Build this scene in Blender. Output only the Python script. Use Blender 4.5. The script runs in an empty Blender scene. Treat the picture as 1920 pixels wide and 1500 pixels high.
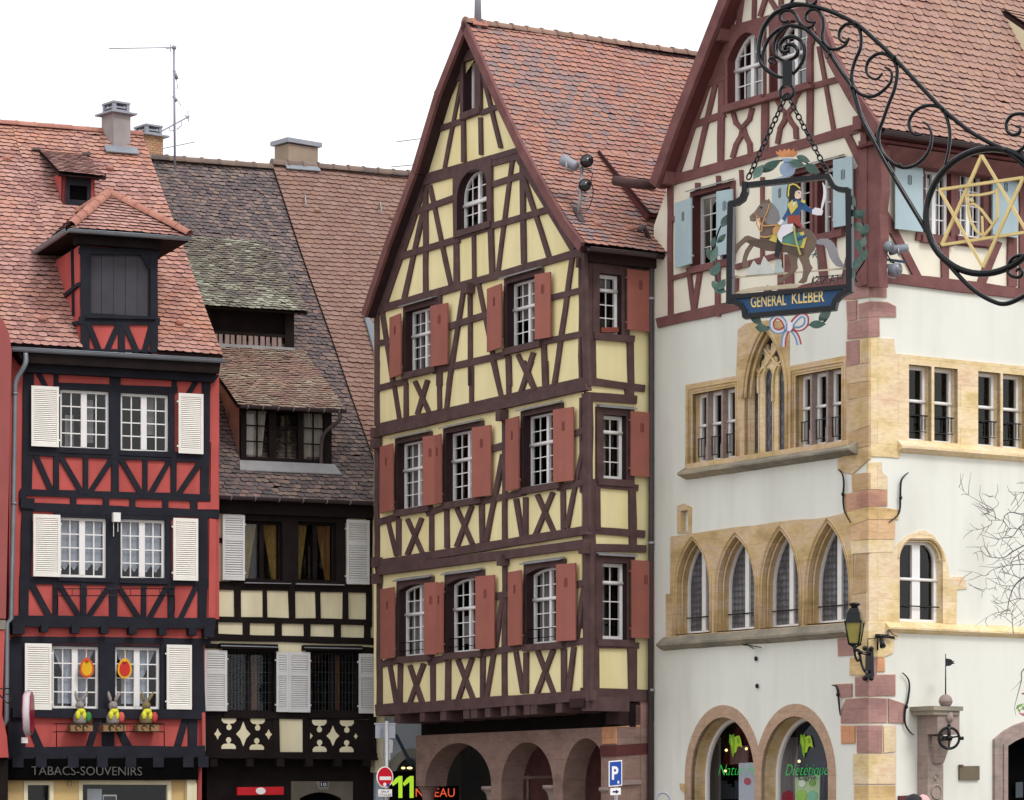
import bpy, bmesh, math, random
from mathutils import Vector, Matrix
from mathutils.geometry import tessellate_polygon
random.seed(7)
SC = bpy.context.scene
COL = SC.collection
R = math.radians
# ------------------------------------------------------------------ camera (level, raised by lens shift)
F = 6000.0; CX = 960.0; HY = 1530.0; EYE = 1.7
cam = bpy.data.cameras.new("camera"); camo = bpy.data.objects.new("camera", cam); COL.objects.link(camo)
cam.sensor_width = 36.0; cam.lens = 36.0 * F / 1920.0
cam.shift_y = (HY - 750.0) / 1920.0
cam.clip_start = 0.5; cam.clip_end = 3000.0
camo.location = (0, 0, EYE); camo.rotation_euler = (R(90), 0, 0)
SC.camera = camo
# ------------------------------------------------------------------ light: bright overcast sky, weak veiled sun
SUN_EL, SUN_AZ = 48.0, 140.0
w = bpy.data.worlds.new("World"); SC.world = w; w.use_nodes = True
nt = w.node_tree; nt.nodes.clear()
sky = nt.nodes.new("ShaderNodeTexSky"); sky.sky_type = 'NISHITA'; sky.sun_disc = False
sky.sun_elevation = R(SUN_EL); sky.sun_rotation = R(SUN_AZ); sky.dust_density = 4.0; sky.air_density = 1.0; sky.ozone_density = 1.0
hs = nt.nodes.new("ShaderNodeHueSaturation"); hs.inputs["Saturation"].default_value = 0.16
bg = nt.nodes.new("ShaderNodeBackground"); bg.inputs["Strength"].default_value = 0.15
wo = nt.nodes.new("ShaderNodeOutputWorld")
cl = nt.nodes.new("ShaderNodeMix"); cl.data_type = 'RGBA'; cl.inputs[0].default_value = 0.86; cl.inputs[7].default_value = (9.3, 9.4, 9.6, 1)  # closed cloud cover over the clear-sky model
nt.links.new(sky.outputs[0], hs.inputs["Color"]); nt.links.new(hs.outputs[0], cl.inputs[6]); nt.links.new(cl.outputs[2], bg.inputs[0]); nt.links.new(bg.outputs[0], wo.inputs[0])
sl = bpy.data.lights.new("sun", 'SUN'); sl.energy = 1.3; sl.angle = R(14); sl.color = (1.0, 0.975, 0.94)
so = bpy.data.objects.new("sun", sl); COL.objects.link(so)
so.rotation_euler = (R(90 - SUN_EL), 0, R(180 - SUN_AZ))
SC.view_settings.view_transform = 'Standard'; SC.view_settings.look = 'None'
SC.view_settings.exposure = 0.0; SC.view_settings.gamma = 1.0
SC.cycles.max_bounces = 6; SC.cycles.diffuse_bounces = 3; SC.cycles.transparent_max_bounces = 8
SC.cycles.use_denoising = True

# ------------------------------------------------------------------ materials
def lin(c):
    if isinstance(c, str):
        c = tuple(int(c[i:i + 2], 16) / 255 for i in (0, 2, 4))
    else:
        c = tuple(x / 255 for x in c)
    return tuple(x / 12.92 if x <= .04045 else ((x + .055) / 1.055) ** 2.4 for x in c) + (1.0,)
def _mat(name):
    m = bpy.data.materials.new(name); m.use_nodes = True
    t = m.node_tree; return m, t, t.nodes["Principled BSDF"]
def _noise(t, scale, detail=4, vec=None, stretch=None):
    tc = t.nodes.new("ShaderNodeTexCoord"); n = t.nodes.new("ShaderNodeTexNoise")
    n.inputs["Scale"].default_value = scale; n.inputs["Detail"].default_value = detail
    if stretch:
        mp = t.nodes.new("ShaderNodeMapping"); mp.inputs["Scale"].default_value = stretch
        t.links.new(tc.outputs["Object"], mp.inputs[0]); t.links.new(mp.outputs[0], n.inputs["Vector"])
    else:
        t.links.new(tc.outputs["Object"], n.inputs["Vector"])
    return n
def _ramp(t, src, stops, interp='LINEAR'):
    r = t.nodes.new("ShaderNodeValToRGB"); e = r.color_ramp.elements; r.color_ramp.interpolation = interp
    e[0].position, e[0].color = stops[0]; e[1].position, e[1].color = stops[-1]
    for p, c in stops[1:-1]:
        k = e.new(p); k.color = c
    t.links.new(src, r.inputs[0]); return r
def _mix(t, fac, a, b, mode='MIX'):
    m = t.nodes.new("ShaderNodeMix"); m.data_type = 'RGBA'; m.blend_type = mode
    for s, v in ((0, fac), (6, a), (7, b)):
        if hasattr(v, 'links'): t.links.new(v, m.inputs[s])
        else: m.inputs[s].default_value = v
    return m.outputs[2]
def _bump(t, b, src, strength, dist=.01):
    bp = t.nodes.new("ShaderNodeBump"); bp.inputs["Strength"].default_value = strength; bp.inputs["Distance"].default_value = dist
    t.links.new(src, bp.inputs["Height"]); t.links.new(bp.outputs[0], b.inputs["Normal"])
def sh(c, k): return tuple(min(1, x * k) for x in c[:3]) + (1,)
def plain(name, col, rough=.7, var=.12, scale=3.0, bump=.15, metal=0.0, stain=None, fine=40.0, spec=.3, stretch=None, streak=0.0, objvar=0.0):
    """paint, plaster, wood or metal: broad and fine tone variation plus a little relief"""
    c = lin(col); m, t, b = _mat(name)
    n1 = _noise(t, scale, 6, stretch=stretch); n2 = _noise(t, fine, 3, stretch=stretch)
    r1 = _ramp(t, n1.outputs[0], [(.3, sh(c, 1 - var)), (.7, sh(c, 1 + var))])
    r2 = _ramp(t, n2.outputs[0], [(.3, (1 - var * .6,) * 3 + (1,)), (.7, (1, 1, 1, 1))])
    out = _mix(t, 1.0, r1.outputs[0], r2.outputs[0], 'MULTIPLY')
    if stain:
        n3 = _noise(t, .8, 8, stretch=(1, 1, .35)); r3 = _ramp(t, n3.outputs[0], [(.5, (0, 0, 0, 1)), (.72, (1, 1, 1, 1))])
        out = _mix(t, r3.outputs[0], out, lin(stain))
    if streak:
        n5 = _noise(t, 1.0, 5, stretch=(4.5, 4.5, .35)); r5 = _ramp(t, n5.outputs[0], [(.42, (1, 1, 1, 1)), (.75, (1 - streak, 1 - streak, 1 - streak * 1.15, 1))])
        out = _mix(t, 1.0, out, r5.outputs[0], 'MULTIPLY')
    if objvar:
        oi = t.nodes.new("ShaderNodeObjectInfo"); r6 = _ramp(t, oi.outputs["Random"], [(0, (1 - objvar,) * 3 + (1,)), (1, (1 + objvar, 1 + objvar, 1 + objvar, 1))]); out = _mix(t, 1.0, out, r6.outputs[0], 'MULTIPLY')
    t.links.new(out, b.inputs["Base Color"])
    b.inputs["Roughness"].default_value = rough; b.inputs["Metallic"].default_value = metal
    b.inputs["Specular IOR Level"].default_value = spec
    if bump: _bump(t, b, n2.outputs[0], bump)
    return m
def island(name, cols, rough=.85, patch=None, patch_scale=.5, patch_at=(.5, .62), bump=.3, patch_rand=.5):
    """pieces coloured one by one (tiles, stones); patch = a second colour set that takes over in broad areas"""
    m, t, b = _mat(name)
    g = t.nodes.new("ShaderNodeNewGeometry")
    def rr(cs):
        n = len(cs); return _ramp(t, g.outputs["Random Per Island"], [(i / n, lin(c)) for i, c in enumerate(cs)], 'CONSTANT').outputs[0]
    out = rr(cols); nf = _noise(t, 22, 4)
    if patch:
        n3 = _noise(t, patch_scale, 3)
        wn = t.nodes.new("ShaderNodeMath"); wn.operation = 'MULTIPLY_ADD'
        t.links.new(g.outputs["Random Per Island"], wn.inputs[0]); wn.inputs[1].default_value = .22 * patch_rand; 
        t.links.new(n3.outputs[0], wn.inputs[2])
        r3 = _ramp(t, wn.outputs[0], [(patch_at[0], (0, 0, 0, 1)), (patch_at[1], (1, 1, 1, 1))])
        out = _mix(t, r3.outputs[0], out, rr(patch))
    r2 = _ramp(t, nf.outputs[0], [(.3, (.78, .78, .78, 1)), (.7, (1.08, 1.08, 1.08, 1))])
    out = _mix(t, 1.0, out, r2.outputs[0], 'MULTIPLY')
    t.links.new(out, b.inputs["Base Color"]); b.inputs["Roughness"].default_value = rough; b.inputs["Specular IOR Level"].default_value = .2
    _bump(t, b, nf.outputs[0], bump, .008)
    return m
def sandstone(name, cols, mortar, rough=.9):
    """masonry: broad drifts of tone, courses of blocks with thin joints, fine grain"""
    m, t, b = _mat(name)
    n1 = _noise(t, 1.1, 4, stretch=(1, 1, 2.0)); n2 = _noise(t, 7, 5, stretch=(1, 1, 3.0)); n4 = _noise(t, 60, 2)
    k = len(cols)
    r1 = _ramp(t, n1.outputs[0], [(.32 + .36 * i / (k - 1), lin(c)) for i, c in enumerate(cols)])
    r2 = _ramp(t, n2.outputs[0], [(.25, (.84, .82, .80, 1)), (.6, (1.02, 1.02, 1.02, 1))])
    out = _mix(t, 1.0, r1.outputs[0], r2.outputs[0], 'MULTIPLY')
    tc = t.nodes.new("ShaderNodeTexCoord"); sp = t.nodes.new("ShaderNodeSeparateXYZ"); t.links.new(tc.outputs["Object"], sp.inputs[0])
    ma = t.nodes.new("ShaderNodeMath"); ma.operation = 'MULTIPLY_ADD'; ma.inputs[1].default_value = -.42; t.links.new(sp.outputs[1], ma.inputs[0]); t.links.new(sp.outputs[0], ma.inputs[2])
    cv = t.nodes.new("ShaderNodeCombineXYZ"); t.links.new(ma.outputs[0], cv.inputs[0]); t.links.new(sp.outputs[2], cv.inputs[1])
    br_ = t.nodes.new("ShaderNodeTexBrick"); br_.inputs["Scale"].default_value = 1.0; br_.inputs["Brick Width"].default_value = .62; br_.inputs["Row Height"].default_value = .41; br_.inputs["Mortar Size"].default_value = .006
    br_.inputs["Color1"].default_value = (1.04, 1.03, 1.02, 1); br_.inputs["Color2"].default_value = (.90, .88, .88, 1); br_.inputs["Mortar"].default_value = (.70, .66, .62, 1); br_.inputs["Mortar Smooth"].default_value = .5
    t.links.new(cv.outputs[0], br_.inputs[0])
    out = _mix(t, .75, out, _mix(t, 1.0, out, br_.outputs[0], 'MULTIPLY'))
    t.links.new(out, b.inputs["Base Color"]); b.inputs["Roughness"].default_value = rough; b.inputs["Specular IOR Level"].default_value = .12
    _bump(t, b, n4.outputs[0], .2)
    return m
def glass(name, tint=(30, 32, 36), refl=.09, through=.75):
    m, t, b = _mat(name)
    o = t.nodes["Material Output"]
    tr = t.nodes.new("ShaderNodeBsdfTransparent"); tr.inputs[0].default_value = (through, through, through * 1.02, 1)
    gl = t.nodes.new("ShaderNodeBsdfGlossy"); gl.inputs["Roughness"].default_value = .03
    lw = t.nodes.new("ShaderNodeLayerWeight"); lw.inputs[0].default_value = .3
    ad = t.nodes.new("ShaderNodeMath"); ad.operation = 'MULTIPLY_ADD'; ad.inputs[1].default_value = .25; ad.inputs[2].default_value = refl; ad.use_clamp = True
    pw = t.nodes.new("ShaderNodeMath"); pw.operation = 'POWER'; pw.inputs[1].default_value = 3.0; t.links.new(lw.outputs[1], pw.inputs[0]); t.links.new(pw.outputs[0], ad.inputs[0])
    mx = t.nodes.new("ShaderNodeMixShader"); t.links.new(ad.outputs[0], mx.inputs[0]); t.links.new(tr.outputs[0], mx.inputs[1]); t.links.new(gl.outputs[0], mx.inputs[2])
    t.links.new(mx.outputs[0], o.inputs[0]); t.nodes.remove(b)
    return m
def glow(name, col, s):
    m, t, b = _mat(name); b.inputs["Base Color"].default_value = lin(col)
    b.inputs["Emission Color"].default_value = lin(col); b.inputs["Emission Strength"].default_value = s
    return m
def lattice_glass(name, base, line, kind='diamond', sc=7.0):
    """leaded lights: small panes between lead cames, each pane slightly different"""
    m, t, b = _mat(name)
    tc = t.nodes.new("ShaderNodeTexCoord"); sp = t.nodes.new("ShaderNodeSeparateXYZ"); t.links.new(tc.outputs["Object"], sp.inputs[0])
    def mth(op, a, bb=None, c=None):
        n = t.nodes.new("ShaderNodeMath"); n.operation = op
        for i, v in enumerate((a, bb, c)):
            if v is None: continue
            if hasattr(v, 'links'): t.links.new(v, n.inputs[i])
            else: n.inputs[i].default_value = v
        return n.outputs[0]
    hx = mth('SUBTRACT', mth('MULTIPLY', sp.outputs[0], .56 * sc), mth('MULTIPLY', sp.outputs[1], .83 * sc))
    hz = mth('MULTIPLY', sp.outputs[2], sc * (.6 if kind == 'diamond' else 1.0))
    if kind == 'diamond':
        a = mth('ADD', hx, hz); c = mth('SUBTRACT', hx, hz)
        d = mth('MINIMUM', mth('PINGPONG', a, .5), mth('PINGPONG', c, .5))
        line_m = mth('LESS_THAN', d, .075)
    else:
        a = mth('SUBTRACT', mth('FRACT', hx), .5); c = mth('SUBTRACT', mth('FRACT', hz), .5)
        d = mth('SQRT', mth('ADD', mth('MULTIPLY', a, a), mth('MULTIPLY', c, c)))
        line_m = mth('GREATER_THAN', d, .40)
    n = _noise(t, 5, 4); r = _ramp(t, n.outputs[0], [(.3, sh(lin(base), .5)), (.7, sh(lin(base), 1.5))])
    out = _mix(t, line_m, r.outputs[0], lin(line)); t.links.new(out, b.inputs["Base Color"])
    b.inputs["Roughness"].default_value = .35; b.inputs["Specular IOR Level"].default_value = .5
    if kind != 'diamond': _bump(t, b, d, .8, .03)
    return m

M = {}
M['yplaster'] = plain('yellow_plaster', (246, 232, 180), .9, .06, 1.2, .15, stain=(238, 221, 160), streak=.07)
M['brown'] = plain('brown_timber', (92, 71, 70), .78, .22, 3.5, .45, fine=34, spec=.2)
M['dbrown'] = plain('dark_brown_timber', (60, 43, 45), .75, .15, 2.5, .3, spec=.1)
M['terra'] = plain('terracotta_shutter_paint', (163, 99, 87), .65, .07, 2.0, .12, objvar=.07, streak=.08)
M['terra_d'] = plain('terracotta_groove', (112, 56, 48), .8, .05)
M['white'] = plain('white_window_paint', (238, 235, 233), .5, .04, 3, .04, spec=.4)
M['ivory'] = plain('ivory_shutter_paint', (240, 237, 229), .55, .05, 3, .06, spec=.4, objvar=.03)
M['greywhite'] = plain('greyish_white_shutter_paint', (214, 213, 213), .55, .05, 3, .06, spec=.4)
M['red'] = plain('red_plaster', (192, 90, 85), .9, .1, 1.5, .25, stain=(174, 76, 72), streak=.12)
M['dred'] = plain('dark_red_plaster', (154, 84, 81), .9, .08, 1.2, .2)
M['black'] = plain('black_timber', (40, 41, 49), .75, .2, 2.5, .35, fine=26, spec=.12)
M['shade_brown'] = plain('shade_deepened_brown_timber', (37, 31, 30), .8, .2, 2.5, .35, fine=26, spec=.05)  # brown timber, base colour deepened for shade on eaves and undersides
M['void'] = plain('dark_room', (14, 13, 14), .9, .1, 2, 0, spec=0)  # near-black for unlit interiors, darkness put into colour; also black boards
M['hatch'] = plain('grey_black_planks', (74, 72, 78), .75, .12, 2.5, .3, spec=.15)
M['cream'] = plain('cream_plaster', (236, 226, 194), .9, .06, 1.5, .2, stain=(214, 202, 166), streak=.1)
M['gcream'] = plain('pale_cream_plaster', (238, 231, 212), .9, .04, 1.5, .15)
M['gwhite'] = plain('off_white_plaster', (229, 229, 220), .9, .035, .7, .2, stain=(214, 213, 203), streak=.05)
M['mauve'] = plain('mauve_brown_timber', (124, 84, 82), .8, .2, 3.0, .45, fine=32, spec=.2)
M['dmauve'] = plain('dark_mauve_timber', (96, 50, 50), .8, .12, 2.0, .3)
M['bluegrey'] = plain('pale_blue_shutter_paint', (172, 192, 198), .6, .06, 2, .08, objvar=.05, streak=.06)
M['slot'] = plain('dark_slot', (70, 78, 84), .8, .05, 3, 0)
M['zinc'] = plain('zinc_sheet', (140, 146, 154), .5, .12, 3, .1, metal=.4, spec=.5)
M['lead'] = plain('dull_lead_sheet', (150, 150, 152), .6, .12, 4, .1, metal=.2)
M['bronze'] = plain('brown_painted_metal', (78, 66, 68), .5, .1, 3, .1, metal=.2)
M['iron'] = plain('black_wrought_iron', (11, 12, 17), .22, .15, 8, .06, metal=0, spec=.32)
M['gold'] = plain('dull_gilding', (214, 190, 128), .45, .08, 5, .08, metal=.25, spec=.5)
M['steel'] = plain('galvanised_steel', (168, 168, 170), .5, .08, 6, .05, metal=.5)
M['alu'] = plain('antenna_aluminium', (150, 152, 164), .5, .08, 6, .05, metal=.4)
M['sgrey'] = plain('grey_sheet_metal', (150, 152, 162), .5, .06, 4, .05, metal=.2)
M['glass'] = glass('window_glass', refl=.045)
M['glass_b'] = glass('bright_window_glass', refl=.2)
M['glass_d'] = glass('shop_window_glass', refl=.035, through=.9)
M['leaded'] = lattice_glass('diamond_leaded_glass', (88, 88, 94), (50, 48, 48), 'diamond', 7.0)
M['bullseye'] = lattice_glass('round_pane_leaded_glass', (100, 100, 106), (78, 76, 78), 'round', 8.0)
M['veil'] = plain('white_net_curtain', (196, 204, 214), .9, .1, 5, .1, stretch=(14, 14, .6))
M['plaid'] = plain('ochre_curtain', (150, 128, 62), .9, .35, 4, .1, stretch=(8, 8, 2), stain=(112, 70, 34))
M['ochre_dark'] = plain('brown_curtain', (104, 66, 38), .9, .3, 4, .1, stretch=(10, 10, .8))
M['gcurt'] = plain('grey_curtain', (150, 146, 146), .9, .25, 4, .1, stretch=(16, 16, .7))
M['stone_y'] = sandstone('yellow_sandstone', [(212, 188, 138), (230, 207, 160), (236, 216, 182), (229, 200, 166)], None)
M['stone_t'] = sandstone('darker_sandstone', [(186, 160, 118), (206, 180, 134), (211, 186, 156), (197, 169, 122)], None)  # darker mix of the yellow sandstone, for the left-hand face
M['stone_p'] = sandstone('pink_sandstone', [(158, 122, 118), (172, 134, 128), (182, 144, 136)], None)
M['stone_o'] = sandstone('orange_sandstone', [(206, 148, 114), (218, 166, 124)], None)
M['stone_g'] = sandstone('grey_weathered_stone', [(122, 118, 108), (150, 144, 130), (172, 160, 138)], None)
M['stone_c'] = sandstone('carved_grey_pink_stone', [(150, 134, 128), (166, 148, 142), (142, 134, 124)], None)
M['stone_b'] = sandstone('brown_arcade_stone', [(146, 120, 112), (158, 132, 122), (138, 114, 106)], None)
M['mortar'] = plain('pale_mortar', (216, 196, 172), .95, .08, 5, .2)
M['bluewall'] = plain('pale_blue_plaster', (170, 184, 196), .9, .05, 1.5, .1)
M['brick'] = island('chimney_bricks', [(186, 150, 118), (170, 128, 100), (200, 168, 130), (160, 118, 98)])
M['conc'] = plain('chimney_render', (156, 148, 147), .9, .1, 3, .25, stain=(136, 128, 128))
RT = dict(rough=.9)
M['tile_red'] = island('orange_red_roof_tiles', [(190, 140, 123), (182, 132, 116), (196, 148, 130), (175, 127, 113), (187, 143, 128), (194, 139, 117), (168, 122, 111)], patch=[(184, 140, 131), (174, 131, 124), (191, 147, 136), (162, 120, 113)], patch_scale=.35)
M['tile_dark'] = island('dark_weathered_roof_tiles', [(106, 93, 95), (117, 100, 99), (95, 85, 90), (125, 106, 103), (110, 97, 95), (99, 92, 93), (132, 111, 104), (108, 95, 98), (91, 82, 86), (119, 105, 102), (162, 125, 112)], patch=[(119, 105, 103), (127, 112, 107), (106, 95, 95), (138, 119, 110), (99, 91, 92)], patch_scale=.6)
M['tile_brown'] = island('brown_roof_tiles', [(145, 116, 105), (140, 110, 101), (149, 120, 110), (137, 108, 99), (144, 113, 100)])
M['tile_yel'] = island('mixed_red_roof_tiles', [(176, 131, 118), (171, 124, 113), (182, 135, 120), (164, 122, 114), (178, 128, 110), (168, 131, 123)], patch=[(151, 128, 125), (159, 131, 127), (178, 131, 116), (146, 125, 125), (166, 133, 125)], patch_scale=.55, patch_rand=1.0, patch_at=(.64, .68))
M['tile_goth'] = island('rose_brown_roof_tiles', [(171, 134, 123), (162, 127, 115), (175, 139, 126), (157, 124, 113), (171, 130, 116)], patch=[(164, 134, 123), (174, 139, 123)], patch_scale=.4)
M['tile_moss'] = island('mossy_roof_tiles', [(114, 106, 100), (126, 118, 106), (102, 95, 92), (136, 130, 114), (118, 104, 98)], patch=[(148, 150, 130), (160, 160, 142), (134, 133, 116), (170, 170, 152), (122, 116, 104)], patch_scale=.7, patch_at=(.48, .62))
M['tile_lich'] = island('lichened_roof_tiles', [(146, 116, 106), (156, 126, 114), (134, 108, 100), (162, 132, 116), (150, 120, 106)], patch=[(166, 150, 130), (156, 136, 118), (172, 158, 138), (144, 120, 108)], patch_scale=.8)
M['ridge'] = island('weathered_ridge_tiles', [(146, 118, 104), (156, 126, 112), (138, 112, 100)])
M['ridge_red'] = island('red_ridge_tiles', [(180, 128, 112), (172, 120, 106), (186, 136, 120)])
M['ridge_dk'] = island('dark_ridge_tiles', [(118, 102, 94), (128, 110, 100), (108, 94, 90)])
M['edge_shade'] = plain('tile_edge_shade', (104, 80, 74), .9, .1, 5, .1)  # tile rims of the brown roof, shadow line put into colour
M['cobble'] = plain('paving', (128, 122, 116), .9, .15, 1.5, .3)
M['asphalt'] = plain('asphalt', (74, 74, 76), .9, .1, 2, .2)
def pc(c, rough=.6, var=.06): return plain('paint_%02x%02x%02x' % c, c, rough, var, 6, .05)

# ------------------------------------------------------------------ mesh builder
WORLD = {}
class MB:
    def __init__(s): s.v = []; s.f = []; s.mi = []; s.sm = []
    def poly(s, pts, mi=0, smooth=False):
        i = len(s.v); s.v += [Vector(p) for p in pts]; s.f.append(tuple(range(i, i + len(pts)))); s.mi.append(mi); s.sm.append(smooth)
    def mesh(s, vs, fs, mi=0, smooth=False):
        i = len(s.v); s.v += [Vector(p) for p in vs]
        for f in fs: s.f.append(tuple(i + k for k in f)); s.mi.append(mi); s.sm.append(smooth)
    def prism(s, A, B, mi=0, mside=None):
        n = len(A); fs = [tuple(range(n)), tuple(range(2 * n - 1, n - 1, -1))]
        s.mesh(list(A) + list(B), fs + [(k, (k + 1) % n, n + (k + 1) % n, n + k) for k in range(n)], mi)
    def box(s, c, ax, ay, az, mi=0):
        c, ax, ay, az = map(Vector, (c, ax, ay, az))
        A = [c - ax - ay - az, c + ax - ay - az, c + ax + ay - az, c - ax + ay - az]
        s.prism(A, [p + 2 * az for p in A], mi)
    def tube(s, pts, r, n=8, mi=0, closed=False, flat=None, up=None, caps=True):
        pts = [Vector(p) for p in pts]; m = len(pts)
        rs = r if isinstance(r, (list, tuple)) else [r] * m
        vs = []; nrm = None
        for k, p in enumerate(pts):
            if closed: t = pts[(k + 1) % m] - pts[k - 1]
            else: t = pts[min(k + 1, m - 1)] - pts[max(k - 1, 0)]
            t.normalize()
            if up is not None: a = Vector(up) - t * t.dot(Vector(up))
            elif nrm is None:
                a = Vector((0, 0, 1)) if abs(t.z) < .9 else Vector((1, 0, 0)); a = a - t * t.dot(a)
            else: a = nrm - t * t.dot(nrm)
            if a.length < 1e-6: a = t.orthogonal()
            a.normalize(); nrm = a; b = t.cross(a); fx = flat or 1.0
            for q in range(n):
                th = 2 * math.pi * (q + .5) / n
                vs.append(p + a * (math.cos(th) * rs[k] * fx) + b * (math.sin(th) * rs[k]))
        fs = []
        for k in range(m if closed else m - 1):
            k2 = (k + 1) % m
            for q in range(n): fs.append((k * n + q, k * n + (q + 1) % n, k2 * n + (q + 1) % n, k2 * n + q))
        if not closed and caps: fs += [tuple(range(n - 1, -1, -1)), tuple(range((m - 1) * n, m * n))]
        s.mesh(vs, fs, mi, n > 5)
    def sphere(s, c, rx, ry=None, rz=None, seg=12, mi=0):
        ry = ry or rx; rz = rz or rx; c = Vector(c); vs = [c + Vector((0, 0, rz))]; fs = []; h = seg // 2
        for i in range(1, h):
            for j in range(seg):
                a, b = math.pi * i / h, 2 * math.pi * j / seg
                vs.append(c + Vector((rx * math.sin(a) * math.cos(b), ry * math.sin(a) * math.sin(b), rz * math.cos(a))))
        vs.append(c - Vector((0, 0, rz))); L = len(vs) - 1
        for j in range(seg): fs.append((0, 1 + j, 1 + (j + 1) % seg))
        for i in range(h - 2):
            for j in range(seg):
                p = 1 + i * seg; fs.append((p + j, p + seg + j, p + seg + (j + 1) % seg, p + (j + 1) % seg))
        for j in range(seg): fs.append((L, L - seg + (j + 1) % seg, L - seg + j))
        s.mesh(vs, fs, mi, True)
    def lathe(s, c, prof, n=16, mi=0, axis=None):
        c = Vector(c); vs = []; m = len(prof)
        for r, z in prof:
            for j in range(n):
                b = 2 * math.pi * j / n; vs.append(c + Vector((r * math.cos(b), r * math.sin(b), z)))
        fs = [(i * n + j, i * n + (j + 1) % n, (i + 1) * n + (j + 1) % n, (i + 1) * n + j) for i in range(m - 1) for j in range(n)]
        fs += [tuple(range(n - 1, -1, -1)), tuple(range((m - 1) * n, m * n))]
        s.mesh(vs, fs, mi, n > 8)
    def build(s, name, mats, parent=None, loc=None, recalc=True):
        if not s.v: return None
        if not isinstance(mats, (list, tuple)): mats = [mats]
        org = WORLD[parent.name] if parent else Vector(loc if loc is not None else (0, 0, 0))
        me = bpy.data.meshes.new(name)
        me.from_pydata([v - org for v in s.v], [], s.f)
        for m in mats: me.materials.append(M[m] if isinstance(m, str) else m)
        me.polygons.foreach_set("material_index", s.mi); me.polygons.foreach_set("use_smooth", s.sm)
        if recalc:
            b = bmesh.new(); b.from_mesh(me); bmesh.ops.recalc_face_normals(b, faces=b.faces); b.to_mesh(me); b.free()
        me.update()
        o = bpy.data.objects.new(name, me); COL.objects.link(o); WORLD[o.name] = org
        if parent: o.parent = parent
        else: o.location = org
        return o
def empty(name, loc):
    o = bpy.data.objects.new(name, None); COL.objects.link(o); o.location = loc; o.empty_display_size = .2
    WORLD[o.name] = Vector(loc); return o
def tag(o, label=None, cat=None, group=None, kind=None):
    for k, v in (('label', label), ('category', cat), ('group', group), ('kind', kind)):
        if v: o[k] = v
    return o

def zm(ox, oy, s): return lambda *c: tuple((ox if i % 2 == 0 else oy) + v * s for i, v in enumerate(c))
def proj(p): return CX + p[0] / p[1] * F, HY - (p[2] - EYE) / p[1] * F
ZV = Vector((0, 0, 1))
class Fac:
    """a vertical facade plane: u along it, z up, w out of it towards the square"""
    def __init__(s, px=None, Y=None, vp=None, O=None, U=None):
        if O is None:
            s.O = Vector(((px - CX) / F * Y, Y, 0)); d = Vector(((vp - CX) / F, 1, 0)).normalized(); s.U = d if vp > CX else -d
        else: s.O = Vector(O); s.U = Vector(U)
        s.N = Vector((s.U.y, -s.U.x, 0)); s.holes = []
    def off(s, w): return Fac(O=s.O + s.N * w, U=s.U)
    def at(s, px, py, w=0.0):
        r = Vector(((px - CX) / F, 1, (HY - py) / F)); C = Vector((0, 0, EYE))
        return C + r * (((s.O + s.N * w - C).dot(s.N)) / r.dot(s.N))
    def uv(s, px, py, w=0.0):
        p = s.at(px, py, w) - s.O; return (p.dot(s.U), p.z)
    def P(s, u, v, w=0.0): return s.O + s.U * u + s.N * w + ZV * v
    def slab(s, mb, pts, w, th, mi=0):
        A = [s.at(x, y, w) for x, y in pts]; mb.prism(A, [p - s.N * th for p in A], mi)
    def uslab(s, mb, pts, w, th, mi=0):
        A = [s.P(u, v, w) for u, v in pts]; mb.prism(A, [p - s.N * th for p in A], mi)
    def rect(s, mb, u0, u1, v0, v1, w, th, mi=0): s.uslab(mb, [(u0, v0), (u1, v0), (u1, v1), (u0, v1)], w, th, mi)
    def plate(s, mb, outer, holes, w, th, mi=0, mh=None, back=True, sides=True):
        """polygon with holes, given thickness; walls of the holes take material mh"""
        loops = [outer] + list(holes)
        tri = tessellate_polygon([[Vector((u, v, 0)) for u, v in L] for L in loops])
        flat = [p for L in loops for p in L]
        mb.mesh([s.P(u, v, w) for u, v in flat], [tuple(t) for t in tri], mi)
        if back: mb.mesh([s.P(u, v, w - th) for u, v in flat], [tuple(t) for t in tri], mi)
        for k, L in enumerate(loops):
            if k == 0 and not sides: continue
            n = len(L); m = (mh if (k and mh is not None) else mi)
            mb.mesh([s.P(u, v, w) for u, v in L] + [s.P(u, v, w - th) for u, v in L], [(i, (i + 1) % n, n + (i + 1) % n, n + i) for i in range(n)], m)
    def timber(s, mb, z, lst, w=.045, th=.07, mi=0, wob=.5, step=1):
        """squared beams laid over pixel-measured lines; each gets its own small proudness"""
        for k, (x0, y0, x1, y1, wd) in enumerate(lst):
            a = z(x0, y0); b = z(x1, y1); s0 = (z(1, 0)[0] - z(0, 0)[0]); hw = wd * s0 / 2
            d = Vector((b[0] - a[0], b[1] - a[1])); d.normalize(); n = Vector((-d.y, d.x)); a = (a[0] - d.x * 3.2, a[1] - d.y * 3.2); b = (b[0] + d.x * 3.2, b[1] + d.y * 3.2); L = Vector((b[0] - a[0], b[1] - a[1])).length
            seg = max(1, int(L / 45)) ; up = []; dn = []
            for i in range(seg + 1):
                f = i / seg; e = hw * (1 + random.uniform(-.09, .09)); q = random.uniform(-wob, wob) * (0 if i in (0, seg) else 1)
                cx, cy = a[0] + d.x * L * f + n.x * q, a[1] + d.y * L * f + n.y * q
                up.append((cx + n.x * e, cy + n.y * e)); dn.append((cx - n.x * e, cy - n.y * e))
            ww = w + .0011 * ((k * 7) % 13)
            s.slab(mb, up + dn[::-1], ww, th + ww - w, mi)
def beams(fac, z, lst, w, th, name, mat, par, **k):
    for it in lst:
        b = MB(); fac.timber(b, z, [it], w, th, **k); b.build(name, mat, par)
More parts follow.
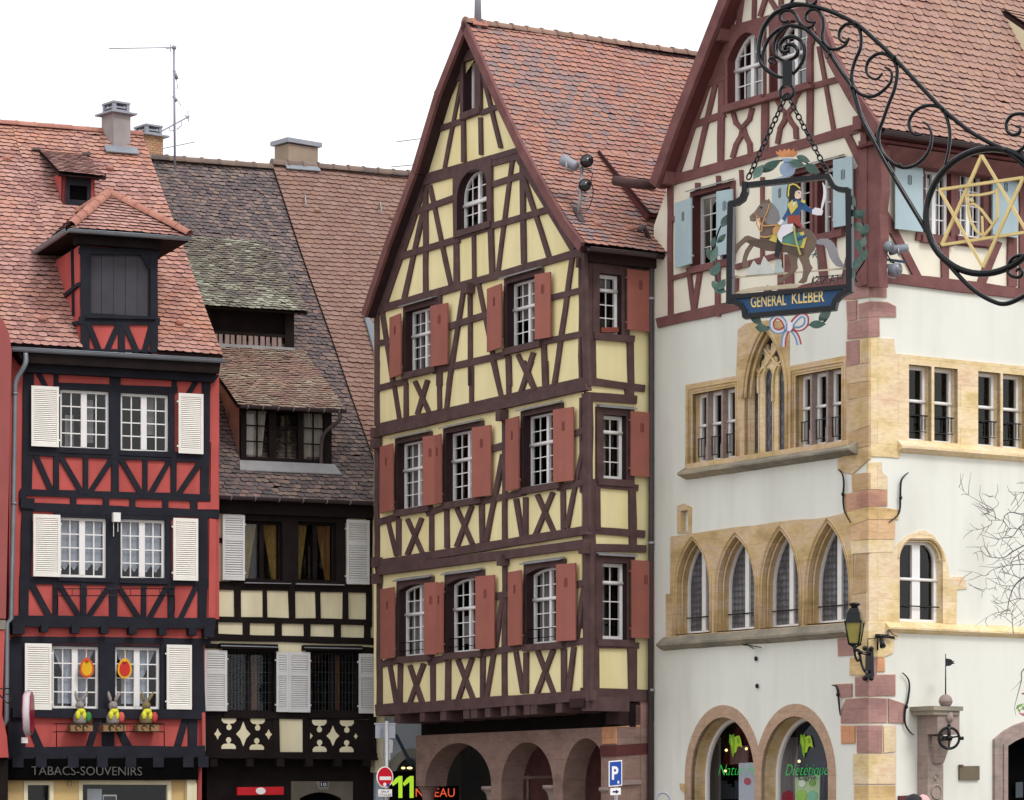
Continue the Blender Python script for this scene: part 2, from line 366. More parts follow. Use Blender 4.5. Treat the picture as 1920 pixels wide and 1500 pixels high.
def inset(pts, d):
    n = len(pts); out = []
    A = sum(pts[i][0] * pts[(i + 1) % n][1] - pts[(i + 1) % n][0] * pts[i][1] for i in range(n))
    sg = 1 if A > 0 else -1
    for i in range(n):
        p0, p, p1 = Vector(pts[i - 1]), Vector(pts[i]), Vector(pts[(i + 1) % n])
        e0 = (p - p0).normalized(); e1 = (p1 - p).normalized()
        n0 = Vector((-e0.y, e0.x)) * sg; n1 = Vector((-e1.y, e1.x)) * sg; m = n0 + n1
        if m.length < 1e-5: m = n0
        m.normalize(); q = p + m * (d / max(.35, m.dot(n0))); out.append((q.x, q.y))
    return out
def outline(u0, u1, v0, v1, head='rect', rise=0.0, n=8):
    """opening outline, counter-clockwise; v1 = springing height for shaped heads"""
    o = [(u0, v0), (u1, v0)]
    c = (u0 + u1) / 2; h = (u1 - u0) / 2
    if head == 'rect': return o + [(u1, v1), (u0, v1)]
    if head == 'seg':
        for i in range(n + 1):
            f = 1 - 2 * i / n; o.append((c + h * f, v1 + rise * (1 - f * f)))
    elif head == 'round':
        for i in range(2 * n + 1):
            a = math.pi * i / (2 * n); o.append((c + h * math.cos(a), v1 + rise * math.sin(a)))
    elif head == 'point':
        Rr = (h * h + rise * rise) / (2 * h); am = math.asin(min(1, rise / Rr))
        for i in range(n + 1):
            a = am * i / n; o.append((u1 - Rr + Rr * math.cos(a), v1 + Rr * math.sin(a)))
        for i in range(n - 1, -1, -1):
            a = am * i / n; o.append((u0 + Rr - Rr * math.cos(a), v1 + Rr * math.sin(a)))
    return o
def span(pts, k, val):
    """extent of a convex outline along the other axis where axis k equals val"""
    xs = []; n = len(pts)
    for i in range(n):
        a, b = pts[i], pts[(i + 1) % n]
        if (a[k] - val) * (b[k] - val) <= 0 and a[k] != b[k]:
            f = (val - a[k]) / (b[k] - a[k]); xs.append(a[1 - k] + (b[1 - k] - a[1 - k]) * f)
    return (min(xs), max(xs)) if len(xs) > 1 else None
def sash(fac, win, out, d, fw=.044, cas=2, nx=2, ny=4, transom=None, mw=.02, stile=.085, mat='white', gmat='glass', curtain=None, cprof=None, trans_r=.035):
    """white sash frame with glazing bars, glass behind it and, if any, a curtain"""
    mb = MB(); inn = inset(out, fw); us = [p[0] for p in inn]; vs = [p[1] for p in inn]
    u0, u1, v0, v1 = min(us), max(us), min(vs), max(vs)
    fac.plate(mb, out, [inn], -d + .03, .07)
    cs = []
    if cas == 2:
        c = (u0 + u1) / 2; sp = span(inn, 0, c) or (v0, v1)
        fac.rect(mb, c - stile / 2, c + stile / 2, sp[0], sp[1] - .004, -d + .036, .07)
        cs = [(u0, c - stile / 2), (c + stile / 2, u1)]
    else: cs = [(u0, u1)]
    for a, b in cs:
        for i in range(1, nx):
            x = a + (b - a) * i / nx; sp = span(inn, 0, x)
            if sp: fac.rect(mb, x - mw / 2, x + mw / 2, sp[0], sp[1] - .002, -d + .012, .02)
    for j in range(1, ny):
        y = v0 + (v1 - v0) * j / ny; sp = span(inn, 1, y)
        if sp: fac.rect(mb, sp[0], sp[1], y - mw / 2, y + mw / 2, -d + .0105, .019)
    if transom:
        y = v0 + (v1 - v0) * transom; sp = span(out, 1, y)
        if sp: mb.tube([fac.P(sp[0] + .005, y, -d + .035), fac.P(sp[1] - .005, y, -d + .035)], trans_r * 1.1, 10)
    mb.build('sash', mat, win)
    g = MB()
    if len(inn) == 4 and gmat.startswith('glass'):   # old panes: each sits at a slightly different angle
        N_ = max(1, cas * nx); K_ = max(1, ny if ny > 1 else (2 if transom else 1))
        for i in range(N_):
            for j in range(K_):
                a0, a1 = u0 + (u1 - u0) * i / N_, u0 + (u1 - u0) * (i + 1) / N_; c0, c1 = v0 + (v1 - v0) * j / K_, v0 + (v1 - v0) * (j + 1) / K_
                tx, ty = random.gauss(0, .014), random.gauss(0, .014)
                g.poly([fac.P(u, v, -d - .012 + tx * ((u - a0) / (a1 - a0) - .5) * .3 + ty * ((v - c0) / (c1 - c0) - .5) * .3) for u, v in ((a0, c0), (a1, c0), (a1, c1), (a0, c1))])
    else: g.poly([fac.P(u, v, -d - .012) for u, v in inn])
    g.build('glass_pane', gmat, win)
    if curtain:
        for (ua, ub, va, vb, side) in cprof or [(0, 1, 0, 1, None)]:
            cm = MB(); n = 14; rows = 6; ps = []
            for r_ in range(rows + 1):
                fy = r_ / rows; y = v0 + (v1 - v0) * (va + (vb - va) * fy)
                A, B = ua, ub
                if side == 'l': B = ua + (ub - ua) * (.35 + .65 * fy)
                if side == 'r': A = ub - (ub - ua) * (.35 + .65 * fy)
                for i in range(n + 1):
                    f = i / n; x = u0 + (u1 - u0) * (A + (B - A) * f)
                    yy = y
                    if side == 'v' and r_ == 0: yy = y + (v1 - v0) * .14 * abs(((f * 2) % 1) * 2 - 1)
                    ps.append(fac.P(x, yy, -d - .09 + .022 * math.sin(i * 2.6 + ua * 9)))
            cm.mesh(ps, [(r_ * (n + 1) + i, r_ * (n + 1) + i + 1, (r_ + 1) * (n + 1) + i + 1, (r_ + 1) * (n + 1) + i) for r_ in range(rows) for i in range(n)], 0, True)
            cm.build('curtain', curtain, win, recalc=False)
    return inn
def window(fac, house, xl, xr, yt, yb, d=.19, w0=.07, cw=(.12, .12, .1, .06), head='rect', rise=0.0, cmat='brown', rmat='dbrown', sill=.0, silldrop=.14, cap=None, wm=.05, name='window', **kw):
    """opening measured in pixels at its near face -> casing with deep reveals, sash, glass, sill, lead cap"""
    u0, vt = fac.uv(xl, yt, wm); vb = fac.uv(xl, yb, wm)[1]; u1 = fac.uv(xr, yt, wm)[0]
    if head != 'rect': vt -= rise
    out = outline(u0, u1, vb, vt, head, rise)
    l, r, t, b = cw; top = vt + rise
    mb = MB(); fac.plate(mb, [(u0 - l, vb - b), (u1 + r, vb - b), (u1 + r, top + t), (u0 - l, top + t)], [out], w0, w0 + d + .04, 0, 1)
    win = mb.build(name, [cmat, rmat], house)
    fac.holes.append([(u0 - l + .02, vb - b + .02), (u1 + r - .02, vb - b + .02), (u1 + r - .02, top + t - .02), (u0 - l + .02, top + t - .02)])
    sash(fac, win, inset(out, .003), d, **kw)
    if sill:
        sb = MB(); fac.rect(sb, u0 - l * .9, u1 + r * .9, vb - silldrop, vb - .005, w0 + sill, sill + .05); sb.build('sill', cmat, win)
    if cap:
        cb = MB(); y = top + t
        A = [fac.P(u0 - l, y + .05, w0 - .02), fac.P(u1 + r, y + .05, w0 - .02), fac.P(u1 + r, y + .003, w0 + cap), fac.P(u0 - l, y + .003, w0 + cap)]
        cb.prism(A, [p - ZV * .025 for p in A]); cb.build('rain_cap', 'lead', win)
    return win, (u0, u1, vb, vt)
def merged(holes):
    """overlapping rectangular openings become one, so the wall sheet can be cut cleanly"""
    bx = [[min(p[0] for p in h), max(p[0] for p in h), min(p[1] for p in h), max(p[1] for p in h)] for h in holes]; go = True
    while go:
        go = False
        for i in range(len(bx)):
            for j in range(i + 1, len(bx)):
                a, c = bx[i], bx[j]
                if a[0] < c[1] + .02 and c[0] < a[1] + .02 and a[2] < c[3] + .02 and c[2] < a[3] + .02:
                    bx[i] = [min(a[0], c[0]), max(a[1], c[1]), min(a[2], c[2]), max(a[3], c[3])]; bx.pop(j); go = True; break
            if go: break
    return [[(a[0], a[2]), (a[1], a[2]), (a[1], a[3]), (a[0], a[3])] for a in bx]
def wall(fac, house, outer_px, w=0.0, th=.25, mat='cream', name='wall', uv=None):
    o = uv or [fac.uv(x, y, w) for x, y in outer_px]
    mb = MB(); fac.plate(mb, o, merged(fac.holes), w, th); return mb.build(name, mat, house)
def shutter(fac, house, TL, TR, BR, BL, wl, wr, kind='plank', mat='terra', th=.035, hinge=None, slots='terra_d', nl=22, panels=1, rise=0):
    """a shutter leaf leaning off the wall: its two edges stand wl and wr proud; plank or louvred"""
    q = [fac.at(*TL, wl), fac.at(*TR, wr), fac.at(*BR, wr), fac.at(*BL, wl)]
    # square it up: common heights
    zt = (q[0].z + q[1].z) / 2; zb = (q[2].z + q[3].z) / 2
    a = Vector((q[0].x, q[0].y, 0)); b = Vector((q[1].x, q[1].y, 0)); e = (b - a); W = e.length; e.normalize()
    n = Vector((e.y, -e.x, 0)); H = zt - zb
    P = lambda x, y, o=0: a + e * x + ZV * (zb + y) + n * o
    mb = MB()
    if kind == 'plank':
        top = [(W * i / 6, H + rise * (i / 6 if rise > 0 else -(1 - i / 6))) for i in range(6, -1, -1)] if rise else [(W, H), (0, H)]
        A = [P(x, y, th) for x, y in [(0, 0), (W, 0)] + top]; mb.prism(A, [p - n * th for p in A])
        # two plank joints as shallow grooves
        o = mb.build('shutter', mat, house)
        s = MB()
        for k in (-1, 0, 1):
            s.box(P(W * .52 + k * .036, H * .755, th + .002), e * .008, ZV * (.085 if k else .1), n * .003)
        s.build('slot_cutout', slots, o)
    else:
        f = .055
        mb.box(P(f / 2, H / 2, th / 2), e * (f / 2), ZV * (H / 2), n * (th / 2)); mb.box(P(W - f / 2, H / 2, th / 2), e * (f / 2), ZV * (H / 2), n * (th / 2))
        rails = [(0, .085), (H - .08, H)]
        if panels == 2: rails.insert(1, (H * .6, H * .6 + .1))
        for r0, r1 in rails: mb.box(P(W / 2, (r0 + r1) / 2, th / 2), e * (W / 2 - f - .001), ZV * ((r1 - r0) / 2), n * (th / 2 - .001))
        o = mb.build('shutter', mat, house)
        s = MB()
        for (p, q_) in zip(rails[:-1], rails[1:]):
            y0, y1 = p[1], q_[0]; cnt = max(3, int(round(nl * (y1 - y0) / (H - .17)))); st = (y1 - y0) / cnt
            for i in range(cnt):
                y = y0 + st * (i + .5); d = (ZV * .86 - n * .5) * (st * .46)
                s.box(P(W / 2, y, th * .45), e * (W / 2 - f - .002), d, (ZV * .5 + n * .86) * .004)
        s.build('louvre', mat, o)
    hb = MB()
    if hinge:
        x = 0 if hinge == 'l' else W
        for y in (H * .12, H * .86): hb.box(P(x, y, 0), e * .03, ZV * .018, n * .018)
        hb.build('hinge', mat, o)
    return o
# ------------------------------------------------------------------ roofs
def clip_half(poly, na, ns, c):
    out = []; m = len(poly)
    for i in range(m):
        p, q = poly[i], poly[(i + 1) % m]; dp = na * p[0] + ns * p[1] - c; dq = na * q[0] + ns * q[1] - c
        if dp <= 0: out.append(p)
        if (dp < 0 < dq) or (dq < 0 < dp):
            f = dp / (dp - dq); out.append((p[0] + (q[0] - p[0]) * f, p[1] + (q[1] - p[1]) * f))
    return out
class Roof:
    """roof surface: a profile polyline (eave to ridge) swept along direction A; carries plain-tile courses"""
    def __init__(s, prof, A):
        s.p = [Vector(x) for x in prof]; s.A = Vector(A).normalized(); s.c = [0.0]
        for i in range(1, len(s.p)): s.c.append(s.c[-1] + (s.p[i] - s.p[i - 1]).length)
        s.L = s.c[-1]; s.n = []
        for i in range(len(s.p) - 1):
            t = (s.p[i + 1] - s.p[i]).normalized(); n = s.A.cross(t)
            if n.z < 0: n = -n
            s.n.append(n.normalized())
    def at(s, a, q, h=0.0):
        i = 0
        while i < len(s.p) - 2 and q > s.c[i + 1]: i += 1
        t = (s.p[i + 1] - s.p[i]).normalized()
        return s.p[i] + t * (q - s.c[i]) + s.A * a + s.n[i] * h
    def hit(s, px, py):
        """world point of the roof surface seen at a photo pixel"""
        r = Vector(((px - CX) / F, 1, (HY - py) / F)); C = Vector((0, 0, EYE)); best = None
        for i in range(len(s.p) - 1):
            k = (s.p[i] - C).dot(s.n[i]) / r.dot(s.n[i]); P = C + r * k
            t = (s.p[i + 1] - s.p[i]); q = (P - s.p[i]).dot(t.normalized())
            if -.3 <= q <= t.length + .3 or best is None: best = (P, (P - s.p[i]).dot(s.A), s.c[i] + q, s.n[i])
            if -.01 <= q <= t.length + .01: return (P, (P - s.p[i]).dot(s.A), s.c[i] + q, s.n[i])
        return best
    def sag(s, a, q):
        return .018 * math.sin(a * 1.35 + q * .55 + s.c[-1]) + .014 * math.sin(a * .62 - q * 1.1 + 2.0)
    def deck(s, mb, a0, a1, th=.16, mi=0, top=-.05):
        for i in range(len(s.p) - 1):
            A = [s.p[i] + s.A * a0, s.p[i] + s.A * a1, s.p[i + 1] + s.A * a1, s.p[i + 1] + s.A * a0]
            mb.prism([p + s.n[i] * top for p in A], [p - s.n[i] * th for p in A], mi)
    def tiles(s, mb, a0, a1, tw=.19, te=.17, mi=0, halves=(), lift=None, s0=-.05, s1=None, jit=1.0, rnd=5):
        s1 = s.L if s1 is None else s1; lift = lift or .19 * te; thk = .13 * te; row = 0; q = s0
        while q < s1 - .03:
            a = a0 - (tw / 2 if row % 2 else 0) - random.uniform(0, .02)
            while a < a1:
                ja = random.gauss(0, .003) * jit; js = random.gauss(0, .006) * jit + .012 * math.sin(a * .9 + row * .45) + (random.uniform(-.05, -.02) if random.random() < .006 else 0); g = .0015; Ln = te * 1.22; rr = te * .34
                b = q + js; x0, x1 = a + g + ja, a + tw - g + ja
                pts = [(x1, b + Ln), (x0, b + Ln)]
                for k in range(rnd + 1):
                    f = k / rnd; xx = x0 + (x1 - x0) * f; e = 2 * f - 1
                    pts.append((xx, b + rr * (1 - math.sqrt(max(0, 1 - .93 * e * e)))))
                q0 = b; hl = lift + random.gauss(0, .004) * jit * te / .17; tl = random.gauss(0, .012) * jit
                P = pts
                P = clip_half(P, -1, 0, -a0); P = clip_half(P, 1, 0, a1) if P else P
                if P: P = clip_half(P, 0, 1, s1)
                for (na, ns, c) in halves:
                    if P: P = clip_half(P, na, ns, c)
                if P and len(P) > 2:
                    H = lambda u, v: .004 + s.sag(u, v) + hl * max(0, 1 - (v - q0) / (te * 1.3)) + tl * (u - a - tw / 2)
                    top = [s.at(u, v, H(u, v)) for u, v in P]; n = len(P)
                    bot = [s.at(u, v, H(u, v) - thk) for u, v in P]
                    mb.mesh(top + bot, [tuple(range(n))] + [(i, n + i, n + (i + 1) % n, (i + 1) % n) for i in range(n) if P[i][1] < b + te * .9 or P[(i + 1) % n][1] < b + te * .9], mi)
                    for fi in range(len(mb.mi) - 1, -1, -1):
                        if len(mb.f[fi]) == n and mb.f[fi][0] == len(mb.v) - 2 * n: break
                        mb.mi[fi] = 1  # rims take the dark second material: shadow line under each course, coloured in
                a += tw
            q += te; row += 1
def ridge_tiles(p0, p1, parent, mat, r=.13, L=.38, name='ridge_tiles', collar=.02, down=.0):
    p0, p1 = Vector(p0), Vector(p1); d = p1 - p0; n = max(1, int(d.length / L)); t = d.normalized()
    side = t.cross(ZV).normalized(); up = side.cross(t); mb = MB(); k = 10
    for i in range(n):
        rr = r * random.uniform(.97, 1.03); rings = []
        for f, q in ((-.02, rr + collar), (.12, rr + collar * .9), (.14, rr), (1.0, rr * .96)):
            c = p0 + d * ((i + f) / n) + ZV * (random.uniform(-.004, .004) - r * .35)
            rings.append([c + side * (q * math.cos(math.pi * j / k)) + up * (q * math.sin(math.pi * j / k)) for j in range(k + 1)])
        vs = [p for R_ in rings for p in R_]; m = k + 1
        fs = [(a * m + j, a * m + j + 1, (a + 1) * m + j + 1, (a + 1) * m + j) for a in range(len(rings) - 1) for j in range(k)]
        fs.append(tuple(range(k, -1, -1)))
        mb.mesh(vs, fs, 0, False)
    return mb.build(name, mat, parent)
def gutter(p0, p1, parent, mat='zinc', r=.075, brackets=0, bmat='zinc'):
    p0, p1 = Vector(p0), Vector(p1); t = (p1 - p0).normalized(); side = t.cross(ZV).normalized(); mb = MB(); k = 8
    ring = lambda c, q: [c + side * (q * math.cos(math.pi + math.pi * j / k)) + ZV * (q * math.sin(math.pi + math.pi * j / k)) for j in range(k + 1)]
    A = ring(p0, r) + ring(p0, r * .88)[::-1]; B = ring(p1, r) + ring(p1, r * .88)[::-1]
    mb.prism(A, B); 
    for s in (-1, 1): mb.tube([p0 + side * (s * r), p1 + side * (s * r)], .012, 6)
    g = mb.build('gutter', mat, parent)
    if brackets:
        for i in range(brackets):
            bb = MB(); c = p0 + (p1 - p0) * ((i + .5) / brackets); bb.tube([x for x in ring(c, r * 1.12)], .011, 5); bb.build('bracket', bmat, g)
    return g
def pipe(pts, parent, mat='zinc', r=.05, clips=(), name='downpipe'):
    mb = MB(); mb.tube(pts, r, 12); o = mb.build(name, mat, parent)
    if clips:
        for c in clips:
            cb = MB(); c = Vector(c); cb.tube([c - ZV * .025, c + ZV * .025], r * 1.25, 12)
            cb.build('pipe_clip', 'steel' if mat == 'bronze' else mat, o)
    return o
def text_mesh(s, mb, fac, u, v, h, w, width=None, th=.01, shear=0.0, mirror=False, mi=0, bold=0.0, space=1.0):
    """writing as solid letters on a facade plane; h = cap height, width = total width"""
    cu = bpy.data.curves.new('writing', 'FONT'); cu.body = s; cu.size = 1.0; cu.shear = shear; cu.offset = bold; cu.space_character = space; cu.resolution_u = 3
    ob = bpy.data.objects.new('writing', cu); COL.objects.link(ob)
    bpy.context.view_layer.update()
    me = bpy.data.meshes.new_from_object(ob.evaluated_get(bpy.context.evaluated_depsgraph_get()))
    xs = [p.co.x for p in me.vertices]; x0, x1 = min(xs), max(xs)
    kx = (width / (x1 - x0)) if width else h / .69; ky = h / .69
    vs = []
    for p in me.vertices:
        x = (p.co.x - x0) * kx
        if mirror: x = (x1 - x0) * kx - x
        vs.append((u + x, v + p.co.y * ky))
    mb.mesh([fac.P(a, b, w) for a, b in vs], [tuple(f.vertices) for f in me.polygons], mi)
    be = {}
    for f in me.polygons:
        vv = list(f.vertices)
        for i in range(len(vv)):
            e = (vv[i], vv[(i + 1) % len(vv)]); k = tuple(sorted(e)); be[k] = be.get(k, 0) + 1
    side = [k for k, c in be.items() if c == 1]; n = len(vs)
    mb.mesh([fac.P(a, b, w) for a, b in vs] + [fac.P(a, b, w - th) for a, b in vs], [(a, b, n + b, n + a) for a, b in side], mi)
    bpy.data.objects.remove(ob); bpy.data.curves.remove(cu); bpy.data.meshes.remove(me)
def strip(fac, mb, pts, wd, w, th, mi=0, closed=False, taper=None):
    """flat bar of constant pixel width following a pixel path on a plane"""
    n = len(pts); V = []
    for i in range(n):
        p = Vector(pts[i]); a = Vector(pts[i - 1]) if (i or closed) else p; c = Vector(pts[(i + 1) % n]) if (i < n - 1 or closed) else p
        d0 = (p - a); d1 = (c - p); d0 = d0.normalized() if d0.length else d1.normalized(); d1 = d1.normalized() if d1.length else d0
        n0 = Vector((-d0.y, d0.x)); m = (n0 + Vector((-d1.y, d1.x))).normalized(); k = (taper[i] if taper else 1) * wd / 2 / max(.5, m.dot(n0))
        L = fac.at(p.x + m.x * k, p.y + m.y * k, w); R_ = fac.at(p.x - m.x * k, p.y - m.y * k, w); V += [L, R_, R_ - fac.N * th, L - fac.N * th]
    fs = []
    for i in range(n if closed else n - 1):
        a, c = 4 * i, 4 * ((i + 1) % n)
        for q in range(4): fs.append((a + q, a + (q + 1) % 4, c + (q + 1) % 4, c + q))
    if not closed: fs += [(0, 1, 2, 3), (4 * n - 1, 4 * n - 2, 4 * n - 3, 4 * n - 4)]
    mb.mesh(V, fs, mi)
def smooth_path(pts, n=6, closed=False):
    P = [Vector(p) for p in pts]; m = len(P); out = []
    for i in range(m if closed else m - 1):
        if closed: a, b, c, d = P[i - 1], P[i], P[(i + 1) % m], P[(i + 2) % m]
        else: a, b, c, d = P[max(i - 1, 0)], P[i], P[i + 1], P[min(i + 2, m - 1)]
        for k in range(n):
            t = k / n
            out.append(.5 * ((2 * b) + (c - a) * t + (2 * a - 5 * b + 4 * c - d) * t * t + (3 * b - a - 3 * c + d) * t ** 3))
    if not closed: out.append(P[-1])
    return out
I0 = lambda *c: c
M['letter_grey'] = plain('worn_sign_letters', (96, 94, 90), .8, .3, 12)
M['ochre_wall'] = plain('ochre_plaster', (206, 176, 122), .9, .08, 2, .2)
M['pale_plate'] = plain('pale_number_plate', (196, 176, 132), .7, .05)
M['old_wood'] = plain('old_grey_slats', (150, 128, 124), .85, .25, 6, .3, stretch=(6, 6, 1))
M['old_plaster'] = plain('grubby_plaster', (168, 146, 128), .9, .1, 2, .2)
M['linen'] = plain('linen_curtain', (208, 200, 188), .9, .1, 5, .1)
M['dim_stone'] = plain('dark_stone', (112, 104, 92), .9, .12, 3, .2)
M['dim_stone2'] = plain('grey_keystone', (140, 136, 124), .9, .12, 3, .2)
M['navy'] = plain('navy_enamel', (34, 40, 84), .4, .05)
M['signred'] = plain('red_sign_panel', (196, 24, 36), .4, .05)
M['pale_stone'] = plain('pale_arch_stone', (178, 172, 162), .9, .08, 3, .2)
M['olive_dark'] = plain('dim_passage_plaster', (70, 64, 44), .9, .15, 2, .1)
M['slate_dark'] = plain('slate_blue_iron', (58, 74, 92), .6, .1, 3, .1)
M['lampglow'] = glow('lit_lamp', (255, 226, 160), 1.8)
M['conc_tan'] = plain('tan_chimney_render', (156, 138, 122), .9, .1, 2, .25)
m_, t_, b_ = _mat('brickwork'); bt = t_.nodes.new("ShaderNodeTexBrick"); tc_ = t_.nodes.new("ShaderNodeTexCoord"); mp_ = t_.nodes.new("ShaderNodeMapping")
mp_.inputs["Rotation"].default_value = (R(90), 0, 0); bt.inputs["Scale"].default_value = 4.2; bt.inputs["Color1"].default_value = lin((190, 150, 112)); bt.inputs["Color2"].default_value = lin((164, 118, 92)); bt.inputs["Mortar"].default_value = lin((120, 96, 80)); bt.inputs["Mortar Size"].default_value = .03
t_.links.new(tc_.outputs["Object"], mp_.inputs[0]); t_.links.new(mp_.outputs[0], bt.inputs[0]); t_.links.new(bt.outputs[0], b_.inputs["Base Color"]); b_.inputs["Roughness"].default_value = .9
M['brickwall'] = m_
M['stone_p2'] = sandstone('pale_pink_arch_stone', [(172, 146, 124), (190, 162, 140), (182, 150, 126)], None)
M['stone_t2'] = sandstone('brown_sandstone', [(176, 148, 112), (194, 164, 124), (200, 170, 140)], None)
M['stone_o2'] = sandstone('rosy_sandstone', [(184, 140, 118), (204, 158, 132), (176, 132, 116)], None)
M['stone_o3'] = sandstone('peach_sandstone', [(206, 170, 132), (222, 186, 146), (198, 160, 122)], None)
M['stone_y2'] = sandstone('pale_yellow_sandstone', [(206, 178, 128), (222, 192, 142), (194, 162, 112)], None)
M['leaf_a'] = plain('lime_leaf_decal', (176, 206, 56), .6, .1); M['leaf_b'] = plain('green_leaf_decal', (120, 176, 40), .6, .1)
M['sign_green'] = plain('bright_green_lettering', (52, 222, 92), .6, .03, bump=0)
M['poster_green'] = plain('pale_green_poster', (178, 206, 150), .6, .15, .9)
M['slate'] = plain('slate_blue_panel', (58, 72, 92), .7, .1)
M['lantern_glass'] = plain('yellowish_lantern_glass', (146, 136, 70), .25, .15, 3, .05, spec=.5)
M['lampgrey'] = plain('blue_grey_lamp_housing', (136, 142, 152), .5, .08, 4, .05)
M['bark'] = plain('grey_bark', (108, 102, 108), .85, .15, 6, .3)
M['bluewall'] = plain('pale_blue_plaster', (206, 216, 228), .9, .05, 1.5, .1)
# ================================================================== YELLOW HALF-TIMBERED HOUSE
YF = Fac(1090, 64, -2600); YR = Fac(1090, 64, 10500)
yh = empty('timbered_house', YF.P(-4.3, 0, -4)); tag(yh, 'yellow half-timbered house with a tall pointed gable, brown timbers and terracotta shutters', 'house')
zA = zm(680, 0, 320 / 1500); zB = zm(680, 280, 430 / 1466); zC = zm(690, 680, 420 / 1658); zD = zm(690, 1000, 420 / 1575)
zE = zm(1050, 420, 220 / 660); zG = zm(1050, 860, 220 / 589); zQ = zm(690, 1280, 580 / 1920)
OV = .30
VL = [YF.uv(x, y, OV) for x, y in [(680, 588), (724, 456), (774, 320), (817, 176), (871, 40)]]
VR = [YF.uv(x, y, OV) for x, y in [(1092, 457), (1062, 418), (1032, 368), (978.7, 273), (940, 192), (871, 40)]]
uL = YF.uv(705, 900)[0]; zbot = YF.at(1090, 1322).z; DEP = 8.5
def pull(P, q):  # wall follows the rake a little below the tiles
    return [(u, v - q) for u, v in P]
rT = Roof([YF.P(u, v, OV) for u, v in VR], -YF.N); lT = Roof([YF.P(u, v, OV) for u, v in VL], -YF.N)
# windows of the gable front -------------------------------------------------
def ywin(z, xl, xr, yt, yb, **k):
    a = z(xl, yt); b = z(xr, yb); kw = dict(d=.14, ny=5, transom=.6, sill=.05, cap=.13, cw=(.11, .13, .12, .08)); kw.update(k)
    return window(YF, yh, a[0], b[0], a[1], b[1], **kw)
ywin(zB, 278, 458, 1040, 1428, curtain='gcurt', cprof=[(0, .2, 0, 1, None)])
ywin(zB, 925, 1128, 860, 1272, curtain='gcurt', cprof=[(0, 1, .4, 1, None)])
ywin(zC, 222, 445, 600, 1092, curtain='gcurt', cprof=[(0, .5, 0, 1, None)])
ywin(zC, 580, 825, 525, 1035, gmat='glass_b', curtain='gcurt', cprof=[(.3, .75, 0, 1, None)])
ywin(zC, 1155, 1412, 398, 925, curtain='gcurt', cprof=[(.55, 1, 0, 1, None)])
for xl, xr, yt, yb, cp in ((222, 435, 372, 868, (0, .4, 0, .8)), (560, 790, 328, 842, (.1, .9, .1, .5)), (1118, 1360, 256, 782, (0, .3, 0, 1))):
    wn, (u0, u1, vb, vt) = ywin(zD, xl, xr, yt, yb, head='seg', rise=.1, curtain='gcurt', cprof=[cp + (None,)], cap=.1)
    rl = MB()
    for q in (.12, .3): rl.tube([YF.P(u0, vb + q, .02), YF.P(u1, vb + q, .02)], .009, 6)
    rl.build('window_rail', 'iron', wn)
ywin(zB, 607, 803, 165, 522, head='round', rise=.5, cap=0, sill=.03, transom=.44, ny=4, cw=(.12, .14, .1, .06))
ywin(zA, 890, 992, 548, 988, cap=0, sill=.02, transom=None, ny=1, nx=1, cas=1, d=.17, cw=(.14, .24, .22, .16), fw=.07)
# shutters
def ysh(z, q, side, rise=0):
    p = [z(*c) for c in q]; wl, wr = (.08, .17) if side == 'l' else (.18, .08)
    shutter(YF, yh, *p, wl, wr, hinge='r' if side == 'l' else 'l', rise=rise)
for z, q, sd in ((zB, [(180, 1072), (248, 1054), (247, 1442), (178, 1462)], 'l'), (zB, [(440, 1000), (550, 984), (546, 1378), (434, 1388)], 'r'),
                 (zB, [(803, 885), (893, 866), (893, 1275), (805, 1288)], 'l'), (zB, [(1106, 800), (1206, 786), (1206, 1202), (1110, 1215)], 'r'),
                 (zC, [(97, 618), (190, 603), (190, 1098), (97, 1110)], 'l'), (zC, [(413, 550), (520, 535), (515, 1048), (413, 1058)], 'r'),
                 (zC, [(494, 541), (548, 530), (545, 1038), (492, 1052)], 'l'), (zC, [(777, 478), (916, 465), (913, 985), (775, 997)], 'r'),
                 (zC, [(1028, 416), (1122, 402), (1122, 938), (1028, 946)], 'l'), (zC, [(1378, 345), (1527, 332), (1526, 874), (1380, 885)], 'r'),
                 (zD, [(97, 383), (190, 388), (188, 876), (97, 882)], 'l'), (zD, [(402, 358), (495, 335), (495, 848), (402, 855)], 'r'),
                 (zD, [(478, 345), (533, 350), (525, 838), (478, 847)], 'l'), (zD, [(763, 310), (896, 287), (889, 806), (760, 820)], 'r'),
                 (zD, [(994, 262), (1085, 270), (1076, 784), (990, 792)], 'l'), (zD, [(1330, 222), (1466, 206), (1456, 750), (1325, 762)], 'r')):
    ysh(z, q, sd)
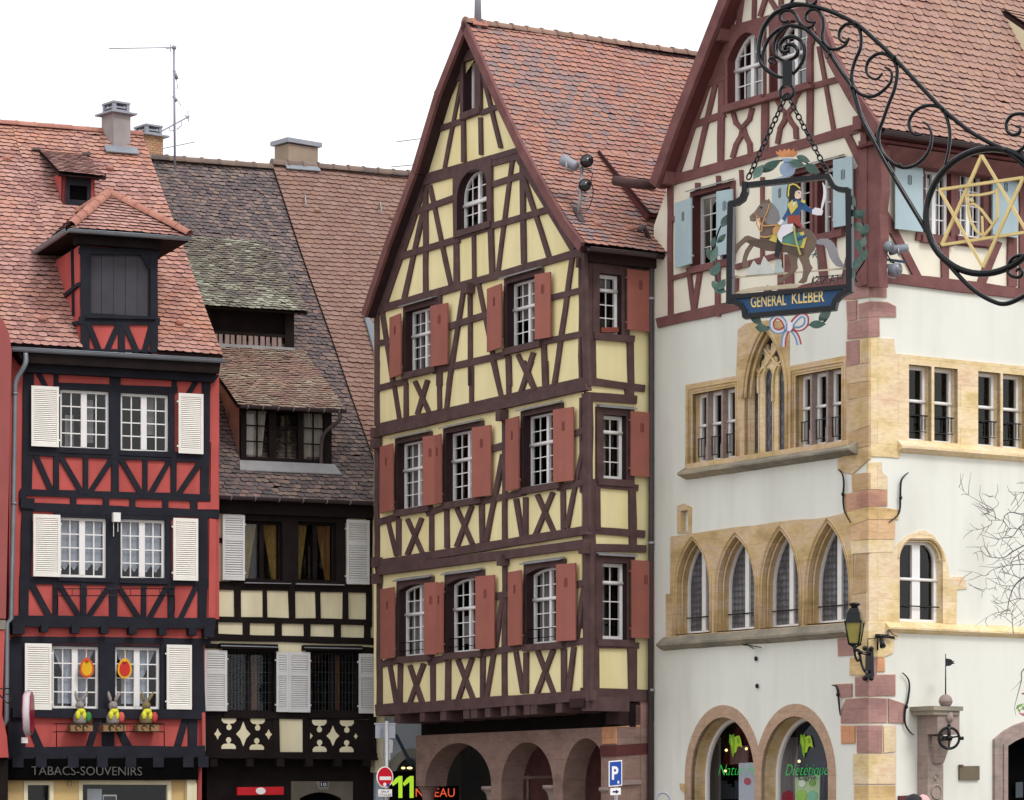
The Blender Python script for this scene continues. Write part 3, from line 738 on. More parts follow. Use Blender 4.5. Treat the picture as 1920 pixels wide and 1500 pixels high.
# front wall and timbers
prof = pull(VL[:-1], .14) + [(VL[-1][0], VL[-1][1] - .2)] + pull(VR[:-1][::-1], .14)
prof = [p for p in prof if uL <= p[0] <= 0]
vl = [VL[0][0], VL[0][1]]; zl = VL[0][1] - .05; zr = VR[0][1] - .05
wall(YF, yh, None, uv=[(uL, zbot + .2), (0, zbot + .2), (0, zr)] + prof[::-1] + [(uL, zl)], mat='yplaster', th=.2, name='front_wall')
tb = MB()
YF.timber(tb, zA, [(820, 692, 864, 672, 45), (1038, 990, 1222, 922, 45), (655, 1135, 872, 1060, 45), (945, 385, 945, 470, 22), (855, 745, 713, 1475, 25), (877, 1075, 880, 1410, 32),
                   (1028, 1045, 1033, 1345, 30), (1045, 640, 1202, 1285, 30)])
YF.timber(tb, zB, [(402, 172, 1005, 0, 36), (395, 208, 1010, 40, 36), (590, 180, 595, 852, 32), (800, 110, 822, 785, 30), (398, 235, 398, 908, 26), (425, 238, 556, 862, 22), (395, 345, 262, 945, 26),
                   (335, 398, 578, 310, 38), (815, 228, 1008, 165, 38), (248, 680, 600, 575, 42), (600, 560, 820, 490, 42), (820, 490, 1185, 382, 42), (1015, 85, 1025, 722, 30),
                   (955, 48, 862, 772, 23), (1020, 165, 1182, 678, 26), (705, 550, 708, 818, 22), (1000, 60, 1340, 628, 50), (398, 190, 132, 985, 40), (95, 1022, 1385, 655, 48), (680, 870, 685, 1500, 24),
                   (640, 888, 545, 1500, 24), (735, 858, 862, 1500, 24), (120, 1043, 186, 1480, 22), (90, 1240, 180, 1222, 36), (548, 1132, 805, 1050, 38), (1208, 946, 1392, 900, 38),
                   (452, 1412, 912, 1310, 42), (1138, 1232, 1397, 1180, 42), (1335, 690, 1222, 1500, 26), (482, 930, 484, 1500, 30), (1152, 1225, 1160, 1500, 30),
                   (925, 1330, 930, 1500, 28), (990, 1320, 1075, 1500, 25), (1082, 1308, 1022, 1500, 25), (85, 1050, 85, 1500, 24)])
YF.timber(tb, zC, [(75, 188, 270, 138, 42), (275, 165, 275, 402, 27), (520, 78, 525, 345, 28), (345, 148, 442, 362, 28), (432, 140, 362, 372, 28), (605, 58, 575, 332, 26), (760, 40, 760, 292, 27),
                   (920, 0, 977, 242, 26), (1035, 0, 1035, 222, 30), (1145, 0, 1222, 192, 30), (1197, 0, 1128, 208, 30), (1305, 0, 1310, 162, 28), (1397, 0, 1370, 152, 27),
                   (190, 180, 226, 412, 26), (60, 0, 60, 460, 28), (70, 478, 1597, 132, 52), (1005, 360, 1005, 1300, 30), (70, 1182, 208, 1140, 46), (438, 1112, 558, 1070, 46),
                   (802, 1032, 1145, 960, 46), (1405, 925, 1595, 885, 46), (70, 822, 98, 806, 40), (912, 637, 992, 613, 46), (1525, 522, 1585, 503, 46), (990, 690, 868, 1312, 30),
                   (1592, 600, 1468, 1212, 27), (145, 1183, 202, 1418, 27), (220, 1168, 220, 1412, 29), (290, 1168, 392, 1398, 29), (387, 1162, 288, 1412, 29),
                   (465, 1128, 465, 1382, 30), (575, 1098, 578, 1362, 30), (655, 1088, 762, 1332, 29), (757, 1072, 653, 1352, 29), (835, 1058, 840, 1322, 33), (1090, 1018, 1132, 1277, 29),
                   (1160, 1008, 1160, 1267, 31), (1250, 988, 1362, 1242, 29), (1357, 972, 1238, 1262, 29), (1438, 958, 1440, 1222, 31), (60, 560, 60, 1470, 30), (75, 830, 92, 1100, 20)])
YF.timber(tb, zD, [(955, 160, 955, 1145, 30), (98, 918, 212, 890, 46), (428, 902, 532, 878, 46), (778, 852, 1095, 790, 46), (1342, 782, 1515, 755, 46), (892, 442, 992, 424, 46), (1462, 358, 1515, 348, 46),
                   (940, 470, 888, 792, 30), (1507, 398, 1458, 762, 27), (150, 943, 192, 1192, 24), (222, 928, 218, 1192, 30), (290, 938, 372, 1187, 27), (382, 928, 288, 1192, 27),
                   (450, 913, 452, 1192, 30), (558, 903, 555, 1182, 32), (630, 898, 732, 1162, 28), (722, 888, 628, 1167, 28), (802, 878, 800, 1152, 30), (875, 858, 828, 1147, 28),
                   (1035, 843, 1082, 1112, 28), (1105, 848, 1103, 1112, 32), (1190, 838, 1292, 1107, 28), (1292, 828, 1183, 1117, 28), (1370, 823, 1372, 1102, 32), (1440, 808, 1403, 1107, 28),
                   (75, 300, 75, 1235, 32)])
tb.build('timber_frame', 'brown', yh)
for z, t_, w_ in ((zC, (60, 520, 1597, 178, 50), .11), (zC, (60, 1492, 1600, 1240, 62), .10), (zD, (62, 265, 1510, 75, 62), .13), (zD, (62, 1242, 1555, 1138, 78), .10)): beams(YF, z, [t_], w_, w_ + .03, 'floor_beam', 'brown', yh)
for z, t_ in ((zB, (1400, 672, 1425, 1500, 34)), (zD, (1540, 90, 1538, 1135, 50)), (zC, (1605, 240, 1608, 1230, 44))): beams(YF, z, [t_], .05, .08, 'corner_post', 'brown', yh)
for z, pts in ((zB, [(677, 890)]), (zC, [(990, 392), (60, 520), (60, 600)]), (zD, [(948, 190), (62, 205), (62, 320), (1525, 105)])):
    for x, y in pts:
        b = MB(); p = z(x, y); c = YF.at(p[0], p[1], .12); b.box(c, YF.U * .09, ZV * .11, YF.N * .1); b.build('beam_end', 'brown', yh)
# joists under the overhang
for x in (205, 380, 528, 690, 745, 840, 955, 1015, 1115, 1165, 1340, 1525):
    p = zD(x, 1242 - (x - 62) * .0697 + 62); c = YF.at(p[0], p[1], .08); wd = random.uniform(.1, .14)
    b = MB(); A = [c - YF.U * wd - ZV * .13, c + YF.U * wd - ZV * .13, c + YF.U * wd + ZV * .15, c - YF.U * wd + ZV * .15]
    b.prism(A, [q - YF.N * .98 for q in A]); b.build('joist', 'brown', yh)
zs = zbot + .02
so_ = MB(); so_.prism([YF.P(uL, zs, 0), YF.P(0, zs, 0), YR.P(1.6, zs, 0), YF.P(uL, zs, -7)], [p + ZV * .04 for p in (YF.P(uL, zs, 0), YF.P(0, zs, 0), YR.P(1.6, zs, 0), YF.P(uL, zs, -7))])
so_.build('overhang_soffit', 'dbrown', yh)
# ---- return face towards the gothic house ------------------------------------
def yrw(z, xl, xr, yt, yb, cap, **k):
    a = z(xl, yt); b = z(xr, yb); return window(YR, yh, a[0], b[0], a[1], b[1], d=.13, w0=.06, cw=(.16, .2, .15, .1), ny=4, nx=2, cas=1, transom=.77, cap=cap, sill=.03, stile=.05, fw=.07, **k)
yrw(zE, 222, 345, 275, 612, 0, curtain='gcurt', cprof=[(0, 1, .75, 1, None)])
yrw(zE, 243, 372, 1070, 1430, .1, curtain='gcurt', cprof=[(0, .4, 0, 1, None)])
yrw(zG, 213, 335, 520, 905, .1, curtain='gcurt', cprof=[(0, .35, 0, 1, None)])
for z, q in ((zE, [(375, 270), (514, 253), (522, 595), (386, 610)]), (zE, [(394, 1063), (514, 1052), (525, 1416), (402, 1427)]), (zG, [(355, 515), (490, 510), (497, 900), (362, 905)])):
    shutter(YR, yh, *[z(*c) for c in q], .14, .1, hinge='l')
sideL = 7.5; zer = rT.at(0, .1).z - .1
YR.holes = YR.holes
wall(YR, yh, None, uv=[(.0, zbot + .2), (sideL, zbot + .2), (sideL, zer), (0, zer)], mat='yplaster', th=.2, name='side_wall', w=-.004)
tb = MB()
YR.timber(tb, zE, [(150, 200, 152, 870, 75), (185, 640, 188, 880, 36), (398, 640, 405, 935, 34), (200, 632, 412, 645, 34), (150, 880, 470, 924, 40), (150, 968, 425, 988, 46), (392, 915, 396, 985, 48),
                   (110, 215, 480, 235, 60), (152, 985, 153, 1500, 70)])
YR.timber(tb, zG, [(140, 357, 420, 378, 36), (130, 445, 425, 452, 40), (150, 110, 152, 1180, 62), (365, 148, 370, 452, 34), (190, 130, 386, 146, 30), (182, 935, 390, 938, 34), (366, 945, 368, 1165, 42),
                   (120, 1182, 440, 1190, 62), (185, 945, 187, 1165, 26), (190, 145, 192, 350, 26)], .05)
tb.build('timber_frame', 'brown', yh)
beams(YR, zG, [(125, 1225, 275, 1228, 44)], .3, .5, 'corner_beam', 'dbrown', yh); beams(YR, zG, [(280, 1285, 395, 1285, 100)], .02, .3, 'corner_beam', 'dbrown', yh)
# masonry pier below
b = MB(); YR.slab(b, [zG(*c) for c in ((280, 1345), (402, 1335), (402, 1425), (280, 1430))], .03, .5); b.build('pier_stone', 'stone_o', yh)
b = MB(); YR.slab(b, [zG(*c) for c in ((360, 1238), (402, 1236), (402, 1333), (360, 1333))], .02, .4); YR.slab(b, [zG(*c) for c in ((404, 1205), (441, 1200), (441, 1428), (404, 1425))], .025, .4); b.build('pier_stone', 'stone_p', yh)
b = MB(); YR.slab(b, [(1156, 1397), (1215, 1393), (1215, 1414), (1156, 1418)], .06, .6); b.build('stone_ledge', 'dmauve', yh)
b = MB(); YR.slab(b, [(1158, 1418), (1215, 1414), (1215, 1700), (1158, 1700)], -.02, .6); b.build('pier', 'stone_b', yh)
b = MB(); YR.slab(b, [(1163, 1462), (1204, 1462), (1202, 1470), (1165, 1472)], .12, .2); b.build('stone_ledge', 'stone_c', yh)
# other walls, roof
bw = MB()
for a, c in ((YF.P(uL, 0, 0), YF.P(uL, 0, -DEP)), (YF.P(uL, 0, -DEP), YF.P(0, 0, -DEP))):
    n = (c - a).cross(ZV).normalized() * .1
    z0 = 0 if a != YF.P(uL, 0, 0) else zbot
    bw.prism([a + ZV * z0, c + ZV * z0, c + ZV * (zl), a + ZV * zl], [p - n for p in (a + ZV * z0, c + ZV * z0, c + ZV * zl, a + ZV * zl)])
YF.uslab(bw, [(uL, zl), (0, zr)] + prof[::-1], -DEP, .1)
bw.build('rear_wall', 'yplaster', yh)
iw = MB(); YF.uslab(iw, [(uL + .2, zbot + .1), (-.2, zbot + .1), (-.2, zr - .3), (VL[-1][0], VL[-1][1] - .4), (uL + .2, zl - .2)], -1.3, .05); iw.build('dark_room_backing', 'void', yh)  # near-black sheet added behind the windows, stands for unlit rooms
rm = MB(); rT.deck(rm, 0, 9.2, .16, 1); lT.deck(rm, 0, 9.2, .16, 1)
rT.tiles(rm, .05, 9.2, .19, .15, 0); lT.tiles(rm, .05, 9.2, .19, .17, 0)
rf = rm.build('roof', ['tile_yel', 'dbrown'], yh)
ridge_tiles(YF.P(*VR[-1], OV), YF.P(*VR[-1], -9), rf, 'ridge', .13, .36)
vb_ = MB()
for Rr in (rT, lT):
    for i in range(len(Rr.p) - 1):
        A = [Rr.p[i] + Rr.n[i] * .035, Rr.p[i + 1] + Rr.n[i] * .035]; A += [Rr.p[i + 1] - Rr.n[i] * .17, Rr.p[i] - Rr.n[i] * .17]
        vb_.prism([p + YF.N * .025 for p in A], [p - YF.N * .05 for p in A])
vb_.build('verge_board', 'mauve', rf)
e0 = rT.at(.12, -.06) - ZV * .03; e1 = rT.at(1.7, -.06) - ZV * .03
gutter(e0, e1, yh, 'bronze', .07)
b = MB(); q0, q1 = rT.at(.35, .45) - ZV * .2, rT.at(2, .45) - ZV * .2
b.prism([q0, q1, q1 - ZV * .35, q0 - ZV * .35], [p - YR.N * .5 for p in (q0, q1, q1 - ZV * .35, q0 - ZV * .35)]); b.build('eaves_board', 'dbrown', yh)
pts = smooth_path([YR.at(1199, 432, .42), YR.at(1205, 425, .3), YR.at(1214, 440, .2), YR.at(1221, 470, .13), YR.at(1221, 520, .13)], 4)
pipe(pts + [YR.at(1221, 900, .13), YR.at(1218, 1700, .13)], yh, 'bronze', .055, [YR.at(1221, y, .13) for y in (560, 1018, 1294)])
# flared dormer whose edge meets the valley
d0 = rT.hit(1121, 287); d1 = rT.hit(1210, 415)
dm = MB(); S0, S1 = d0[2], d1[2]; A0, A1 = d0[1], d1[1]
top = rT.at(A0, S0, .05); low = rT.at(A1, S1, .2); low0 = low + YF.N * 0
Pt = rT.at(A0, S0, .05); Pl = Pt + (low - Pt)
Rd = Roof([low, Pt + (-YF.N) * (low - Pt).dot(-YF.N)], -YF.N)
sk = (low - Pt).dot(-YF.N)   # the verge runs askew: clip the courses along it
Rd.tiles(dm, -sk, 2.2, .19, .15, 0, halves=[(-1, -sk / Rd.L, 0.0)])
th_ = [low, low - YF.N * 2.2, Pt - YF.N * (sk + 2.2), Pt]
dm.prism([p - Rd.n[0] * .012 for p in th_], [p - Rd.n[0] * .08 for p in th_], 1)
dmo = dm.build('dormer', ['tile_yel', 'dmauve'], yh)
ck = MB(); g_ = rT.at(A1, S1, -.05); cc = [Pt - rT.n[1] * .08, low - Rd.n[0] * .08, g_]
ck.prism(cc, [p - YF.N * .06 for p in cc]); ck.build('dormer_cheek', 'dmauve', dmo)
vv = MB(); vv.tube([Pt, low], .028, 6); vv.build('dormer_verge', 'dbrown', dmo)
# vent tiles, finial pole
for px, py in ((1118, 423), (1182, 431)):
    h = rT.hit(px, py); b = MB(); b.sphere(h[0] + h[3] * .03, .1, .1, .07, 10); b.build('vent_tile', 'ridge_red', rf)
h = rT.hit(896, 48)
b = MB(); b.tube([h[0] - ZV * .1, h[0] + ZV * 1.4], [.085, .05], 12); b.build('roof_pole', 'sgrey', rf)
b = MB(); b.box(h[0] + h[3] * .09, -YF.N * .18, (rT.p[-1] - rT.p[-2]).normalized() * .1, h[3] * .012); b.build('pole_flashing', 'ridge_red', rf)
# ---- stone arcade at street level ---------------------------------------------
AR = YF.off(-.84)
ztop = zbot - .42; aL = AR.uv(780, 1450)[0]; aR = AR.uv(1157, 1450)[0]
holes = []
for xl, xr, ya, ys in ((797, 921, 1393, 1473), (939.5, 1037, 1391.5, 1475), (1055, 1141, 1384, 1478)):
    u0 = AR.uv(xl, ys)[0]; u1 = AR.uv(xr, ys)[0]; xm = (xl + xr) / 2; vc = AR.uv(xm, ya)[1]; vs = AR.uv(xm, ys)[1]
    holes.append(outline(u0, u1, -.2, vs, 'round', vc - vs, 10))
h1 = holes[0]; spr = h1[2][1]
ab = MB(); AR.plate(ab, [(h1[1][0], -.2), (aR, -.2), (aR, ztop), (aL, ztop), (aL, spr), (h1[0][0], spr)] + h1[2:-1][::-1] + [h1[2]], holes[1:], 0, .55); arc = ab.build('arcade_wall', 'stone_b', yh)
for i, (x, y) in enumerate(((803, 1474), (930, 1476), (1046, 1474), (1152, 1478))):
    u, v = AR.uv(x, y, -.27); b = MB(); c = AR.P(u, 0, -.27)
    k = .7 if i == 0 else 1
    b.lathe(c, [(.2 * k, -.2), (.2 * k, v - .42), (.16 * k, v - .38), (.19 * k, v - .3), (.22 * k, v - .14), (.3 * k, v - .06), (.32 * k, v - .05), (.32 * k, v + .02)], 16)
    b.build('arcade_column', 'stone_c' if i else 'stone_b', yh)
b = MB()
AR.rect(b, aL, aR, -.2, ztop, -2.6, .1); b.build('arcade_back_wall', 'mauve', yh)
b = MB(); AR.rect(b, aL - .3, aR, ztop - .05, zbot + .05, -.3, .15); b.build('shaded_beam_slab', 'shade_brown', yh)  # dark slab: beam on the wall top plus the joists' shade in colour
b = MB()
AR.rect(b, AR.uv(840, 1480)[0], AR.uv(925, 1480)[0] + .6, AR.uv(870, 1456)[1] - .04, AR.uv(870, 1456)[1] + .02, -1.6, .08)
AR.rect(b, AR.uv(868, 1480)[0], AR.uv(868, 1480)[0] + .08, 0, 2.6, -1.62, .06); b.build('arcade_doorframe', 'stone_b', yh)
b = MB(); AR.rect(b, aR - .3, aR, -.2, ztop, -.56, 2); b.build('arcade_side_wall', 'stone_b', yh)

# ---- floodlights standing on that roof ----------------------------------------
def spot(parent, c, d, L=.34, r=.14, mat='iron', lens='glass_lens', squash=1.0):
    c = Vector(c); d = Vector(d).normalized(); b = MB()
    b.tube([c - d * L * .5, c - d * L * .42, c + d * L * .15, c + d * L * .3, c + d * L * .5], [r * .55, r * .8, r * .9, r * 1.05, r * 1.05], 14)
    o = b.build('lamp_housing', mat, parent)
    g = MB(); g.tube([c + d * (L * .5 - .01), c + d * (L * .5 + .008)], r * .86, 14); g.build('lens', lens, o)
    k = MB(); s = d.cross(ZV).normalized(); k.tube([c + s * r * 1.05, c + s * r * 1.05 - ZV * r * 1.3, c - s * r * 1.05 - ZV * r * 1.3, c - s * r * 1.05], .016, 6); k.build('yoke', 'steel', o)
    return o
M['dark_lens'] = plain('dark_floodlight_lens', (26, 28, 32), .08, .25, 9, .0, spec=.9)
M['glass_lens'] = plain('floodlight_lens', (120, 126, 132), .12, .25, 9, .0, spec=.8)
h = rT.hit(1083, 410); base = h[0]
fl = empty('floodlight_mast', base); tag(fl, 'short steel mast with three black floodlights on the red-tiled roof of the yellow house', 'floodlights')
q = lambda px, py: Vector(((px - CX) / F * base.y, base.y - .1, EYE + (HY - py) / F * base.y))
b = MB(); b.tube([base, q(1088, 372), q(1091, 318)], .035, 8); b.tube([q(1068, 322), q(1104, 312)], .025, 8); b.tube([q(1086, 378), q(1104, 372)], .02, 8); b.build('mast', 'steel', fl)
b = MB(); b.box(base + h[3] * .08, YF.N * .07, (rT.p[-1] - rT.p[-2]).normalized() * .2, h[3] * .02); b.build('base_plate', 'bronze', fl)
spot(fl, q(1068, 308), (-.55, .35, .35), .36, .12, 'sgrey'); spot(fl, q(1098, 305), (.12, -1, -.1), .36, .125, lens='dark_lens'); spot(fl, q(1095, 350), (.08, -1, -.1), .36, .12, lens='dark_lens')
b = MB(); b.tube(smooth_path([q(1090, 318), q(1110, 325), q(1108, 340), q(1112, 365), q(1102, 395), q(1088, 396)], 4), .01, 5); b.build('cable', 'iron', fl)

b = MB(); YR.slab(b, [zE(233, 582), zE(330, 580), zE(330, 608), zE(233, 610)], .02, .16); tag(b.build('window_box', pc((140, 74, 60), .7), None, YR.at(*zE(280, 610), 0)), 'small terracotta window box on the sill of the topmost window beside the drainpipe', 'window box')
# ================================================================== RED, CREAM AND PALE-BLUE HOUSES
CR = Fac(705, 73, 15500); RD = CR.off(.5); BL = CR.off(-.35)
z1 = zm(0, 180, 1 / 3); z2 = zm(0, 640, 430 / 1402); z3 = zm(0, 1080, .28); z4 = zm(300, 240, 480 / 1565); z5 = zm(380, 640, .24); z6 = zm(370, 920, .24); z7 = zm(370, 1180, 430 / 1920)
# ------------------------------------------------------------------ red house
rh = empty('timbered_house', RD.P(-6.2, 0, -3)); tag(rh, 'narrow red half-timbered house with black beams, cream louvred shutters and an orange tiled roof', 'house')
def rwin(z, xl, xr, yt, yb, **k):
    a = z(xl, yt); b = z(xr, yb); kw = dict(d=.09, w0=.05, cw=(.04, .04, .04, .03), cmat='black', rmat='black', nx=2, ny=4, fw=.06, stile=.13, mw=.026, sill=.03, silldrop=.09); kw.update(k)
    return window(RD, rh, a[0], b[0], a[1], b[1], **kw)
rwin(z2, 368, 672, 290, 655, curtain='gcurt', cprof=[(.55, .75, .1, .9, None), (.1, .3, 0, .6, None)])
rwin(z2, 738, 1036, 311, 671, curtain='gcurt', cprof=[(.6, .78, .3, 1, None)])
rwin(z2, 364, 655, 1072, 1440, curtain='veil', cprof=[(0, .45, .08, 1, 'v'), (.52, 1, .08, 1, 'v')])
rwin(z2, 738, 1014, 1083, 1452, curtain='veil', cprof=[(0, .45, .08, 1, 'v'), (.52, 1, .08, 1, 'v')])
rwin(z3, 350, 667, 466, 888, curtain='veil', cprof=[(0, .45, .5, 1, 'r'), (.12, .45, .05, .5, None), (.52, 1, .5, 1, 'l'), (.52, .85, .05, .5, None)])
rwin(z3, 772, 1076, 472, 890, curtain='veil', cprof=[(0, .45, .5, 1, 'r'), (.14, .45, .05, .5, None), (.52, 1, .5, 1, 'l'), (.52, .85, .05, .5, None)])
for z, q, h in ((z2, [(190, 270), (358, 280), (353, 648), (188, 640)], 'r'), (z2, [(1090, 312), (1241, 328), (1228, 693), (1076, 680)], 'l'), (z2, [(202, 1055), (367, 1063), (362, 1440), (199, 1437)], 'r'),
                (z2, [(1058, 1080), (1209, 1085), (1204, 1465), (1059, 1460)], 'l'), (z3, [(165, 452), (344, 452), (345, 895), (168, 897)], 'r'), (z3, [(1115, 462), (1282, 460), (1291, 893), (1122, 893)], 'l')):
    shutter(RD, rh, *[z(*c) for c in q], .13, .13, 'louvre', 'ivory', hinge=h, nl=27)
ul = RD.uv(17, 1300)[0]; ur = RD.uv(411, 900)[0]; zl2 = RD.at(60, 1436).z; ztp = RD.at(200, 664).z
mbw = MB(); hh = list(RD.holes)
um = RD.uv(384, 1250)[0]; zm_ = RD.at(384, 1160).z
RD.plate(mbw, [(ul, zl2), (um, zl2), (um, zm_), (ur, zm_), (ur, ztp), (ul, ztp)], hh, 0, .22); mbw.build('front_wall', 'red', rh)
tb = MB()
RD.timber(tb, z2, [(178, 150, 165, 930, 62), (345, 165, 345, 265, 26), (705, 170, 705, 715, 62), (1068, 200, 1068, 305, 28), (1262, 200, 1252, 965, 48), (222, 165, 278, 270, 28), (1228, 200, 1158, 312, 30),
                   (150, 165, 1290, 205, 45), (350, 270, 1075, 296, 34), (178, 668, 1235, 712, 56), (345, 700, 345, 925, 34), (525, 705, 525, 925, 30), (705, 715, 705, 935, 46), (888, 730, 888, 935, 30),
                   (1063, 730, 1063, 935, 34), (222, 705, 315, 915, 32), (372, 705, 498, 920, 32), (682, 722, 552, 922, 32), (742, 722, 868, 938, 32), (1032, 738, 918, 938, 32), (1227, 738, 1092, 935, 32),
                   (135, 922, 1292, 956, 42), (450, 945, 450, 1015, 34), (650, 950, 650, 1020, 36), (812, 955, 812, 1030, 34), (1013, 965, 1013, 1035, 34), (1187, 970, 1187, 1040, 44), (138, 1010, 1332, 1056, 50),
                   (340, 1042, 1070, 1066, 34), (168, 1040, 155, 1500, 66), (697, 1045, 700, 1475, 78), (1245, 1070, 1245, 1500, 52), (690, 300, 690, 690, 40), (1050, 310, 1050, 690, 34), (1030, 1085, 1030, 1470, 34),
                   (140, 925, 140, 985, 40)])
RD.timber(tb, z3, [(160, 30, 1392, 42, 50), (165, 0, 160, 300, 58), (372, 50, 372, 275, 34), (560, 60, 560, 275, 38), (760, 50, 760, 285, 54), (965, 75, 963, 285, 32), (1148, 50, 1148, 295, 44),
                   (1360, 0, 1355, 295, 58), (208, 45, 335, 280, 38), (405, 70, 535, 275, 34), (728, 75, 588, 280, 34), (805, 85, 932, 285, 34), (1112, 85, 998, 290, 34), (1312, 75, 1208, 290, 34),
                   (90, 425, 1400, 438, 44), (115, 440, 112, 1150, 110), (1325, 435, 1335, 905, 80), (718, 450, 718, 905, 108), (1098, 455, 1098, 905, 40),
                   (205, 1000, 268, 1145, 44), (658, 955, 598, 1145, 44), (725, 950, 725, 1155, 76), (797, 1020, 862, 1150, 48), (1242, 960, 1188, 1150, 46), (1292, 955, 1292, 1155, 60)])
tb.build('timber_frame', 'black', rh)
for z, t_, w_ in ((z3, (85, 300, 1432, 318, 74), .16), (z3, (95, 915, 1362, 928, 60), .14), (z3, (55, 1185, 1362, 1180, 84), .17), (z2, (138, 988, 200, 992, 60), .1)): beams(RD, z, [t_], w_, w_ + .03, 'floor_beam', 'black', rh)
for x, y, s in [(290, 352, 24), (497, 358, 26), (692, 360, 25), (880, 366, 25), (1080, 372, 25), (1280, 374, 25), (1390, 378, 34), (115, 350, 40)] + [(x, 1245, 36) for x in (110, 265, 480, 675, 865, 1050, 1250, 1350)]:
    p = z3(x, y); c = RD.at(p[0], p[1], .1); b = MB(); b.box(c, RD.U * (s * .28 / 84), ZV * (s * .28 / 84), RD.N * .14); b.build('joist_end', 'black', rh)
b = MB(); RD.slab(b, [(396, 828), (409, 832), (410, 955), (371, 955), (371, 942), (395, 942)], .07, .1); RD.slab(b, [(393, 972), (406, 974), (404, 1158), (391, 1158)], .05, .08); b.build('plaster_strip', 'red', rh)
b = MB(); RD.slab(b, [(379, 1336), (385, 1336), (384, 1424), (380, 1420)], .16, .2); b.build('plaster_strip', 'red', rh)
# corner zinc pipe and gutter
ge0, ge1 = RD.at(20, 658, .5), RD.at(421, 668, .5); ge1.z = ge0.z = (ge0.z + ge1.z) / 2
gutter(ge0, ge1, rh, 'zinc', .085)
pp = smooth_path([RD.at(48, 662, .5), RD.at(48, 680, .5), RD.at(40, 696, .42), RD.at(29, 716, .35), RD.at(28, 740, .32)], 4)
pipe(pp + [RD.at(25, 940, .32), RD.at(21, 1160, .3), RD.at(13, 1168, .3), RD.at(12, 1350, .3), RD.at(-2, 1378, .3)], rh, 'zinc', .055, [RD.at(26, 944, .32), RD.at(28, 738, .32)])
b = MB(); A = [RD.at(30, 664, .46), RD.at(414, 674, .46), RD.at(411, 694, .46), RD.at(45, 680, .46)]; A[0].z = A[1].z = ge0.z - .06; A[2].z = A[3].z = ge0.z - .3
b.prism(A, [p - RD.N * .44 for p in A]); b.build('eaves_box', 'shade_brown', rh)
b = MB(); A2 = [RD.at(45, 680, .2), RD.at(412, 694, .2), RD.at(402, 708, .2), RD.at(45, 692, .2)]; A2[0].z = A2[1].z = ge0.z - .3; A2[2].z = A2[3].z = ge0.z - .46; b.prism(A2, [p - RD.N * .2 for p in A2]); b.build('eaves_beam', 'black', rh)
# roof
eu, ez = RD.uv(220, 657, .5); zR = 17.98; uE = RD.uv(419, 668, .5)[0]; uW = RD.uv(-25, 655, .5)[0] - 1.2
rdR = Roof([RD.P(0, ez + .05, .5), RD.P(0, zR, -6.0)], RD.U)
FD = RD.off(.34)
du0, du1 = FD.uv(*z1(455, 1000), .1)[0], FD.uv(*z1(889, 1000), .1)[0]
rm = MB(); rdR.deck(rm, uW, du0, .15, 1); rdR.deck(rm, du1, uE, .15, 1); rdR.tiles(rm, uW, du0 + .02, .2, .165, 0); rdR.tiles(rm, du1 - .02, uE - .02, .2, .165, 0)
rdM = Roof([rdR.at(0, .22), rdR.p[1]], RD.U); rdM.deck(rm, du0, du1, .15, 1); rdM.tiles(rm, du0, du1, .2, .165, 0)
A = [RD.P(uW, zR, -6.0), RD.P(uE, zR, -6.0), RD.P(uE, 11.8, -12.5), RD.P(uW, 11.8, -12.5)]; rm.prism(A, [p - ZV * .15 for p in A], 1)
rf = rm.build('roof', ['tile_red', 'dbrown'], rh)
ridge_tiles(RD.P(uE - .02, zR + .03, -6.0), RD.P(uW, zR + .03, -6.0), rf, 'ridge_red', .12, .42, collar=.008)
b = MB()
A = [RD.P(uE, ez - .1, .45), RD.P(uE, zR - .1, -6.0), RD.P(uE, ez - .1, -12.4)]; b.prism([p - RD.U * .12 for p in A], [p - RD.U * .3 for p in A]); b.build('gable_wall', 'cream', rh)
# body
b = MB()
b.prism([RD.P(ul, 0, -.6), RD.P(ul, ztp, -.6), RD.P(ul, ztp, -12), RD.P(ul, 0, -12)], [p + RD.U * .1 for p in (RD.P(ul, 0, -.6), RD.P(ul, ztp, -.6), RD.P(ul, ztp, -12), RD.P(ul, 0, -12))])
for q_, z0_, z1_ in ((ur, zm_, ztp), (um, 0, zm_)):
    A = [RD.P(q_, z0_, -.23), RD.P(q_, z1_, -.23), RD.P(q_, z1_, -12), RD.P(q_, z0_, -12)]; b.prism(A, [p - RD.U * .1 for p in A])
RD.rect(b, ul, ur, 0, ztp, -12, .1); b.build('rear_wall', 'red', rh)
b = MB(); RD.rect(b, ul + .15, ur - .15, zl2 + .1, ztp, -1.1, .05); b.build('dark_room_backing', 'void', rh)
# big wall dormer with hipped roof
dm = MB(); 
fr = [z1(455, 860), z1(890, 868), z1(890, 1436), z1(466, 1430)]
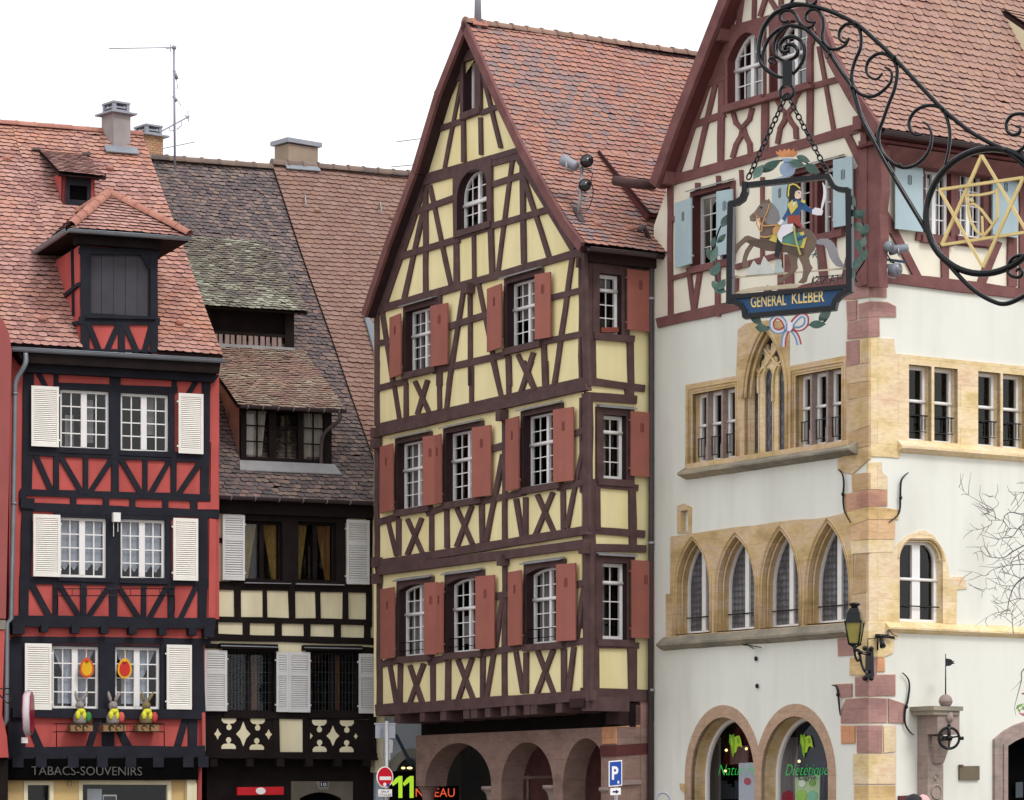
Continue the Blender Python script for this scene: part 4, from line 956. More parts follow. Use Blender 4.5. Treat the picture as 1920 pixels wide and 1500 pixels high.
# front: black frame around a plank hatch
A = [FD.at(*z1(455, 845), .1), FD.at(*z1(890, 855), .1)]; zt_ = (A[0].z + A[1].z) / 2; zb_ = ez
du0, du1 = FD.uv(*z1(455, 1000), .1)[0], FD.uv(*z1(889, 1000), .1)[0]
hu0, hu1 = FD.uv(*z1(510, 1000), .1)[0], FD.uv(*z1(845, 1000), .1)[0]; hz1, hz0 = FD.uv(*z1(680, 885), .1)[1], FD.uv(*z1(680, 1232), .1)[1]
FD.plate(dm, [(du0, zb_ + .02), (du1, zb_ + .02), (du1, zt_), (du0, zt_)], [[(hu0, hz0), (hu1, hz0), (hu1, hz1), (hu0, hz1)]], .06, .15)
dob = dm.build('dormer', 'red', rh)
b = MB(); FD.rect(b, hu0 - .03, hu1 + .03, hz0 - .03, hz1 + .03, -.06, .02); FD.plate(b, [(hu0 - .1, hz0 - .1), (hu1 + .1, hz0 - .1), (hu1 + .1, hz1 + .1), (hu0 - .1, hz1 + .1)], [[(hu0 + .01, hz0 + .01), (hu1 - .01, hz0 + .01), (hu1 - .01, hz1 - .01), (hu0 + .01, hz1 - .01)]], .085, .13); b.build('hatch_frame', 'black', dob)
tb = MB(); FD.timber(tb, z1, [(478, 850, 480, 1436, 48), (868, 860, 868, 1436, 44), (455, 870, 890, 876, 34), (455, 1262, 890, 1268, 40), (685, 1285, 685, 1436, 36), (500, 1285, 560, 1436, 32), (668, 1285, 600, 1436, 32), (705, 1285, 770, 1436, 32), (855, 1285, 815, 1436, 32), (490, 1428, 890, 1434, 14)], .1, .06)
tb.build('dormer_timber', 'black', dob)
b = MB(); n = 5
for i in range(n):
    a0 = hu0 + (hu1 - hu0) * i / n; a1 = hu0 + (hu1 - hu0) * (i + 1) / n; FD.rect(b, a0 + .004, a1 - .004, hz0, hz1, .0 + .006 * (i % 2), .05)
b.build('plank_hatch', 'hatch', dob)
b = MB(); FD.slab(b, [z1(785, 882), z1(848, 884), z1(848, 975), z1(835, 970)], .09, .05); FD.slab(b, [z1(485, 1232), z1(878, 1240), z1(878, 1256), z1(485, 1248)], .17, .12); b.build('hatch_trim', 'black', dob)
# cheeks
for uu, sg in ((du0, 1), (du1, -1)):
    b = MB(); P0 = FD.P(uu, zb_ + .3, .06); back = -(zt_ - zb_) / (zR - ez) * 6.5 + .1
    C3 = [FD.P(uu, zb_ - .1, .06), FD.P(uu, zt_, .06), FD.P(uu, zt_, back - .4)]
    b.prism(C3, [p + FD.U * (sg * .1) for p in C3]); ck = b.build('dormer_cheek', 'red', dob)
    b = MB()
    if sg == 1:
        for k, (ya, yb, wa, wb) in enumerate(((.62, .55, .05, -1.5), (.25, .25, .05, -.75))):
            H = zt_ - zb_; a = FD.P(uu - .02, zb_ + H * ya, wa); c = FD.P(uu - .02, zb_ + H * yb + .08, wb); b.tube([a, c], .06, 4)
        a = FD.P(uu - .02, zt_, -.55); c = FD.P(uu - .02, zb_ + .35 * (zt_ - zb_), -.45); b.tube([a, c], .05, 4)
        b.build('cheek_timber', 'black', dob)
# hipped dormer roof
E1 = FD.at(*z1(395, 742), .55); E2 = FD.at(*z1(1062, 795), .55); ze = (E1.z + E2.z) / 2; E1.z = E2.z = ze
mid = (E1 + E2) / 2; half = (E2 - E1).length / 2
AP = mid - FD.N * 1.75; apz = EYE + (HY - 362) / F * AP.y; AP.z = apz
back = 4.2
fR = Roof([mid, AP], FD.U)
dr = MB(); sl = half / fR.L
fR.tiles(dr, -half, half, .2, .165, 0, halves=[(1, sl, half), (-1, sl, half)])
for sg in (-1, 1):
    c0 = mid + FD.U * (sg * half); R1 = Roof([c0, Vector((AP.x, AP.y, apz)) + FD.N * 1.75], -FD.N)
    R1.tiles(dr, 0, 6.2, .2, .165, 0, halves=[(-1, 1.75 / R1.L, 0)])
    q = [c0, AP, AP - FD.N * 4, c0 - FD.N * 5.75]; dr.prism([p - R1.n[0] * .012 for p in q], [p - R1.n[0] * .1 for p in q], 1)
q = [E1, E2, AP]; dr.prism([p - fR.n[0] * .012 for p in q], [p - fR.n[0] * .1 for p in q], 1)
drf = dr.build('dormer_roof', ['tile_red', 'shade_brown'], dob)
ridge_tiles(AP + fR.n[0] * .03, E1 + fR.n[0] * .06 + ZV * .03, drf, 'ridge_red', .12, .36, 'hip_tiles'); ridge_tiles(AP + fR.n[0] * .03, E2 + fR.n[0] * .06 + ZV * .03, drf, 'ridge_red', .12, .36, 'hip_tiles')
ridge_tiles(AP + ZV * .02, AP - FD.N * 4 + ZV * .02, drf, 'ridge_red', .12, .36)
gutter(E1 - FD.U * .05 - ZV * .02, E2 + FD.U * .05 - ZV * .02, dob, 'zinc', .07); gutter(E1 - FD.U * .05 - ZV * .02, E1 - FD.U * .05 - FD.N * 4.9 - ZV * .02, dob, 'zinc', .07)
b = MB(); q = [E1 + FD.N * -.05, E2 - FD.N * .05, E2 - FD.N * 4.8, E1 - FD.N * 4.8]; b.prism([p - ZV * .1 for p in q], [p - ZV * .02 for p in q])
FD.rect(b, FD.uv(*z1(430, 800), .3)[0], FD.uv(*z1(905, 800), .3)[0], zt_ - .02, ze - .1, .3, .3); b.build('dormer_soffit', 'shade_brown', dob)
# small shed dormer above
h = rdR.hit(*z1(440, 615)); wf = (h[0] - RD.O).dot(RD.N) + .02
su0, su1 = RD.uv(*z1(352, 500), wf)[0], RD.uv(*z1(532, 500), wf)[0]; sz0 = h[0].z - .1; sz1 = RD.uv(*z1(440, 455), wf)[1]
b = MB(); hu = [(su0 + .17, sz0 + .22), (su1 - .17, sz0 + .22), (su1 - .17, sz1 - .2), (su0 + .17, sz1 - .2)]
RD.plate(b, [(su0, sz0), (su1, sz0), (su1, sz1), (su0, sz1)], [hu], wf, .12); sd = b.build('dormer', 'black', rh)
b = MB(); RD.uslab(b, hu, wf - .08, .03); b.build('window_pane', 'void', sd)
for uu, sg in ((su0, 1), (su1, -1)):
    C3 = [RD.P(uu, sz0, wf), RD.P(uu, sz1 + .05, wf), RD.P(uu, sz1 + .3, wf - 2.4)]; b = MB(); b.prism(C3, [p + RD.U * (sg * .08) for p in C3]); b.build('dormer_cheek', 'red', sd)
pa, pb = RD.at(*z1(330, 425), wf + .25), RD.at(*z1(592, 455), wf + .25); pa.z = pb.z = (pa.z + pb.z) / 2
t0 = rdR.hit(*z1(195, 312)); up = t0[0]; run = (up - pa).dot(-RD.N)
sR = Roof([Vector((pa.x, pa.y, pa.z)), pa - RD.N * run + ZV * (up.z - pa.z + .05)], RD.U); Ls = (pb - pa).dot(RD.U)
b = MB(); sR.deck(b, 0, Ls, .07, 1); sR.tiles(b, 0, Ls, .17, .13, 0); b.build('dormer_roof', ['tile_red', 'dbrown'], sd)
b = MB(); RD.rect(b, su0 - .1, su1 + .25, sz1 - .02, sz1 + .12, wf + .08, .1); b.build('dormer_lintel', 'shade_brown', sd)
for x in (200, 480):
    q = rdR.hit(*z1(x, 312 if x < 300 else 338)); b = MB(); b.box(q[0] + q[3] * .06, RD.U * .1, RD.N * .1, q[3] * .03); b.build('flashing', 'lead', sd)
for x, y in ((35, 360), (618, 415), (238, 1262), (1008, 1285)):
    q = rdR.hit(*z1(x, y)); b = MB(); b.sphere(q[0] + q[3] * .03, .1, .1, .07, 10); b.build('vent_tile', 'ridge_red', rf)
# rendered chimney with vented cap
def chimney(parent, c, ux, uy, hw, hd, z0, z1_, mat, cap='sgrey', vents=True, name='chimney', coping=.12):
    b = MB(); c = Vector(c); b.box((c.x, c.y, (z0 + z1_) / 2), ux * hw, uy * hd, ZV * ((z1_ - z0) / 2)); o = b.build(name, mat, parent)
    if vents:
        k = MB(); k.box((c.x, c.y, z1_ + .02), ux * (hw + coping), uy * (hd + coping), ZV * .02); k.build('chimney_coping', cap, o)
        k = MB()
        for sx in (-1, 1):
            for sy in (-1, 1): k.box(Vector((c.x, c.y, z1_ + .16)) + ux * (sx * hw * .78) + uy * (sy * hd * .78), ux * .04, uy * .04, ZV * .1)
        k.box((c.x, c.y, z1_ + .07), ux * hw * .88, uy * hd * .88, ZV * .035); k.box((c.x, c.y, z1_ + .16), ux * (hw * .86), uy * (hd * .86), ZV * .02)
        k.box((c.x, c.y, z1_ + .27), ux * (hw + .0), uy * (hd + .0), ZV * .022); k.build('chimney_cowl', cap, o)
    return o
q = rdR.hit(225, 283); c = q[0] - RD.N * .35; dpt = c.y
zt = EYE + (HY - 217) / F * dpt
cU = (RD.U * .96 - RD.N * .28).normalized(); cV = Vector((-cU.y, cU.x, 0))
ch = chimney(rh, c, cU, cV, .235, .27, q[0].z - .6, zt, 'conc')
b = MB(); b.box(q[0] + q[3] * .1 - (rdR.p[1] - rdR.p[0]).normalized() * .1, RD.U * .4, (rdR.p[1] - rdR.p[0]).normalized() * .14, q[3] * .015); b.build('chimney_flashing', 'zinc', ch)
# street level: shop front
zsh = RD.at(200, 1462).z
b = MB(); RD.slab(b, [(-40, 1424), (372, 1420), (372, 1462), (-40, 1463)], .2, .7); b.build('fascia_board', 'void', rh)
b = MB(); u_, v_ = RD.uv(59, 1453, .22); w_ = RD.uv(266, 1453, .22)[0] - u_
text_mesh('TABACS-SOUVENIRS', b, RD, u_, v_, .19, .235, w_, .03, bold=-.008); b.build('shop_lettering', 'letter_grey', rh) if 'letter_grey' in M else None
hs_ = []
def rr(x0, x1, y0): a = RD.uv(x0, y0); return [(a[0], -.15), (RD.uv(x1, y0)[0], -.15), (RD.uv(x1, y0)[0], a[1]), (a[0], a[1])]
hs_ = [rr(45, 101, 1464), rr(148, 322, 1463)]
b = MB(); RD.plate(b, [(ul - .6, -.2), (RD.uv(369, 1480)[0], -.2), (RD.uv(369, 1480)[0], zl2), (ul - .6, zl2)], hs_, -.05, .3); b.build('shop_wall', 'ochre_wall', rh)
for hq, nm in ((hs_[0], 'shop_door'), (hs_[1], 'shop_window')):
    o_ = hq; i_ = inset(o_, .09); b = MB(); RD.plate(b, o_, [i_], -.02, .14); wn = b.build(nm, 'cream', rh)
    g = MB(); g.poly([RD.P(u, v, -.1) for u, v in i_]); g.build('glass_pane', 'glass_d', wn)
b = MB(); RD.slab(b, [(164, 1479), (191, 1479), (191, 1600), (164, 1600)], -.35, .03); b.build('display_card', 'veil', rh)
b = MB(); A = [(193, 1490), (219, 1490), (219, 1530), (193, 1530)]; RD.slab(b, A, -.4, .03); b.build('display_frame', 'white', rh)
b = MB(); RD.slab(b, [(195, 1493), (217, 1493), (217, 1528), (195, 1528)], -.39, .02); b.build('display_card', 'slot', rh)
b = MB(); RD.rect(b, ul, ur, -.2, zl2, -1.2, .05); b.build('dark_shop_backing', 'void', rh)  # near-black sheet, the shop's inner darkness put into colour
b = MB(); RD.slab(b, [(351, 1458), (364, 1458), (369, 1470), (369, 1800), (351, 1800)], .1, .35); b.build('pillar', 'cream', rh)
b = MB(); RD.slab(b, [(127, 1464), (136, 1464), (136, 1474), (127, 1474)], .02, .05); b.build('number_plate', 'pale_plate', rh)
b = MB(); u_, v_ = RD.uv(128.2, 1472.5, .03); text_mesh('12', b, RD, u_, v_, .09, .026, RD.uv(135, 1472, .03)[0] - u_, .006); b.build('door_number', 'shade_brown', rh)
# light fitting, flower-box rack
b = MB(); p = RD.at(218, 970, .2); b.box(p, RD.U * .08, ZV * .1, RD.N * .07); lo = b.build('wall_light', 'white', rh)
b = MB(); b.tube([RD.at(213, 979, .18), RD.at(213, 1006, .18)], .008, 5); b.tube([RD.at(221, 979, .18), RD.at(221, 997, .18)], .008, 5); b.build('cable', 'white', lo)
def rack(x0, x1, y0, y1, w=.38):
    b = MB(); L = RD.N * -.3
    for y in (y0, y1): b.tube([RD.at(x0, y, w) + L, RD.at(x0, y, w), RD.at(x1, y, w), RD.at(x1, y, w) + L], .012, 6)
    for i in range(9):
        f = i / 8; x = x0 + (x1 - x0) * f; b.tube([RD.at(x, y0, w), RD.at(x, y1, w)], .008, 5)
    for x in (x0, x1): b.tube(smooth_path([RD.at(x, y1, w), RD.at(x, y1 + 14, w - .1), RD.at(x, y1 + 28, .06)], 4), .012, 6)
    return b.build('window_box_rack', 'iron', rh)
k1 = rack(106, 308, 1357, 1372); rack(108, 327, 1104, 1117)
# ------------------------------------------------------------------ things on the red house
PX = lambda fac, x, y, w: fac.at(x, y, w)
cols = dict(planter=pc((150, 116, 82), .8, .15), rabbit=pc((150, 142, 138), .9, .15), rabbit_b=pc((132, 116, 86), .9, .15), yel=pc((224, 220, 60), .6), green=pc((58, 128, 72), .7), rose=pc((206, 96, 84), .7), rose2=pc((190, 70, 70), .7))
for i, (x, eg, body, what) in enumerate(((150, 'green', 'rabbit', 'green'), (212, 'rose', 'rabbit', 'pink'), (274, 'rose2', 'rabbit_b', 'red'))):
    pb = empty('planter_box', RD.at(x, 1369, .2)); b = MB()
    c = RD.at(x, 1364, .22); c2 = RD.at(x, 1370, .22)
    wd = (RD.at(x + 21, 1365, .3) - RD.at(x - 21, 1365, .3)).length / 2; zc_ = RD.at(x, 1365, .22).z
    b.box((c.x, c.y, zc_), RD.U * wd, RD.N * .14, ZV * .075); b.build('box', cols['planter'], pb)
    b = MB()
    for s in (-1, 1):
        ct = Vector((c.x, c.y, zc_)) + RD.U * (s * .08) + RD.N * .15
        b.tube(smooth_path([ct + RD.U * (.06 * math.cos(a)) + ZV * (.05 * math.sin(a)) for a in [k * .9 for k in range(6)]], 3), .008, 5)
    b.build('scroll_ornament', 'iron', pb)
    tag(pb, ('wooden planter box under the rabbit with the green egg' if i == 0 else 'wooden planter box under the middle rabbit, between the two other boxes' if i == 1 else 'wooden planter box under the browner rabbit with the red egg'), 'planter', 'planter boxes on the iron rack')
    rb = empty('rabbit_figurine', Vector((c.x, c.y, zc_ + .08))); o = Vector((c.x, c.y, zc_ + .075)) + RD.N * .0
    b = MB(); b.lathe(o, [(.11, 0), (.15, .06), (.15, .16), (.11, .26), (.07, .31), (.085, .35), (.1, .41), (.085, .47), (.03, .51)], 14)
    b.sphere(o + ZV * .4 + RD.N * .09, .055, .055, .045, 10); b.build('body', cols[body], rb)
    for s in (-1, 1):
        b = MB(); e0_ = o + ZV * .48 + RD.U * (s * .045); b.tube([e0_, e0_ + ZV * .08 + RD.U * (s * .02), e0_ + ZV * .18 + RD.U * (s * .05 + (.04 if s > 0 else 0)), e0_ + ZV * .25 + RD.U * (s * .06 + (.07 if s > 0 else 0))], [.02, .04, .036, .008], 8); b.build('ear', cols[body], rb)
    b = MB(); b.sphere(o + ZV * .29 + RD.N * .1, .1, .07, .06, 10); b.sphere(o + ZV * .2 + RD.N * .13 - RD.U * .08, .06, .04, .1, 8); b.sphere(o + ZV * .2 + RD.N * .13 + RD.U * .06, .05, .04, .1, 8); b.build('bow', cols['yel'], rb)
    b = MB(); b.sphere(o + ZV * .16 + RD.N * .1 + RD.U * .16, .075, .06, .12, 12); b.build('egg', cols[eg], rb)
    tag(rb, 'grey rabbit figurine with a yellow bow and a green egg on the planter rack' if i == 0 else 'grey rabbit figurine with a yellow bow and a pink egg, middle of the planter rack' if i == 1 else 'brownish rabbit figurine with a yellow bow and a red egg on the planter rack', 'rabbit figurine', 'rabbit figurines above the shop sign')
for x, y, ca, cb, lb in ((163, 1252, (204, 84, 40), (226, 176, 30), 'flat egg ornament, yellow with an orange rim, hanging at the lower window'), (234, 1253, (226, 168, 40), (200, 50, 40), 'flat egg ornament, red with a yellow rim, hanging at the lower window')):
    eo = empty('egg_ornament', RD.at(x, y + 18, .12))
    def eg(kx, ky): 
        o = []
        for k in range(28):
            a = 2 * math.pi * k / 28; sx = 1 - .16 * math.sin(a); o.append((x + 13.2 * kx * math.cos(a) * sx, y - 19 * ky * math.sin(a)))
        return o
    b = MB(); RD.slab(b, eg(1, 1), .14, .03); b.build('rim', pc(ca), eo)
    b = MB(); RD.slab(b, eg(.74, .78), .15, .02); b.build('face', pc(cb), eo)
    b = MB(); b.sphere(RD.at(x, y - 13, .16), .05, .05, .03, 8); b.tube([RD.at(x, y - 18, .14), RD.at(x, y - 34, .1)], .006, 5); b.build('hanging_bow', pc(ca), eo)
    tag(eo, lb, 'egg ornament', 'egg ornaments in the red house window')
# dark red lozenge sign at the corner (edge-on)
sg = empty('hanging_sign', RD.at(50, 1360, .9)); cx_ = RD.at(53, 1337, .9)
d_ = (RD.N * .93 + RD.U * -.36).normalized(); n_ = Vector((d_.y, -d_.x, 0)); b = MB()
loz = [(-.52, -.02), (-.3, -.34), (0, -.47), (.3, -.34), (.52, -.02), (.3, .34), (0, .47), (-.3, .34)]
A = [cx_ + d_ * (a * .95) + ZV * (c_ * 1.0) for a, c_ in [(-.42, 0), (-.3, -.36), (0, -.46), (.3, -.36), (.42, 0), (.3, .36), (0, .46), (-.3, .36)]]
b.prism([p + n_ * .09 for p in A], [p - n_ * .09 for p in A]); b.build('sign_body', pc((150, 24, 52), .35), sg)
b = MB(); b.tube([A[k] for k in range(8)], .02, 6, closed=True, up=n_, flat=4.0); b.build('edge_trim', pc((206, 196, 200), .4), sg)
LF = Fac(O=cx_ - d_ * .25 + n_ * .095 - ZV * 0, U=d_); b = MB()
sf = Fac(O=Vector((cx_.x, cx_.y, 0)) + n_ * .0, U=d_); 
text_mesh('TABAC', b, sf, -.3, cx_.z - .09, .17, (n_.dot(sf.N)) * .1, .58, .01); b.build('sign_lettering', 'white', sg)
b = MB(); b.tube([RD.at(48, 1325, .05), cx_ + ZV * .48 , cx_ + ZV * .2], .02, 6); b.build('sign_bracket', 'iron', sg); b = MB(); b.box(RD.at(46, 1388, .9), RD.U * .06, ZV * .06, RD.N * .05); b.build('lamp_box', 'white', sg)
tag(sg, 'dark red lozenge shop sign seen edge-on at the corner of the red house', 'shop sign')
# ------------------------------------------------------------------ dark red neighbour at the picture edge
LFc = RD.off(.75); nb = empty('neighbour_house', LFc.P(-10, 0, -2)); tag(nb, 'plain dark red plastered house with a grey band, cut off at the picture edge', 'house')
b = MB(); LFc.slab(b, [(-160, 560), (-20, 575), (6, 600), (17, 625), (22, 660), (20, 740), (11, 1160), (-160, 1150)], 0, 6); b.build('wall', 'dred', nb)
b = MB(); LFc.slab(b, [(-160, 1150), (11, 1163), (10, 1180), (-160, 1170)], .03, 6); b.build('string_course', 'stone_g', nb)
b = MB(); LFc.slab(b, [(-160, 1170), (9, 1181), (4, 1340), (13, 1380), (16, 1420), (-160, 1425)], -.01, 6); b.build('wall', 'red', nb)
b = MB(); LFc.slab(b, [(-160, 1425), (15, 1425), (15, 1900), (-160, 1900)], -.2, 5); b.build('ground_floor_wall', 'shade_brown', nb)
bk = empty('scroll_bracket', LFc.at(5, 1305, .02)); b = MB()
b.tube([LFc.at(-30, 1291, .3), LFc.at(22, 1291, .5)], .014, 6); b.tube(smooth_path([LFc.at(-8, 1296, .2), LFc.at(6, 1310, .35), LFc.at(14, 1318, .4), LFc.at(20, 1312, .4), LFc.at(18, 1302, .4), LFc.at(12, 1302, .4)], 5), .016, 6)
b.tube([LFc.at(-8, 1285, 0), LFc.at(-8, 1310, .2)], .016, 6); b.build('bracket_iron', 'iron', bk); tag(bk, 'thin black iron scroll bracket on the plain dark red house', 'bracket')
# ------------------------------------------------------------------ cream house with the dark roof
ch_ = empty('timbered_house', CR.P(-2, 0, -3)); tag(ch_, 'cream half-timbered house with a dark mossy roof, two shed dormers and grey-white shutters', 'house')
def cwin(z, xl, xr, yt, yb, **k):
    a = z(xl, yt); b = z(xr, yb); kw = dict(d=.16, w0=.05, cw=(.1, .1, .1, .05), cmat='shade_brown', rmat='shade_brown', nx=1, ny=1, fw=.05, stile=.1, sill=.03, mat='shade_brown'); kw.update(k)
    return window(CR, ch_, a[0], b[0], a[1], b[1], **kw)
cwin(z6, 372, 668, 232, 698, curtain='plaid', cprof=[(0, .4, 0, 1, 'l'), (.58, 1, 0, 1, 'r')])
cwin(z6, 790, 1088, 240, 705, curtain='plaid', cprof=[(0, .32, 0, 1, 'l'), (.58, 1, 0, 1, 'r')])
for xl, xr, cp in ((250, 645, [(.62, .74, 0, 1, None)]), (950, 1345, [(.62, .72, 0, 1, None)])):
    wn, (u0, u1, vb, vt) = cwin(z7, xl, xr, 185, 690, curtain='ochre_dark', cprof=cp, gmat='glass_d')
    g = MB()
    for i in range(1, 14): u = u0 + (u1 - u0) * i / 14; g.tube([CR.P(u, vb + .03, -.11), CR.P(u, vt, -.11)], .004, 4)
    for i in range(1, 6): v = vb + (vt - vb) * i / 6; g.tube([CR.P(u0, v, -.105), CR.P(u1, v, -.105)], .004, 4)
    g.build('leaded_grid', 'slot', wn)
for z, q, h in ((z6, [(195, 185), (368, 192), (362, 705), (189, 694)], 'r'), (z6, [(1164, 226), (1342, 233), (1338, 735), (1155, 726)], 'l'), (z7, [(58, 172), (246, 178), (246, 686), (50, 682)], 'r'),
                (z7, [(660, 187), (762, 190), (760, 692), (660, 691)], 'l'), (z7, [(763, 190), (942, 193), (942, 696), (762, 693)], 'r'), (z7, [(1350, 205), (1510, 206), (1510, 706), (1350, 702)], 'l')):
    shutter(CR, ch_, *[z(*c) for c in q], .12 if z is z6 or q[0][0] != 660 else .09, .12 if z is z6 or q[0][0] != 660 else .09, 'louvre', 'greywhite', hinge=h, nl=24, panels=2)
cl_ = CR.uv(372, 1200)[0]; cr_ = CR.uv(722, 1200)[0]; cz0 = CR.at(550, 1424).z; czt = CR.at(550, 936).z
b = MB(); CR.plate(b, [(cl_, cz0), (cr_ - .2, cz0), (cr_ - .2, czt), (cl_, czt)], CR.holes, 0, .22); b.build('front_wall', 'cream', ch_)
tb = MB()
CR.timber(tb, z6, [(150, 738, 1342, 768, 62), (315, 735, 318, 1000, 46), (528, 740, 532, 1000, 32), (738, 770, 745, 1010, 48), (942, 775, 948, 1015, 34), (1160, 780, 1160, 1020, 42), (1347, 215, 1342, 1055, 42),
                   (140, 1003, 1352, 1030, 46), (385, 1020, 385, 1145, 54), (635, 1025, 635, 1150, 52), (860, 1030, 860, 1160, 50), (1097, 1035, 1097, 1160, 52), (130, 1000, 130, 1160, 70), (1330, 1040, 1330, 1175, 50),
                   (105, 1142, 1392, 1178, 52), (372, 170, 1160, 205, 90), (722, 180, 724, 740, 118), (1120, 190, 1122, 745, 66), (280, 715, 1150, 735, 50), (150, 380, 200, 390, 34), (60, 1210, 200, 1216, 40), (1220, 1240, 1400, 1250, 50)])
CR.timber(tb, z7, [(60, 715, 1482, 726, 56), (30, 700, 32, 1060, 60), (1470, 715, 1470, 1060, 60), (660, 720, 664, 1030, 56), (915, 720, 916, 1040, 54)])
tb.build('timber_frame', 'shade_brown', ch_)
fb = MB(); CR.timber(fb, z7, [(60, 1046, 1492, 1064, 56)], .14, .18); fb.build('floor_beam', 'shade_brown', ch_)
for x in (125, 430, 685, 925, 1165, 1410):
    p = z7(x, 1118); b = MB(); b.box(CR.at(p[0], p[1], .05), CR.U * .085, ZV * .085, CR.N * .12); b.build('joist_end', 'shade_brown', ch_)
# fretted parapet boards: dark boards with shaped cut-outs onto cream plaster
def cut(kind, x, y, sx, sy):
    if kind == 'd': return [(x, y - sy), (x + sx * .42, y - sy * .38), (x + sx, y), (x + sx * .42, y + sy * .38), (x, y + sy), (x - sx * .42, y + sy * .38), (x - sx, y), (x - sx * .42, y - sy * .38)]
    if kind in 'tb':
        s = 1 if kind == 't' else -1
        o = [(x - sx, y - s * sy), (x + sx, y - s * sy), (x + sx * .98, y - s * sy * .35), (x + sx * .72, y - s * sy * .08), (x + 7, y - s * sy * .02)]
        for k in range(-4, 5): a = k / 4 * 2.6; o.append((x + 20 * math.cos(math.pi / 2 - 0) * 0 + 21 * math.sin(math.pi - a) * -1 * -1 if False else x + 21 * math.cos(-math.pi / 2 * 0 + math.pi / 2 - a), y + s * (sy * .62 + 21 - 21 * (1 - math.sin(math.pi / 2 - a)) * 0 - 21 + 21 * math.sin(math.pi / 2 - a))))
        return o
    return []
for (x0, x1, y0, y1, items) in ((72, 648, 742, 1024, [(('t', 265, 790), 60, 48), (('t', 505, 795), 60, 48), (('b', 262, 955), 60, 46), (('b', 498, 962), 60, 46), (('d', 385, 876), 60, 104), (('d', 170, 876), 30, 48), (('d', 597, 880), 30, 44)]),
                               (935, 1450, 750, 1034, [(('t', 1022, 808), 60, 50), (('t', 1252, 812), 58, 50), (('b', 1024, 978), 58, 48), (('b', 1250, 980), 58, 48), (('d', 1135, 892), 54, 86), (('d', 948, 892), 20, 26), (('d', 1327, 895), 18, 26)])):
    b = MB(); CR.slab(b, [z7(x0, y0), z7(x1, y0 + 8), z7(x1, y1 + 8), z7(x0, y1)], .03, .04); o = b.build('parapet_board', 'shade_brown', ch_)
    for (kd, x, y), sx, sy in items:
        f = MB(); pl = cut('d', x, y, sx, sy) if kd == 'd' else None
        if kd == 'd': CR.slab(f, [z7(*c) for c in pl], .036, .01)
        else:
            s = 1 if kd == 't' else -1
            CR.slab(f, [z7(x - sx, y - s * sy), z7(x + sx, y - s * sy), z7(x + sx, y - s * sy * .5), z7(x + sx * .7, y - s * sy * .1), z7(x + 8, y), z7(x + 8, y + s * sy * .3), z7(x - 8, y + s * sy * .3), z7(x - 8, y), z7(x - sx * .7, y - s * sy * .1), z7(x - sx, y - s * sy * .5)], .036, .01)
            CR.slab(f, [z7(x + 22 * math.cos(k * .45), y + s * sy * .62 + 24 * math.sin(k * .45)) for k in range(14)], .037, .01)
        f.build('fretwork_cutout', 'cream', o)
for q in ([(185, 1190), (632, 1200), (632, 1238), (185, 1232)], [(838, 1205), (1290, 1212), (1290, 1250), (838, 1245)]):
    b = MB(); CR.slab(b, [z6(*c) for c in q], .22, .22); o = b.build('awning_box', 'shade_brown', ch_)
    b = MB(); CR.slab(b, [z6(q[0][0], q[0][1] + 16), z6(q[1][0], q[1][1] + 18), z6(q[1][0], q[1][1] + 26), z6(q[0][0], q[0][1] + 24)], .24, .03); b.build('awning_rail', 'zinc', o)
b = MB(); CR.slab(b, [z6(375, 695 + 20), z6(735, 715 + 8), z6(735, 728), z6(375, 722)], .16, .1); CR.slab(b, [z6(775, 722), z6(1150, 732), z6(1150, 740), z6(775, 732)], .16, .1); b.build('window_sill', 'lead', ch_)
b = MB(); CR.slab(b, [(699, 1338), (721, 1342), (721, 1450), (704, 1448)], -.02, .4); b.build('plaster_return', 'cream', ch_)
# roof
cz = 8.82; rz = 17.95; RB = .12
cE = CR.P(0, cz, .38); cRdg = CR.P(0, rz, -8.0)
cR = Roof([cE, cRdg], CR.U); cl2 = CR.uv(300, 600, -6)[0] - 1.5
rm = MB(); cR.deck(rm, cl2, RB, .15, 1); cR.tiles(rm, cl2, RB, .165, .135, 0, jit=1.9); rf = rm.build('roof', ['tile_dark', 'shade_brown'], ch_)
ridge_tiles(CR.P(RB, rz + .05, -8), CR.P(cl2, rz + .05, -8), rf, 'ridge_dk', .15, .42)
b = MB(); A = [CR.P(cl2, rz - .02, -8), CR.P(RB, rz - .02, -8), CR.P(RB, cz, -16.4), CR.P(cl2, cz, -16.4)]; b.prism(A, [p - ZV * .12 for p in A]); CR.rect(b, cl2, RB, 0, cz, -16, .1)
A = [CR.P(cl2 + .2, 0, -.3), CR.P(cl2 + .2, cz, -.3), CR.P(cl2 + .2, rz - .3, -8), CR.P(cl2 + .2, cz, -16), CR.P(cl2 + .2, 0, -16)]; b.prism(A, [p + CR.U * .1 for p in A]); b.build('rear_wall', 'cream', ch_)
b = MB(); CR.rect(b, cl_, cr_ - .25, 0, czt + .3, -1.2, .05); b.build('dark_room_backing', 'void', ch_)
g0, g1 = CR.at(410, 928, .46), CR.at(722, 944, .46); g0.z = g1.z = (g0.z + g1.z) / 2
gutter(g0, g1, ch_, 'bronze', .07, 7, 'steel')
b = MB(); CR.rect(b, cl_ + .45, cr_ - .2, CR.at(550, 968).z, cz + .05, .2, .2); b.build('eaves_board', 'shade_brown', ch_)
